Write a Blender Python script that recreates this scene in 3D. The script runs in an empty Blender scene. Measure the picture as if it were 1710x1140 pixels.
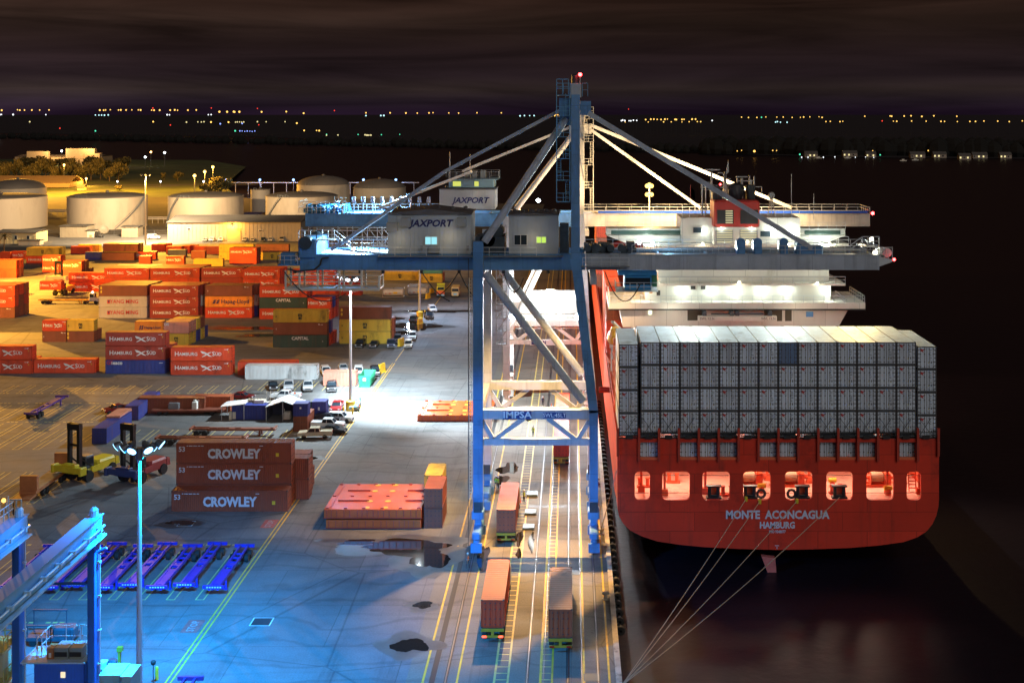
import bpy, math, random
from mathutils import Vector, Matrix, noise
random.seed(7)
R = math.radians
SC = bpy.context.scene
COL = SC.collection
# ------------------------------------------------------------------ camera (level, lens shifted down)
F, CX, CY, H = 2140.0, 953.75, 187.2, 55.0      # focal length in photo pixels, vanishing point, eye height (m)
cam_d = bpy.data.cameras.new('camera'); cam = bpy.data.objects.new('camera', cam_d); COL.objects.link(cam)
cam.location = (0, 0, H); cam.rotation_euler = (R(90), 0, 0)
cam_d.sensor_width = 36.0; cam_d.lens = 36.0*F/1710.0
cam_d.shift_x = -(CX-855.0)/1710.0
cam_d.shift_y = -(570.0-CY)/1710.0
cam_d.clip_start = 1.0; cam_d.clip_end = 30000.0
SC.camera = cam
SC.view_settings.view_transform = 'Standard'; SC.view_settings.look = 'None'
SC.view_settings.exposure = 0.18; SC.view_settings.gamma = 1.0
SC.cycles.use_denoising = True
SC.cycles.max_bounces = 6; SC.cycles.diffuse_bounces = 3; SC.cycles.glossy_bounces = 3
SC.cycles.sample_clamp_indirect = 6.0; SC.cycles.caustics_reflective = False; SC.cycles.caustics_refractive = False
# ------------------------------------------------------------------ night sky: low lit cloud over the far city
W = bpy.data.worlds.new('World'); SC.world = W; W.use_nodes = True
nt = W.node_tree; nt.nodes.clear()
def wn(t, **k):
    n = nt.nodes.new(t)
    for a, b in k.items(): setattr(n, a, b)
    return n
wo = wn('ShaderNodeOutputWorld'); bg = wn('ShaderNodeBackground'); nt.links.new(bg.outputs[0], wo.inputs[0])
tc = wn('ShaderNodeTexCoord'); sp = wn('ShaderNodeSeparateXYZ'); nt.links.new(tc.outputs['Generated'], sp.inputs[0])
cr = wn('ShaderNodeValToRGB'); mr = wn('ShaderNodeMapRange')
mr.inputs[1].default_value = -0.02; mr.inputs[2].default_value = 0.10
nt.links.new(sp.outputs[2], mr.inputs[0]); nt.links.new(mr.outputs[0], cr.inputs[0])
el = cr.color_ramp.elements
el[0].position = 0.0; el[0].color = (0.0055, 0.0022, 0.0075, 1)
el[1].position = 1.0; el[1].color = (0.0150, 0.0068, 0.0046, 1)
for p, c in ((0.17, (0.0070, 0.0034, 0.0078, 1)), (0.24, (0.0100, 0.0062, 0.0090, 1)), (0.31, (0.0150, 0.0098, 0.0092, 1)),
             (0.40, (0.0110, 0.0066, 0.0078, 1)), (0.55, (0.0085, 0.0048, 0.0050, 1)), (0.75, (0.0130, 0.0072, 0.0054, 1))):
    e = el.new(p); e.color = c
mp = wn('ShaderNodeMapping'); mp.inputs['Scale'].default_value = (2.6, 2.6, 34.0)
nt.links.new(tc.outputs['Generated'], mp.inputs[0])
nz = wn('ShaderNodeTexNoise'); nz.inputs['Scale'].default_value = 1.6; nz.inputs['Detail'].default_value = 6.0; nz.inputs['Distortion'].default_value = 0.6
nt.links.new(mp.outputs[0], nz.inputs[0])
nr = wn('ShaderNodeMapRange'); nr.inputs[1].default_value = 0.33; nr.inputs[2].default_value = 0.72
nr.inputs[3].default_value = 0.5; nr.inputs[4].default_value = 1.65
nt.links.new(nz.outputs[0], nr.inputs[0])
lp = wn('ShaderNodeMapRange'); lp.inputs[1].default_value = 0.02; lp.inputs[2].default_value = -0.45
lp.inputs[3].default_value = 0.8; lp.inputs[4].default_value = 1.5        # warmer and brighter over the city on the left
nt.links.new(sp.outputs[0], lp.inputs[0])
m1 = wn('ShaderNodeMath', operation='MULTIPLY'); nt.links.new(nr.outputs[0], m1.inputs[0]); nt.links.new(lp.outputs[0], m1.inputs[1])
ml = wn('ShaderNodeVectorMath', operation='SCALE'); nt.links.new(cr.outputs[0], ml.inputs[0]); nt.links.new(m1.outputs[0], ml.inputs['Scale'])
nt.links.new(ml.outputs[0], bg.inputs[0]); bg.inputs[1].default_value = 1.45
# ------------------------------------------------------------------ added fill sun from behind the camera, soft and warm, for surfaces facing it
sd = bpy.data.lights.new('fill_sun', 'SUN'); so = bpy.data.objects.new('fill_sun', sd); COL.objects.link(so)
sd.energy = 0.60; sd.angle = R(40); sd.color = (1.0, 0.94, 0.88)
so.rotation_euler = (R(62), 0, R(24))
# ------------------------------------------------------------------ helpers
def PY(y, z=0.0): return (H-z)*F/(y-CY)                      # distance of a point of height z seen at photo row y
def PX(x, Y): return (x-CX)*Y/F
def PZ(y, Y): return H-(y-CY)*Y/F
def G(x, y, z=0.0):
    Y = PY(y, z); return (PX(x, Y), Y)
_M = {}
def mat(name, col, rough=0.6, metal=0.0, var=0.0, rnd=0.0, streak=None, plates=None, vs=0.6, bump=0.0, bs=8.0, dirt=None, ds=0.5, emit=None, es=0.0, spec=None, stretch=None):
    if name in _M: return _M[name]
    m = bpy.data.materials.new(name); m.use_nodes = True; n = m.node_tree; b = n.nodes['Principled BSDF']
    b.inputs['Base Color'].default_value = (*col, 1); b.inputs['Roughness'].default_value = rough; b.inputs['Metallic'].default_value = metal
    if spec is not None: b.inputs['Specular IOR Level'].default_value = spec
    if emit:
        b.inputs['Emission Color'].default_value = (*emit, 1); b.inputs['Emission Strength'].default_value = es
    if var or dirt or bump:
        t = n.nodes.new('ShaderNodeTexCoord'); src = t.outputs['Object']
        if stretch:
            mp_ = n.nodes.new('ShaderNodeMapping'); mp_.inputs['Scale'].default_value = stretch; n.links.new(src, mp_.inputs[0]); src = mp_.outputs[0]
    out = None
    if var or dirt:
        z = n.nodes.new('ShaderNodeTexNoise'); z.inputs['Scale'].default_value = vs; z.inputs['Detail'].default_value = 6; z.inputs['Roughness'].default_value = 0.65
        n.links.new(src, z.inputs[0])
        oi = n.nodes.new('ShaderNodeObjectInfo')
        ad = n.nodes.new('ShaderNodeVectorMath'); ad.operation = 'ADD'
        n.links.new(src, ad.inputs[0]); sc_ = n.nodes.new('ShaderNodeVectorMath'); sc_.operation = 'SCALE'; sc_.inputs[0].default_value = (31, 17, 11)
        n.links.new(oi.outputs['Random'], sc_.inputs['Scale']); n.links.new(sc_.outputs[0], ad.inputs[1]); n.links.new(ad.outputs[0], z.inputs[0])
        mr_ = n.nodes.new('ShaderNodeMapRange'); mr_.inputs[1].default_value = 0.3; mr_.inputs[2].default_value = 0.7
        mr_.inputs[3].default_value = 1-var; mr_.inputs[4].default_value = 1+var
        n.links.new(z.outputs[0], mr_.inputs[0])
        v = n.nodes.new('ShaderNodeVectorMath'); v.operation = 'SCALE'; v.inputs[0].default_value = col
        fac = mr_.outputs[0]
        if rnd:
            r1 = n.nodes.new('ShaderNodeMapRange'); r1.inputs[3].default_value = 1-rnd; r1.inputs[4].default_value = 1+rnd; n.links.new(oi.outputs['Random'], r1.inputs[0])
            r2 = n.nodes.new('ShaderNodeMath'); r2.operation = 'MULTIPLY'; n.links.new(fac, r2.inputs[0]); n.links.new(r1.outputs[0], r2.inputs[1]); fac = r2.outputs[0]
        n.links.new(fac, v.inputs['Scale']); out = v.outputs[0]
        if streak:      # run-down stains: noise drawn out vertically
            q1 = n.nodes.new('ShaderNodeMapping'); q1.inputs['Scale'].default_value = streak[1]; n.links.new(ad.outputs[0], q1.inputs[0])
            q2 = n.nodes.new('ShaderNodeTexNoise'); q2.inputs['Scale'].default_value = 1.0; q2.inputs['Detail'].default_value = 7; q2.inputs['Roughness'].default_value = .65; n.links.new(q1.outputs[0], q2.inputs[0])
            q3 = n.nodes.new('ShaderNodeMapRange'); q3.inputs[1].default_value = 0.52; q3.inputs[2].default_value = 0.78; q3.inputs[4].default_value = streak[2]; n.links.new(q2.outputs[0], q3.inputs[0])
            q4 = n.nodes.new('ShaderNodeMix'); q4.data_type = 'RGBA'; n.links.new(q3.outputs[0], q4.inputs[0]); n.links.new(out, q4.inputs[6]); q4.inputs[7].default_value = (*streak[0], 1); out = q4.outputs[2]
    if plates and out is not None:      # welded plate seams and slight plate-to-plate tone
        pm_ = n.nodes.new('ShaderNodeMapping'); pm_.inputs['Rotation'].default_value = (R(90), 0, 0); n.links.new(src, pm_.inputs[0])
        pb_ = n.nodes.new('ShaderNodeTexBrick'); pb_.inputs['Scale'].default_value = 1.0; pb_.inputs['Brick Width'].default_value = plates[0]; pb_.inputs['Row Height'].default_value = plates[1]; pb_.inputs['Mortar Size'].default_value = plates[2]
        pb_.inputs['Color1'].default_value = (.9,.9,.9,1); pb_.inputs['Color2'].default_value = (1.08,1.08,1.08,1); pb_.inputs['Mortar'].default_value = (.66,.66,.66,1); n.links.new(pm_.outputs[0], pb_.inputs[0])
        px_ = n.nodes.new('ShaderNodeVectorMath'); px_.operation = 'MULTIPLY'; n.links.new(out, px_.inputs[0]); n.links.new(pb_.outputs[0], px_.inputs[1]); out = px_.outputs[0]
    if dirt:
        z2 = n.nodes.new('ShaderNodeTexNoise'); z2.inputs['Scale'].default_value = ds; z2.inputs['Detail'].default_value = 8; z2.inputs['Roughness'].default_value = 0.7
        n.links.new(ad.outputs[0], z2.inputs[0])
        mr2 = n.nodes.new('ShaderNodeMapRange'); mr2.inputs[1].default_value = 0.56; mr2.inputs[2].default_value = 0.70
        n.links.new(z2.outputs[0], mr2.inputs[0])
        mx = n.nodes.new('ShaderNodeMix'); mx.data_type = 'RGBA'
        n.links.new(mr2.outputs[0], mx.inputs[0]); n.links.new(out, mx.inputs[6]); mx.inputs[7].default_value = (*dirt, 1); out = mx.outputs[2]
    if out is not None: n.links.new(out, b.inputs['Base Color'])
    if bump:
        z3 = n.nodes.new('ShaderNodeTexNoise'); z3.inputs['Scale'].default_value = bs; z3.inputs['Detail'].default_value = 4; n.links.new(src, z3.inputs[0])
        bp = n.nodes.new('ShaderNodeBump'); bp.inputs['Strength'].default_value = bump; bp.inputs['Distance'].default_value = 0.05
        n.links.new(z3.outputs[0], bp.inputs['Height']); n.links.new(bp.outputs[0], b.inputs['Normal'])
    _M[name] = m; return m
def glow(name, col, s):
    if name in _M: return _M[name]
    m = bpy.data.materials.new(name); m.use_nodes = True; b = m.node_tree.nodes['Principled BSDF']
    b.inputs['Base Color'].default_value = (0.01, 0.01, 0.01, 1)
    b.inputs['Emission Color'].default_value = (*col, 1); b.inputs['Emission Strength'].default_value = s
    m.cycles.emission_sampling = 'NONE'
    _M[name] = m; return m
class MB:
    def __init__(s): s.v = []; s.f = []; s.m = []; s.k = 0
    def add(s, vs, fs):
        o = len(s.v); s.v.extend(tuple(map(float, p)) for p in vs)
        for f in fs: s.f.append([o+i for i in f]); s.m.append(s.k)
        return s
    def box(s, x0, x1, y0, y1, z0, z1):
        if x1 < x0: x0, x1 = x1, x0
        if y1 < y0: y0, y1 = y1, y0
        if z1 < z0: z0, z1 = z1, z0
        return s.add([(x0,y0,z0),(x1,y0,z0),(x1,y1,z0),(x0,y1,z0),(x0,y0,z1),(x1,y0,z1),(x1,y1,z1),(x0,y1,z1)],
                     [(3,2,1,0),(4,5,6,7),(0,1,5,4),(1,2,6,5),(2,3,7,6),(3,0,4,7)])
    def bev(s, x0, x1, y0, y1, z0, z1, b=0.1):      # box with chamfered top and upright edges
        ring = lambda d, z: [(x0+b+d,y0+d,z),(x1-b-d,y0+d,z),(x1-d,y0+b+d,z),(x1-d,y1-b-d,z),(x1-b-d,y1-d,z),(x0+b+d,y1-d,z),(x0+d,y1-b-d,z),(x0+d,y0+b+d,z)]
        vs = ring(0,z0)+ring(0,z1-b)+ring(b*.7,z1)
        fs = [tuple(range(7,-1,-1)), tuple(range(16,24))]
        for k in (0,8):
            for i in range(8): j = (i+1)%8; fs.append((k+i,k+j,k+8+j,k+8+i))
        return s.add(vs, fs)
    def beam(s, p, q, w=0.1, h=None, up=(0,0,1)):
        h = w if h is None else h
        p, q = Vector(p), Vector(q); d = (q-p)
        if d.length < 1e-6: return s
        d.normalize(); u = Vector(up)
        if abs(d.dot(u)) > 0.98: u = Vector((0,1,0))
        a = d.cross(u).normalized(); c = a.cross(d).normalized(); a = a*w/2; c = c*h/2
        vs = [p-a-c,p+a-c,p+a+c,p-a+c,q-a-c,q+a-c,q+a+c,q-a+c]
        return s.add(vs, [(0,3,2,1),(4,5,6,7),(0,1,5,4),(1,2,6,5),(2,3,7,6),(3,0,4,7)])
    def tube(s, p, q, r0, r1=None, n=10):
        r1 = r0 if r1 is None else r1
        p, q = Vector(p), Vector(q); d = (q-p).normalized(); u = Vector((0,0,1)) if abs(d.z) < 0.95 else Vector((1,0,0))
        a = d.cross(u).normalized(); c = d.cross(a).normalized()
        vs = []
        for P, r in ((p,r0),(q,r1)):
            for i in range(n):
                t = 2*math.pi*i/n; vs.append(P+a*math.cos(t)*r+c*math.sin(t)*r)
        fs = [(i,(i+1)%n,n+(i+1)%n,n+i) for i in range(n)]+[tuple(range(n-1,-1,-1)), tuple(range(n,2*n))]
        return s.add(vs, fs)
    def path(s, pts, r, n=6):
        for a, b in zip(pts, pts[1:]): s.tube(a, b, r, r, n)
        return s
    def lathe(s, prof, c=(0,0,0), n=24):
        vs = []; fs = []; m = len(prof)
        for r, z in prof:
            for i in range(n):
                t = 2*math.pi*i/n; vs.append((c[0]+r*math.cos(t), c[1]+r*math.sin(t), c[2]+z))
        for k in range(m-1):
            for i in range(n):
                j = (i+1)%n; fs.append((k*n+i,k*n+j,(k+1)*n+j,(k+1)*n+i))
        fs.append(tuple(range(n-1,-1,-1))); fs.append(tuple((m-1)*n+i for i in range(n)))
        return s.add(vs, fs)
    def prism(s, prof, y0, y1, axis='y'):           # profile (a, z) swept along an axis
        n = len(prof)
        P = (lambda a, z, t: (a, t, z)) if axis == 'y' else ((lambda a, z, t: (t, a, z)) if axis == 'x' else (lambda a, z, t: (a, z, t)))
        vs = [P(a,z,y0) for a,z in prof]+[P(a,z,y1) for a,z in prof]
        fs = [tuple(range(n)), tuple(range(2*n-1,n-1,-1))]+[(i,n+i,n+(i+1)%n,(i+1)%n) for i in range(n)]
        return s.add(vs, fs)
    def ball(s, c, r, n=10, m=6, sq=1.0):
        prof = [(max(r*math.sin(math.pi*k/m), 1e-3), -r*sq*math.cos(math.pi*k/m)) for k in range(m+1)]
        return s.lathe(prof, c, n)
    def rail(s, pts, h=1.1, step=2.0, t=0.07, mid=True):
        for a, b in zip(pts, pts[1:]):
            a, b = Vector(a), Vector(b); n = max(1, int(round((b-a).length/step)))
            up = Vector((0,0,h))
            s.beam(a+up, b+up, t, t)
            if mid: s.beam(a+up*.5, b+up*.5, t*.8, t*.8)
            for i in range(n+1):
                p = a.lerp(b, i/n); s.beam(p, p+up, t, t)
        return s
    def ladder(s, p, q, w=(0.5,0,0), step=0.35, t=0.06):
        p, q, w = Vector(p), Vector(q), Vector(w)
        s.beam(p-w/2, q-w/2, t, t); s.beam(p+w/2, q+w/2, t, t)
        n = int((q-p).length/step)
        for i in range(1, n):
            c = p.lerp(q, i/n); s.beam(c-w/2, c+w/2, t*.8, t*.8)
        return s
    def mesh(s, name, mats):
        me = bpy.data.meshes.new(name); me.from_pydata(s.v, [], s.f)
        for m in (mats if isinstance(mats, (list, tuple)) else [mats]): me.materials.append(m)
        me.polygons.foreach_set('material_index', s.m); me.update(); return me
    def build(s, name, mats, parent=None, loc=None, smooth=False, fix=True):
        me = s.mesh(name, mats)
        if fix:
            import bmesh
            b = bmesh.new(); b.from_mesh(me); bmesh.ops.recalc_face_normals(b, faces=b.faces); b.to_mesh(me); b.free()
        if smooth:
            me.polygons.foreach_set('use_smooth', [True]*len(me.polygons))
            try: me.set_sharp_from_angle(angle=R(40))
            except Exception: pass
        return put(name, me, parent, loc)
def put(name, me, parent=None, loc=None, rz=0.0):
    o = bpy.data.objects.new(name, me); COL.objects.link(o)
    if parent: o.parent = parent
    if loc is not None: o.location = loc
    if rz: o.rotation_euler = (0, 0, rz)
    return o
_LAB = {}
def tag(o, label, cat, group=None, kind=None):
    o['label'] = label; o['category'] = cat
    n = len(label.replace('-', ' ').split())
    if n > 16 or n < 4: print('LABEL LENGTH', n, label)
    if label in _LAB and (not group or _LAB[label] != group): print('LABEL TWICE', label)
    _LAB[label] = group
    if group: o['group'] = group
    if kind: o['kind'] = kind
    return o
def thing(name, label, cat, loc=(0,0,0), rz=0.0, group=None):
    o = bpy.data.objects.new(name, None); COL.objects.link(o); o.location = loc; o.rotation_euler = (0,0,rz); o.empty_display_size = 0.5
    return tag(o, label, cat, group)
def struct(o): o['kind'] = 'structure'; return o
_kids = {}
def dup(root, label, loc, rz=0.0, scale=None):
    r = root.copy(); COL.objects.link(r); r.location = loc; r.rotation_euler = (0,0,rz); tag(r, label, root['category'], root.get('group'))
    if scale: r.scale = scale
    for ch in kids(root):
        c = ch.copy(); COL.objects.link(c); c.parent = r
        for g in kids(ch):
            d = g.copy(); COL.objects.link(d); d.parent = c
    return r
def kids(o):
    return [c for c in bpy.data.objects if c.parent == o]
_T = {}
def text_mesh(s, size, material, bold=0.0, align='CENTER', sx=1.0, shear=0.0):
    key = (s, size, material.name, bold, align, sx, shear)
    if key in _T: return _T[key]
    c = bpy.data.curves.new('lettering', 'FONT'); c.body = s; c.size = size; c.align_x = align; c.align_y = 'CENTER'; c.offset = bold; c.resolution_u = 2; c.shear = shear
    c.fill_mode = 'FRONT'
    o = bpy.data.objects.new('lettering', c); COL.objects.link(o)
    dg = bpy.context.evaluated_depsgraph_get()
    me = bpy.data.meshes.new_from_object(o.evaluated_get(dg)); me.name = 'lettering'
    # stand the text up: local x stays x, text y becomes z, facing -Y
    me.transform(Matrix(((sx,0,0,0),(0,0,-1,0),(0,1,0,0),(0,0,0,1))))
    me.materials.clear(); me.materials.append(material)
    bpy.data.objects.remove(o); bpy.data.curves.remove(c)
    _T[key] = me; return me
def join_meshes(items, name='lettering'):                # items: (mesh, offset, material index); one mesh from several
    b = MB(); mats = []
    for me, off in items:
        m0 = me.materials[0]
        if m0 not in mats: mats.append(m0)
        b.k = mats.index(m0)
        b.add([(v.co.x+off[0], v.co.y+off[1], v.co.z+off[2]) for v in me.vertices], [tuple(p.vertices) for p in me.polygons])
    return b.mesh(name, mats)
def lamp(name, kind, loc, power, col, parent=None, target=None, size=0.5, angle=120, blend=0.6):
    d = bpy.data.lights.new(name, kind); d.energy = power; d.color = col
    o = bpy.data.objects.new(name, d); COL.objects.link(o); o.location = loc
    if kind == 'AREA': d.size = size
    else: d.shadow_soft_size = size
    if kind == 'SPOT': d.spot_size = R(angle); d.spot_blend = blend
    if target is not None:
        o.rotation_euler = (Vector(target)-Vector(loc)).to_track_quat('-Z', 'Y').to_euler()
    if parent:
        o.parent = parent; o.matrix_parent_inverse = Matrix.Translation(parent.location).inverted()
    return o
# ------------------------------------------------------------------ ground, water, far land
def asphalt(name, base, wet=0.0, tint=(1,1,1)):
    m = bpy.data.materials.new(name); m.use_nodes = True; n = m.node_tree; L = n.links.new; b = n.nodes['Principled BSDF']
    t = n.nodes.new('ShaderNodeTexCoord')
    def noise_(scale, det, rough, lo, hi, o0, o1, sc=None):
        s = t.outputs['Object']
        if sc:
            q = n.nodes.new('ShaderNodeMapping'); q.inputs['Scale'].default_value = sc; L(s, q.inputs[0]); s = q.outputs[0]
        z = n.nodes.new('ShaderNodeTexNoise'); z.inputs['Scale'].default_value = scale; z.inputs['Detail'].default_value = det; z.inputs['Roughness'].default_value = rough; L(s, z.inputs[0])
        r = n.nodes.new('ShaderNodeMapRange'); r.inputs[1].default_value = lo; r.inputs[2].default_value = hi; r.inputs[3].default_value = o0; r.inputs[4].default_value = o1; L(z.outputs[0], r.inputs[0])
        return r.outputs[0]
    def mul(a, c):
        q = n.nodes.new('ShaderNodeMath'); q.operation = 'MULTIPLY'; L(a, q.inputs[0])
        if isinstance(c, float): q.inputs[1].default_value = c
        else: L(c, q.inputs[1])
        return q.outputs[0]
    big = noise_(0.02, 6, 0.6, 0.3, 0.7, 0.72, 1.22)
    mid = noise_(0.22, 8, 0.7, 0.3, 0.7, 0.80, 1.18)
    fine = noise_(6.0, 3, 0.6, 0.3, 0.7, 0.82, 1.18)
    streak = noise_(0.35, 6, 0.7, 0.55, 0.75, 1.0, 0.62, (1.0, 0.10, 1.0))
    cross = noise_(0.3, 5, 0.65, 0.56, 0.75, 1.0, 0.7, (0.12, 1.0, 1.0))
    stain = noise_(0.16, 7, 0.75, 0.62, 0.74, 1.0, 0.42)
    v = mul(mul(mul(big, mid), mul(fine, streak)), mul(stain, cross))
    vo = n.nodes.new('ShaderNodeTexVoronoi'); vo.feature = 'DISTANCE_TO_EDGE'; vo.inputs['Scale'].default_value = 0.045; L(t.outputs['Object'], vo.inputs[0])
    cr_ = n.nodes.new('ShaderNodeMapRange'); cr_.inputs[1].default_value = 0.0; cr_.inputs[2].default_value = 0.006; cr_.inputs[3].default_value = 0.6; cr_.inputs[4].default_value = 1.0; L(vo.outputs[0], cr_.inputs[0])
    v = mul(v, cr_.outputs[0])
    bk = n.nodes.new('ShaderNodeTexBrick'); bk.inputs['Scale'].default_value = 1.0; bk.inputs['Brick Width'].default_value = 17.0; bk.inputs['Row Height'].default_value = 11.0; bk.inputs['Mortar Size'].default_value = 0.05
    bk.inputs['Color1'].default_value = (.86,.86,.86,1); bk.inputs['Color2'].default_value = (1.12,1.12,1.12,1); bk.inputs['Mortar'].default_value = (.62,.62,.62,1); L(t.outputs['Object'], bk.inputs[0])
    v = mul(v, bk.outputs[0])
    tyre = noise_(1.0, 5, 0.7, 0.58, 0.72, 1.0, 0.72, (1.4, 0.02, 1.0)); v = mul(v, tyre)
    arc = n.nodes.new('ShaderNodeTexWave'); arc.wave_type = 'RINGS'; arc.inputs['Scale'].default_value = 0.06; arc.inputs['Distortion'].default_value = 9.0; arc.inputs['Detail'].default_value = 4; L(t.outputs['Object'], arc.inputs[0])
    ar = n.nodes.new('ShaderNodeMapRange'); ar.inputs[1].default_value = 0.9; ar.inputs[2].default_value = 1.0; ar.inputs[3].default_value = 1.0; ar.inputs[4].default_value = 0.78; L(arc.outputs[0], ar.inputs[0]); v = mul(v, ar.outputs[0])
    sc_ = n.nodes.new('ShaderNodeVectorMath'); sc_.operation = 'SCALE'; sc_.inputs[0].default_value = tuple(base*c for c in tint); L(v, sc_.inputs['Scale'])
    L(sc_.outputs[0], b.inputs['Base Color'])
    ro = noise_(0.11, 6, 0.6, 0.40, 0.62, 0.85-0.45*wet, 0.9-0.15*wet)
    L(ro, b.inputs['Roughness'])
    bp = n.nodes.new('ShaderNodeBump'); bp.inputs['Strength'].default_value = 0.35; bp.inputs['Distance'].default_value = 0.03
    zz = n.nodes.new('ShaderNodeTexNoise'); zz.inputs['Scale'].default_value = 3.0; zz.inputs['Detail'].default_value = 8; L(t.outputs['Object'], zz.inputs[0])
    L(zz.outputs[0], bp.inputs['Height']); L(bp.outputs[0], b.inputs['Normal'])
    return m
M_yard = asphalt('worn_asphalt', 0.155, 0.15)
M_quay = asphalt('quay_concrete', 0.175, 0.45, (1.0, 0.90, 0.74))
QX = 4.9
def sheet(name, pts, z, m):
    b = MB(); b.add([(x, y, z) for x, y in pts], [tuple(range(len(pts)))])
    return struct(b.build(name, m, fix=False))
# water: dark river, low ripples
mw = bpy.data.materials.new('river_water'); mw.use_nodes = True; n_ = mw.node_tree; b_ = n_.nodes['Principled BSDF']
b_.inputs['Base Color'].default_value = (0.012, 0.008, 0.012, 1); b_.inputs['Roughness'].default_value = 0.36; b_.inputs['IOR'].default_value = 1.33; b_.inputs['Specular IOR Level'].default_value = 0.20
t_ = n_.nodes.new('ShaderNodeTexCoord'); q_ = n_.nodes.new('ShaderNodeTexNoise'); q_.inputs['Scale'].default_value = 0.5; q_.inputs['Detail'].default_value = 6
p_ = n_.nodes.new('ShaderNodeBump'); p_.inputs['Strength'].default_value = 0.30; p_.inputs['Distance'].default_value = 0.25
n_.links.new(t_.outputs['Object'], q_.inputs[0]); n_.links.new(q_.outputs[0], p_.inputs['Height']); n_.links.new(p_.outputs[0], b_.inputs['Normal'])
sheet('river_water', [(-14000,30),(14000,30),(14000,26000),(-14000,26000)], -3.0, mw)
# quay slab and yard
b = MB(); b.box(-16.0, QX, 40, 640, -4.5, 0.0); struct(b.build('quay_apron', M_quay))
b = MB(); b.box(-1100, -16.0, 40, 575, -4.5, 0.0); struct(b.build('container_yard_ground', M_yard))
M_dirt = asphalt('tank_farm_soil', 0.07, 0.1, (1.0, 0.85, 0.65))
sheet('tank_farm_ground', [(-1100,575),(-16,575),(-16,765),(-190,800),(-215,830),(-1100,830)], -0.02, M_dirt)
M_grass = mat('mown_grass', (0.055, 0.075, 0.018), 0.95, var=0.45, vs=0.05, dirt=(0.05, 0.045, 0.02), ds=0.02)
sheet('grass_field', [(-1100,830),(-215,830),(-260,960),(-330,1300),(-420,1480),(-1100,1560)], -0.4, M_grass)
M_far = mat('far_land', (0.007, 0.004, 0.009), 0.95, var=0.5, vs=0.004)
pts = []
for x, y in ((1900,268),(1450,264),(1200,258),(1000,247),(800,241),(600,235),(420,229),(200,226),(0,223),(-600,221)):
    Y = PY(y, -3); pts.append((PX(x, Y), Y))
sheet('far_shore_land', pts+[(-14000,25500),(14000,25500)], -2.4, M_far)
# access road across the field behind the tanks
M_road = mat('road_asphalt', (0.09, 0.085, 0.08), 0.85, var=0.2, vs=0.1)
b = MB(); z = -0.38
for (xa, ya), (xb, yb) in (((-20,309.5),(430,307.0)), ((60,322),(300,309))):
    A = G(xa, ya, 0); B = G(xb, yb, 0); b.add([(A[0],A[1]-7,z),(B[0],B[1]-7,z),(B[0],B[1]+7,z),(A[0],A[1]+7,z)], [(0,1,2,3)]); z += 0.004
struct(b.build('field_road', M_road, fix=False))
# ---- paint
M_yel = mat('yellow_line_paint', (0.72, 0.44, 0.04), 0.6, var=0.25, vs=0.8, dirt=(0.2, 0.16, 0.1), ds=1.2)
M_ltyel = mat('pale_yellow_line_paint', (0.62, 0.50, 0.16), 0.6, var=0.25, vs=0.8, dirt=(0.2, 0.17, 0.12), ds=1.0)
M_wht = mat('white_line_paint', (0.7, 0.7, 0.68), 0.6, var=0.2, vs=0.8)
def line(b, x0, x1, y0, y1, z=0.006):
    n = max(1, int((y1-y0)/12))
    for i in range(n):
        a = y0+(y1-y0)*i/n; c = y0+(y1-y0)*(i+1)/n; b.add([(x0,a,z),(x1,a,z),(x1,c,z),(x0,c,z)], [(0,1,2,3)])
b = MB()
for X in (-38.65, -39.15): line(b, X-.09, X+.09, 100, 281)
line(b, -38.9, -38.72, 283, 330); line(b, -38.9, -38.72, 352, 420)
for X, w in ((-14.35,.11),(-11.05,.1),(1.26,.11),(3.72,.1),(-2.99,.12),(-1.85,.1)): line(b, X-w, X+w, 100, 560)
struct(b.build('yellow_lane_markings', M_yel, fix=False))
b = MB()
for X, w in ((-7.45,.11),(-6.15,.1)): line(b, X-w, X+w, 100, 560)
for x0, x1 in ((-7.33,-6.27),(-2.85,-1.97)):
    y = 101.0
    while y < 420: line(b, x0, x1, y, y+0.16, 0.007); y += 1.45
struct(b.build('walkway_ladder_markings', M_ltyel, fix=False))
b = MB()
def slots(xa, xb, y0, y1, pitch=3.35, gap=0.95, close=True):
    x = xa
    while x < xb:
        for dx in (0, gap): line(b, x+dx-.07, x+dx+.07, y0, y1)
        if close:
            line(b, x+.07, x+gap-.07, y0, y0+.14)
        x += pitch
slots(-75.4, -42, 144.6, 160.6, 3.3, 0.9)
slots(-116, -85, 229, 240.5); slots(-118, -85, 209, 226.5); slots(-100, -76, 180, 196)
slots(-112, -64, 252, 258, 3.35, 0.9, False); slots(-62, -40.5, 253, 262, 3.2, 0.8, False); slots(-92, -44, 214, 222, 3.3, .9, False)
struct(b.build('parking_slot_markings', M_ltyel, fix=False))
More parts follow.
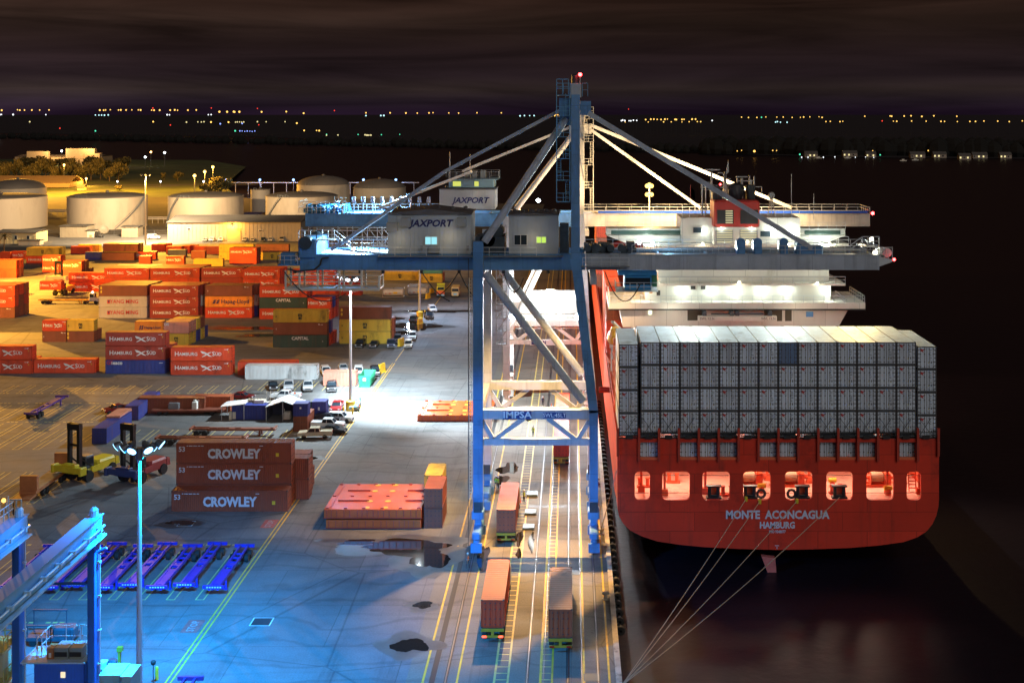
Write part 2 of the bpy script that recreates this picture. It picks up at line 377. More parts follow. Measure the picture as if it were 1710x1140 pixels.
# dashed stencil marks at the heads of the slots
b = MB()
for x0, x1, Y in ((-118,-84,242),(-117,-84,227.4),(-74,-41,162.8),(-112,-64,250.6),(-60,-54,138)):
    x = x0
    while x < x1:
        for k in range(3): b.add([(x+k*.75,Y,.006),(x+k*.75+.5,Y,.006),(x+k*.75+.5,Y+.4,.006),(x+k*.75,Y+.4,.006)], [(0,1,2,3)])
        x += 3.35
struct(b.build('slot_number_dashes', M_ltyel, fix=False))
M_red = mat('faded_red_paint', (0.42, 0.10, 0.09), 0.7, var=0.3, vs=1.5)
for px, py in ((322,1045),(450,874)):
    X, Y = G(px, py)
    b = MB(); w = .09
    for q in ((-.9,-.9+w,-1.7,1.7),(.9-w,.9,-1.7,1.7)): line(b, X+q[0], X+q[1], Y+q[2], Y+q[3], .008)
    for q in (-1.7, 1.7-w): line(b, X-.9+w, X+.9-w, Y+q, Y+q+w, .008)
    b.add([(X-.81,Y-1.6,.0045),(X+.81,Y-1.6,.0045),(X+.81,Y+1.6,.0045),(X-.81,Y+1.6,.0045)], [(0,1,2,3)])
    s = struct(b.build('stop_box_marking', M_red, fix=False))
    me = text_mesh('STOP', 1.15, mat('faded_white_paint', (.32,.30,.31), .7), 0.02).copy(); me.transform(Matrix(((0,0,-1,0),(1,0,0,0),(0,0,0,0),(0,0,0,1))))
    struct(put('stop_lettering', me, None, (X+.05, Y, .013)))
# rails, cable slot, drains
M_steel = mat('worn_rail_steel', (0.22, 0.21, 0.22), 0.42, 0.8)
M_dark = mat('dark_slot', (0.02, 0.02, 0.022), 0.6)
b = MB()
for X in (-12.18, 2.65, -4.3, -0.33, -2.72, 1.05):
    b.box(X-.05, X+.05, 60, 600, -0.02, 0.035)
struct(b.build('crane_rails', M_steel))
b = MB()
for X in (-12.18, 2.65, -4.3, -0.33):
    for dx in (-.16, .10): line(b, X+dx, X+dx+.07, 60, 600, .004)
line(b, -13.75, -13.2, 60, 600, .004)
struct(b.build('rail_grooves', M_dark, fix=False))
b = MB(); X0, Y0 = G(876, 845); line(b, -6.0, -0.6, Y0-.5, Y0+.5, .005)
struct(b.build('cross_drain_grate', mat('drain_grate', (.10,.09,.085), .5, .3), fix=False))
# quay edge coping
M_cope = mat('quay_coping', (0.42, 0.36, 0.27), 0.75, var=0.3, vs=0.5, dirt=(0.12,0.1,0.08), ds=0.6)
b = MB(); b.box(QX-.55, QX+.02, 60, 600, 0.004, 0.24); struct(b.build('quay_coping', M_cope))
# puddles: thin sheets of still water with ragged edges
mp2 = bpy.data.materials.new('puddle_water'); mp2.use_nodes = True; b_ = mp2.node_tree.nodes['Principled BSDF']
b_.inputs['Base Color'].default_value = (0.02, 0.016, 0.012, 1); b_.inputs['Roughness'].default_value = 0.05; b_.inputs['Specular IOR Level'].default_value = 0.8
M_wet = mat('wet_asphalt', (0.085, 0.08, 0.074), 0.36, var=0.35, vs=0.4, dirt=(0.04,0.037,0.034), ds=0.3, spec=0.5, bump=0.2, bs=2.0)
def puddle(px, py, rx, ry, seed, z=0.008, k=0.42, m=None):
    cx, cy = G(px, py); b = MB(); n = 96; vs = [(cx, cy, z)]
    for i in range(n):
        t = 2*math.pi*i/n
        r = 1 + k*noise.noise((1.2*math.cos(t)+seed*7.3, 1.2*math.sin(t)+seed*3.1, 0.5))*1.6 + k*.28*noise.noise((4*math.cos(t)+seed, 4*math.sin(t), 2.0))
        r = max(r, .12); vs.append((cx+rx*r*math.cos(t), cy+ry*r*math.sin(t), z))
    b.add(vs, [(0, 1+i, 1+(i+1) % n) for i in range(n)])
    o = struct(b.build('wet_patch' if m else 'puddle', m or mp2, fix=False)); return o
for i, q in enumerate(((688,912,4.6,2.6),(718,935,2.4,3.2),(640,915,3.6,1.4),(600,905,2.6,.9),(684,1078,1.7,1.7),(707,1010,1.0,.9),
                       (690,546,5.5,5.0),(672,556,4,2.6),(655,532,3.5,2.0),(730,520,9,2.0),(660,543,3.0,1.2),(300,873,1.8,.9),(518,765,1.2,.8),
                       (851,783,1.6,3.4),(838,800,1.0,2.4),(867,900,.45,2.8),(888,905,.4,3.6),(866,925,.35,1.6),(806,930,.7,4.0),(410,548,6.5,2.4),(440,560,4,1.5),(880,690,1.5,6),(420,655,2.0,1.2))):
    puddle(*q, seed=i+1, z=0.010+0.0006*i)
    if not 770 < q[0] < 900: puddle(q[0], q[1], q[2]*1.55+.3, q[3]*1.5+.3, seed=i+1.35, z=0.0075+0.00008*i, m=M_wet)
# quayside hatch plates
M_plate = mat('steel_hatch_plate', (0.16, 0.20, 0.20), 0.45, 0.4, var=0.2, vs=2)
for i, (px, py) in enumerate(((889,826),(886,856.5),(882.5,881))):
    X, Y = G(px, py); bb = MB(); bb.box(X-.75, X+.75, Y-.9, Y+.9, .009, .30); bb.k = 1; bb.box(X-.82, X+.82, Y-.98, Y+.98, .004, .06)
    tag(bb.build('hatch_plate', [M_plate, M_dark]), ('farthest of the three grey steel boxes in line on the quay','middle of the three grey steel boxes in line on the quay','nearest of the three grey steel boxes in line on the quay')[i], 'steel box', 'grey steel boxes on the quay')
b = MB()
for px, py, s_ in ((437,1037.5,1.0),(311,874,.9),(957,955.5,.8),(988,1130,.8),(970,742,.6)):
    X, Y = G(px, py); b.add([(X-s_,Y-s_,.010),(X+s_,Y-s_,.010),(X+s_,Y+s_,.010),(X-s_,Y+s_,.010)], [(0,1,2,3)])
struct(b.build('drain_covers', mat('drain_cover', (.05,.06,.07), .5, .5), fix=False))
b = MB()
for px, py, s_ in ((437,1037.5,1.0),(311,874,.9)):
    X, Y = G(px, py)
    for q in ((-s_-.12,-s_,-s_-.12,s_+.12),(s_,s_+.12,-s_-.12,s_+.12)): line(b, X+q[0], X+q[1], Y+q[2], Y+q[3], .012)
    for q in (-s_-.12, s_): line(b, X-s_, X+s_, Y+q, Y+q+.12, .012)
struct(b.build('drain_cover_frames', M_wht, fix=False))
# fenders on the quay wall
M_rub = mat('black_rubber', (0.018, 0.018, 0.018), 0.75)
fb = MB(); fb.lathe([(0.2,-.32),(.46,-.32),(.5,-.2),(.5,.2),(.46,.32),(.2,.32),(.2,-.32)], (0,0,0), 14)
fme = fb.mesh('rubber_fender', M_rub); fme.transform(Matrix.Rotation(R(90), 4, 'X'))
for i in range(46):
    o = put('rubber_fender', fme, None, (QX+.40, 138+i*2.4, -0.75))
    tag(o, 'black rubber tyre fender hanging on the quay wall beside the red hull', 'fender', 'black fenders along the quay wall')
M_bol = mat('bollard_paint', (0.30, 0.27, 0.22), 0.6, var=0.2, vs=2)
bb = MB(); bb.lathe([(.42,0),(.42,.08),(.22,.14),(.2,.5),(.42,.6),(.42,.78),(.25,.86),(.02,.88)], (0,0,0), 16); bme = bb.mesh('mooring_bollard', M_bol)
for i, Y in enumerate((121.0, 144.8, 167, 190)):
    tag(put('mooring_bollard', bme, None, (QX-1.0, Y, 0.004)), 'squat iron mooring bollard near the quay edge, '+('at the ropes\' lower end','close to the near crane\'s outer rail','beside the near crane\'s outer wheels','just past the near crane')[i], 'bollard', 'bollards along the quay edge')
# ------------------------------------------------------------------ shipping containers
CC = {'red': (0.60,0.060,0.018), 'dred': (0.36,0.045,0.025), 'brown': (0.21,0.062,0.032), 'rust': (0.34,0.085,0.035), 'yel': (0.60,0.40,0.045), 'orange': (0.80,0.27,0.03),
      'green': (0.035,0.075,0.06), 'beige': (0.50,0.46,0.40), 'blue': (0.030,0.045,0.23), 'white': (0.62,0.66,0.68), 'pink': (0.55,0.24,0.17), 'grey': (0.10,0.11,0.12), 'teal': (0.05,0.26,0.26),
      'reefer': (0.58,0.68,0.80), 'crow': (0.30,0.072,0.032), 'rblue': (0.12,0.20,0.36)}
def cm(c):
    col = CC[c]; k = 0.35
    return mat('painted_steel_'+c, col, 0.55, rnd=0.16, streak=((.16,.07,.04),(1.3,1.3,.12),.45), var=0.16, vs=0.35, dirt=tuple(v*k+.01 for v in col), ds=0.28, stretch=(1,1,.45))
def cm2(c):
    col = CC[c]
    if c in ('reefer','rblue'): return mat('dark_frame_'+c, (.06,.065,.075), 0.6, var=.3, vs=1.5)
    return mat('frame_steel_'+c, tuple(v*.82 for v in col), 0.55, var=0.2, vs=0.8)
M_bar = mat('galvanised_lock_bar', (0.45,0.45,0.46), 0.4, 0.6)
M_cast = mat('corner_casting', (0.06,0.05,0.05), 0.7)
CW = 2.438
_cmesh = {}; M_rbar = mat('tarnished_lock_bar', (.13,.13,.14), .5, .4)
def cont_meshes(L, h, c, reefer=False):
    key = (round(L,1), h, c, reefer)
    if key in _cmesh: return _cmesh[key]
    hx, hy = L/2, CW/2
    b = MB(); d = 0.045; p = 0.28
    def corr(ax, a0, a1, off, s, z0, z1):
        n = int((a1-a0)/p); q = (a1-a0)/n; top = []; bot = []
        for i in range(n):
            for f, o in ((0,0),(.22,0),(.42,-1),(.78,-1)):
                a = a0+(i+f)*q; t = off+s*d*o
                bot.append((a,t,z0) if ax == 'x' else (t,a,z0)); top.append((a,t,z1) if ax == 'x' else (t,a,z1))
        a = a1; bot.append((a,off,z0) if ax == 'x' else (off,a,z0)); top.append((a,off,z1) if ax == 'x' else (off,a,z1))
        m = len(bot); b.add(bot+top, [(i,i+1,m+i+1,m+i) if (s < 0) == (ax == 'x') else (i+1,i,m+i,m+i+1) for i in range(m-1)])
    if reefer:
        b.add([(-hx+.1,-hy+.03,.16),(hx-.1,-hy+.03,.16),(hx-.1,-hy+.03,h-.12),(-hx+.1,-hy+.03,h-.12)], [(0,1,2,3)])
        b.add([(-hx+.1,hy-.03,.16),(hx-.1,hy-.03,.16),(hx-.1,hy-.03,h-.12),(-hx+.1,hy-.03,h-.12)], [(3,2,1,0)])
    else:
        corr('x', -hx+.12, hx-.12, -hy+.02, -1, .16, h-.11); corr('x', -hx+.12, hx-.12, hy-.02, 1, .16, h-.11)
    corr('y', -hy+.12, hy-.12, -hx+.02, -1, .16, h-.11)
    # roof with shallow cross ribs
    n = max(6, int(L/.56)); vs = []
    for i in range(n+1):
        for f, o in ((0,0),(.12,-.022),(.5,-.022),(.62,0)):
            if i == n and f: break
            x = -hx+.05+(L-.1)*(i+f)/n; vs += [(x,-hy+.05,h-.01+o),(x,hy-.05,h-.01+o)]
    b.add(vs, [(2*i,2*i+2,2*i+3,2*i+1) for i in range(len(vs)//2-1)])
    b.add([(-hx+.05,-hy+.05,.14),(hx-.05,-hy+.05,.14),(hx-.05,hy-.05,.14),(-hx+.05,hy-.05,.14)], [(3,2,1,0)])
    body = b.mesh('body', cm(c))
    f = MB(); t = .12
    for sx in (-1,1):
        for sy in (-1,1):
            f.box(sx*hx, sx*(hx-t), sy*hy, sy*(hy-t), .12, h-.12)
    for sy in (-1,1):
        for z0, z1 in ((.02,.17),(h-.12,h-.02)): f.box(-hx+.17, hx-.17, sy*hy, sy*(hy-.07), z0, z1)
    for sx in (-1,1):
        for z0, z1 in ((.02,.17),(h-.12,h-.02)): f.box(sx*hx, sx*(hx-.07), -hy+.17, hy-.17, z0, z1)
    f.k = 1
    for sx in (-1,1):
        for sy in (-1,1):
            for z0, z1 in ((0,.12),(h-.12,h)): f.box(sx*(hx+.004), sx*(hx-.18), sy*(hy+.004), sy*(hy-.17), z0, z1)
    frame = f.mesh('frame', [cm2(c), M_cast])
    g = MB()
    for s in (-1,1):
        g.box(hx-.06, hx-.025, s*.01, s*(hy-.13), .18, h-.13)
        g.k = 1
        for y in (.28,.78) if not reefer else (.30,.82):
            g.box(hx-.025, hx+.015, s*y-.022, s*y+.022, .14, h-.1)
        g.k = 2
        for y in ((.28,.78) if not reefer else (.30,.82)):
            for z in (.35,.95,h-.95,h-.35): g.box(hx-.025, hx+.03, s*y-.07, s*y+.07, z-.05, z+.05)
        if reefer:
            for k in range(5): g.box(hx-.025, hx+.03, s*(hy-.30), s*(hy-.04), .4+k*.5, .47+k*.5)
            g.box(hx-.03, hx-.02, s*.005, s*.035, .2, h-.15)
        g.k = 0
    doors = g.mesh('door', [cm(c), cm2(c) if not reefer else M_rbar, M_cast])
    _cmesh[key] = (body, frame, doors); return _cmesh[key]
M_ink = {k: mat('ink_'+k, v, .6) for k, v in {'white': (.78,.76,.74), 'black': (.02,.02,.02), 'red': (.45,.04,.03), 'navy': (.02,.02,.10), 'yellow': (.7,.5,.05), 'pale': (.60,.63,.68)}.items()}
def swoosh(w, h, material):
    b = MB()
    def stroke(pts, th):
        n = len(pts)-1; top = []; bot = []
        for i, (x, z) in enumerate(pts):
            k = th*math.sin(math.pi*min(1, .12+.88*i/n)) if i < n else 0.0
            top.append((x*w/2, 0, (z+k)*h/2)); bot.append((x*w/2, 0, (z-k)*h/2))
        b.add(bot+top, [(i,i+1,n+2+i,n+1+i) for i in range(n)])
    stroke([(-1,.95),(-.6,.72),(-.2,.35),(.1,.0),(.45,-.42),(.75,-.65),(1,-.8)], .30)
    stroke([(-.75,-.85),(-.35,-.5),(0,-.1),(.35,.3),(.65,.55),(1,.72)], .22)
    b.add([(-1*w/2,0,.95*h/2),(-.72*w/2,0,.2*h/2),(-.1*w/2,0,.1*h/2),(-.35*w/2,0,.5*h/2)], [(0,1,2,3)])
    return b.mesh('lettering', material)
_lg = {}
def logo(kind, L, h):
    key = (kind, round(L,1), h)
    if key in _lg: return _lg[key]
    T = text_mesh; it = []; mid = h/2
    w = M_ink['white']
    if kind == 'hs':
        k = L/12.2; s = h*.30
        it = [(T('H', s*1.5, w, .012), (-L*.40,0,mid+.03)), (T('AMBURG', s*1.12, w, .010, 'LEFT', .98*min(1,k*1.02)), (-L*.362,0,mid-.02)),
              (swoosh(L*.19, h*.44, w), (L*.085,0,mid-.02)), (T('S', s*1.5, w, .012), (L*.20,0,mid+.03)), (T('ÜD', s*1.12, w, .010, 'LEFT', .98*min(1,k*1.02)), (L*.225,0,mid-.02)),
              (T('—r', s*.7, w, .02), (L*.41,0,h*.84)), (T('::', s*.7, M_ink['yellow'], .02), (L*.445,0,h*.68))]
    elif kind == 'msc':
        a = M_ink['black']; it = [(T('m', 1.35*h/2.9, a, .05), (0,0,mid+.33)), (T('sc', 1.0*h/2.9, a, .05), (0.03,0,mid-.40)), (T('|||', .5, a, .01), (-L*.44,0,mid))]
    elif kind == 'hl':
        a = M_ink['navy']; it = [(T('Hapag-Lloyd', .118*L, a, .02), (L*.14,0,mid))]
        b = MB()
        for dx in (0, .075*L):
            x = -L*.345+dx; b.add([(x,0,mid-.5),(x+.05*L,0,mid-.5),(x+.08*L,0,mid),(x+.03*L,0,mid)], [(0,1,2,3)]); b.add([(x+.01*L,0,mid+.06),(x+.06*L,0,mid+.06),(x+.1*L,0,mid+.5),(x+.05*L,0,mid+.5)], [(0,1,2,3)])
        it.append((b.mesh('lettering', a), (0,0,0)))
    elif kind == 'ym':
        a = M_ink['red']; it = [(T('YANG MING', .115*L, a, .02, 'CENTER', .92), (L*.03,0,mid)), (T('▪', 2.6, M_ink['red'], .0), (-L*.30,0,mid)), (T('T', .8, M_ink['navy'], .06), (-L*.30,-.004,mid))]
        b = MB(); b.add([(-L*.325,.004,mid-.5),(-L*.265,.004,mid-.5),(-L*.265,.004,mid+.5),(-L*.325,.004,mid+.5)], [(0,1,2,3)]); it[1] = (b.mesh('lettering', a), (0,0,0)); it[2] = (it[2][0], (-L*.295,-.004,mid))
    elif kind == 'cap': it = [(T('CAPITAL', .085*L, w, .02, 'CENTER', .95), (0,0,h*.72)), (T('::', .5, w, .02), (L*.42,0,h*.5))]
    elif kind == 'sea': it = [(T('GE', .085*L, M_ink['red'], .02), (-L*.43,0,h*.78)), (T('seaco', .085*L, w, .03), (-L*.315,0,h*.79)), (T('—', .8, w, .02), (L*.42,0,h*.8))]
    elif kind == 'crow': it = [(T('CROWLEY', 1.78, M_ink['pale'], .085, 'CENTER', .86), (0,0,mid-.15)), (T('53', .95, M_ink['pale'], .02), (-L*.45,0,h*.68)), (T('- --- --- -- --', .5, M_ink['pale'], .03), (-L*.335,0,h*.86)), (T('---', .5, M_ink['pale'], .03), (L*.24,0,h*.86))]
    elif kind == 'os': it = [(T('OS', .9, w, .03), (-L*.38,0,h*.78))]
    elif kind == 'code': it = [(T('=- --', .6, w, .02), (L*.38,0,h*.84)), (T('::', .6, w, .02), (-L*.44,0,h*.5))]
    elif kind == 'ycode': it = [(T('8', .9, M_ink['yellow'], .03), (-L*.45,0,h*.75)), (T('8', .9, M_ink['yellow'], .03), (-L*.45,0,h*.4))]
    elif kind == 'plain': _lg[key] = None; return None
    me = join_meshes(it)
    if kind == 'crow':       # yellow plate
        pass
    _lg[key] = me; return me
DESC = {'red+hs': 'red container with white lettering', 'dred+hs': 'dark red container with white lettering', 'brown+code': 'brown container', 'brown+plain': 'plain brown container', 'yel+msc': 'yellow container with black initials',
        'green+cap': 'dark green container with white lettering', 'beige+ym': 'beige container with red lettering', 'orange+hl': 'orange container with dark blue lettering', 'blue+sea': 'blue container with small white lettering',
        'brown+ycode': 'brown container with yellow marks', 'pink+os': 'salmon pink container', 'rust+hs': 'rust red container with white lettering'}
def desc(sp):
    if sp in DESC: return DESC[sp]
    c = sp.split('+')[0]
    return {'red': 'plain red', 'dred': 'dark red', 'brown': 'plain brown', 'rust': 'rust orange', 'yel': 'plain yellow', 'orange': 'plain orange', 'green': 'plain dark green', 'blue': 'plain blue', 'white': 'plain white', 'pink': 'salmon pink', 'grey': 'dark grey', 'teal': 'teal', 'beige': 'plain beige', 'crow': 'brown'}[c]+' container'
N_CONT = [0]
M_yplate = mat('yellow_tag', (.7,.5,.03), .5)
def container(sp, L, h, loc, rz, label, group):
    c, lg = (sp.split('+')+['plain'])[:2]
    body, frame, doors = cont_meshes(L, h, c)
    r = thing('shipping_container', label, 'container', loc, rz, group)
    put('body', body, r); put('frame', frame, r); put('door', doors, r)
    me = logo(lg, L, h)
    if me: put('lettering', me, r, (0, -CW/2-.012, 0))
    if lg == 'crow':
        key = ('tagmesh', L)
        if key not in _lg:
            b = MB(); b.box(-.22,.22,0,.02,-.25,.25); _lg[key] = b.mesh('yellow_tag', M_yplate)
        put('yellow_tag', _lg[key], r, (L*.38, -CW/2-.035, h*.42))
    N_CONT[0] += 1
    return r
TIER = {1: [''], 2: ['bottom', 'top'], 3: ['bottom', 'middle', 'top'], 4: ['bottom', 'second', 'third', 'top']}
ROWN = ['', ' second row back', ' third row back', ' fourth row back', ' fifth row back', ' sixth row back']
YG = 'containers stacked in the yard'
def stack(xl, xr, yb, tiers, place, rows=(), L=None, h=2.9, dxs=(), rowstep=2.62, hs=None):
    """xl..xr photo columns of the front face, yb its ground row; tiers bottom to top; rows: tiers of the rows behind"""
    Y = PY(yb); s = F/Y; LL = L or (xr-xl)/s
    X = (PX(xl, Y)+PX(xr, Y))/2
    for k, tr in enumerate([tiers]+list(rows)):
        z = 0.004; dx = dxs[k] if k < len(dxs) else 0
        for i, sp in enumerate(tr):
            if sp is None: z += h+.01; continue
            names = TIER[len(tr)]
            lab = desc(sp)+(', '+names[i] if names[i] else ',')+(' one' if names[i] else '')+ROWN[k]+' '+place
            lab = lab.replace(', ,', ',').replace('  ', ' ').replace(' ,', ',')
            container(sp, round(LL,1), h, (X+dx, Y+CW/2+k*rowstep, z), 0, lab, YG)
            z += h+.01
hs, hs_shaded, msc, cap, br, ym, hl = 'red+hs', 'dred+hs', 'yel+msc', 'green+cap', 'brown+code', 'beige+ym', 'orange+hl'  # darker copy of the lettered red carries shade in its paint
# front row
stack(-44, 53, 624, [hs, hs], 'at the picture\'s left edge in front', rows=[['red']])
stack(56, 158.5, 623, [hs], 'standing alone left of the blue-bottomed stack')
stack(176, 277, 624, ['blue+sea', hs_shaded, hs_shaded], 'of the blue-bottomed stack', rows=[['dred', 'dred']], dxs=(0, .9))
stack(285, 387, 626, [hs, hs], 'of the two-high bright red stack', rows=[])
stack(397, 495, 626.5, ['red'], 'lying behind the long white container')
stack(409, 529.5, 633.5, ['white'], 'behind the parked silver pickups')
# second line
stack(70.5, 110.5, 571, ['brown+code', 'red+hs'], 'of the short pair at left', rows=[['brown']], h=2.6)
stack(111.5, 157, 571, ['brown+ycode', msc], 'of the short pair beside it at left', rows=[['brown']], h=2.6)
stack(225, 271, 578, ['rust', hl], 'behind the blue-bottomed stack')
stack(273, 315.5, 576.5, [msc, 'pink+os'], 'of the short block near the oil stain', rows=[['yel', 'pink'], ['blue', 'yel'], ['yel', 'brown'], ['blue']], h=2.75, dxs=(0, .2, .5, .8, .8))
stack(456, 546, 580, [cap, 'brown+code', msc], 'of the stack left of the tall lamp', rows=[['red', 'blue'], ['dred']], dxs=(0,.4,.9))
stack(566.5, 652, 574, [msc, msc, 'brown+ycode'], 'of the stack right of the tall lamp', rows=[['rust', 'rust']], dxs=(0,.5))
# third line
stack(165, 245, 531, [ym, ym, 'brown+ycode'], 'of the beige stack', rows=[['dred','brown','brown'], ['dred','dred','rust'], ['dred','brown','brown']], dxs=(0,.3,.6,.9))
stack(250, 331, 531.5, [hs_shaded, hs_shaded, hs_shaded], 'of the dark red stack', rows=[['dred','beige','dred'], ['dred','dred','dred']], dxs=(0,.5,1.0))
stack(342, 421, 531, [hs, hl, 'brown+code'], 'of the orange-waisted stack', rows=[['blue','beige','brown']], dxs=(0,.9))
stack(433, 513, 533, [hs, cap, hs], 'of the green-waisted stack', rows=[['red','red','dred']], dxs=(0,.4))
stack(513.5, 552, 534, [hs, hs], 'beside the green-waisted stack', rows=[['red','blue'], ['dred','dred']], dxs=(0,.4,.8))
stack(-60, 24.5, 531, ['brown+code', hs, hs], 'at the left edge', rows=[['brown','brown','red'], ['brown','dred','rust']], dxs=(0,.3,.6))
# fourth line
stack(114.5, 192, 487, [hs, hs], 'behind the yard tractor')
stack(174, 249, 497, ['dred', 'red', hs], 'behind the beige stack', rows=[['red','red','red'], ['dred','red','rust'], ['red','red','beige']], dxs=(0,.3,.6,.9))
stack(250.5, 333, 497, ['red', 'red', hs], 'behind the dark red stack', rows=[['red','red','rust'], ['red','dred','rust'], ['red','red','red']], dxs=(0,.2,.5,.7))
stack(336, 405, 497, ['dred', 'dred', hs_shaded], 'behind the orange-waisted stack', rows=[['red','dred','brown']], dxs=(0,.4))
stack(405, 467, 499, ['red', hs, hs], 'behind the green-waisted stack', rows=[['red','red','red'], ['rust','red','red']], dxs=(0,.3,.6))
stack(487, 560, 499, ['red', hs, hs], 'under the crane\'s back end', rows=[['red','red']], dxs=(0,.3))
stack(568.5, 604, 493, [hs, hs], 'of the far pair by the tall lamp')
stack(-60, 27, 464, ['red', 'red'], 'at the far left edge', rows=[['rust','red']], dxs=(0,.3))
stack(-70, 31, 492, ['brown'], 'low at the far left edge')
stack(637.5, 698, 468, [msc], 'behind the white tank containers')
stack(703, 738, 472, ['yel+msc', 'teal'], 'right of the white tank containers', rows=[['rust']], dxs=(0,.4))
# far lines
stack(44, 98, 440.5, [hs, msc], 'left of the mast in the far yard', rows=[['red', 'yel']], dxs=(0,.5))
stack(71, 101, 455, [hs, hs], 'behind the top handler')
stack(104, 136, 465.5, ['brown', hs], 'right of the top handler', rows=[['brown','brown'], ['brown']], dxs=(0,.6,1.2))
stack(130, 166, 421, ['yel'], 'by the satellite dish')
stack(118, 150, 424, ['red'], 'by the little white cabin')
stack(170, 224, 435, ['brown'], 'in front of the mustard stack')
stack(172, 230, 433, ['yel+msc', 'rust'], 'of the mustard stack', rows=[['yel','yel']], dxs=(0,.5))
stack(227, 260, 433, [hs], 'right of the far mast')
stack(142, 170, 434, ['blue'], 'left of the mustard stack')
stack(18, 43, 433, [hs], 'under the far cream office')
stack(253, 275, 420, ['red'], 'right of the white van', rows=[['red']], dxs=(0,1.4))
stack(277, 303, 424, ['red'], 'before the cream warehouse', rows=[['red'], ['dred']], dxs=(0,2.4,4.5))
stack(324, 346, 424, ['red'], 'under the warehouse lamp')
stack(345, 366, 424.5, ['dred'], 'right below the warehouse lamp')
stack(280, 310, 428.5, ['grey'], 'on the far red box', h=2.6)
stack(277, 307, 441, [hs], 'in the far middle')
stack(319, 342, 432, ['rust'], 'right of the far grey box')
stack(323, 372, 446, ['yel'], 'lying behind the far stacks')
stack(383, 428, 441, ['red', hs], 'at the far right of the yard', rows=[['dred','brown']], dxs=(0,.4))
stack(365.5, 423, 434, ['yel+msc', 'yel+msc'], 'of the far mustard pair', rows=[])
stack(426.5, 482, 434, ['yel+msc', 'brown'], 'of the far brown-topped pair')
stack(0, 17, 434, ['red'], 'beside the palm at left')
stack(232, 251, 441, ['red'], 'just below the far mast', rows=[])
# brown stack with big white lettering
stack(286, 480.5, 854, ['crow+crow'], 'standing in front of the tall brown stack')
stack(294, 486.5, 843, ['crow+plain', 'crow+crow', 'crow+crow'], 'of the tall brown stack', rows=[['crow','crow'], ['crow','crow'], ['crow']], dxs=(0,1.9,1.5,1.2))
# containers standing lengthwise to the quay
def cont_y(xl, xr, yb, sp, L, label, h=2.6, z=0.004, rz=-90, dy=0):
    Y = PY(yb)+dy; return container(sp, L, h, ((PX(xl,Y)+PX(xr,Y))/2, Y+L/2, z), R(rz), label, YG)
cont_y(708.5, 738, 881.5, 'brown', 6.06, 'brown container, bottom one beside the orange hatch covers')
cont_y(708.5, 738, 881.5, 'rust', 6.06, 'rust orange container, top one with brown doors beside the orange hatch covers', z=2.62)
cont_y(708.5, 738, 881.5, 'yel', 6.06, 'plain yellow container, bottom one behind the rust orange pair', dy=6.3)
cont_y(708.5, 738, 881.5, 'yel', 6.06, 'bright yellow container, top one behind the rust orange pair', z=2.62, dy=6.3)
cont_y(153.5, 178, 741, 'blue', 12.19, 'blue container with rusty roof right of the yellow lift truck')
cont_y(176, 200, 724, 'pink', 6.06, 'salmon pink container between the two blue ones', h=2.9, dy=.5)
cont_y(210, 229, 702, 'blue', 12.19, 'blue container with brown roof below the dark red car')
container('brown+code', 12.19, 2.9, (*G(289, 688), .004), 0, 'brown container with white end panel behind the small sheds', YG)
container('rust', 6.9, 2.9, (*G(356, 686), .004), 0, 'rust orange container left of the blue site office', YG)
container('pink', 6.6, 2.9, (PX(567,PY(644.5)), PY(644.5)+CW/2, .004), 0, 'pale pink container behind the black pickup at the tall lamp', YG)
print('containers', N_CONT[0])
# ------------------------------------------------------------------ lamp masts
M_pole = mat('galvanised_pole', (0.45,0.47,0.50), 0.45, 0.3)
M_head = mat('lamp_housing', (0.10,0.11,0.13), 0.5, 0.3)
M_ybase = mat('yellow_guard_paint', (0.75,0.48,0.03), 0.55, var=0.15, vs=1.5)
def mast(label, X, Y, h, heads, gcol, lights, base=True, r=0.30, name='lamp_mast'):
    """heads: (dx, dy, dz, tx, ty) floodlight offset and aim; lights: (power, colour, target, angle)"""
    r_ = thing(name, label, 'lamp mast', (X, Y, 0.004))
    b = MB(); b.tube((0,0,0), (0,0,h-.3), r, r*.55, 14); b.lathe([(r*1.8,0),(r*1.8,.12),(r*1.1,.2)], (0,0,0), 14); b.build('pole', M_pole, r_, smooth=True)
    b = MB(); b.tube((0,0,h-.9), (0,0,h+.1), .35, .35, 10)
    for dx, dy, dz, *_ in heads: b.beam((0,0,h-.3), (dx,dy,h+dz), .12)
    b.build('crossarm', M_head, r_)
    for dx, dy, dz, tx, ty in heads:
        b = MB(); d = Vector((tx, ty, -.75)).normalized(); p = Vector((dx, dy, h+dz))
        b.tube(p-d*.35, p+d*.25, .22, .44, 12); b.k = 1; b.tube(p+d*.252, p+d*.30, .42, .40, 12)
        b.build('floodlight', [M_head, gcol], r_)
    if base:
        b = MB(); b.lathe([(.85,0),(.85,1.75),(.55,1.9)], (0,0,0), 16); b.build('guard_base', M_ybase, r_)
    for i, (pw, col, tgt, ang) in enumerate(lights):
        lamp('mast_light', 'SPOT', (X+(0.9 if tgt[0] > X else -.9)*.9, Y, h-.75), pw, col, r_, tgt, .45, ang, .55)
    return r_
BLUE, WHITE, SOD, WARM = (0.0,0.33,1.0), (0.72,0.90,1.0), (1.0,0.44,0.045), (1.0,0.76,0.45)
g_blue, g_white, g_sod, g_warm = glow('glow_blue', (0.26,0.62,1.0), 4.5), glow('glow_white', (0.85,0.93,1.0), 12), glow('glow_sodium', (1.0,0.60,0.14), 2.4), glow('glow_warm', (1.0,0.86,0.6), 18)
ring = [(1.25*math.cos(t), .9*math.sin(t), .2, math.cos(t), math.sin(t)) for t in [k*math.pi/3+.3 for k in range(6)]]+[(1.8,0,.5,1,0),(-1.9,.1,.3,-1,-.2)]
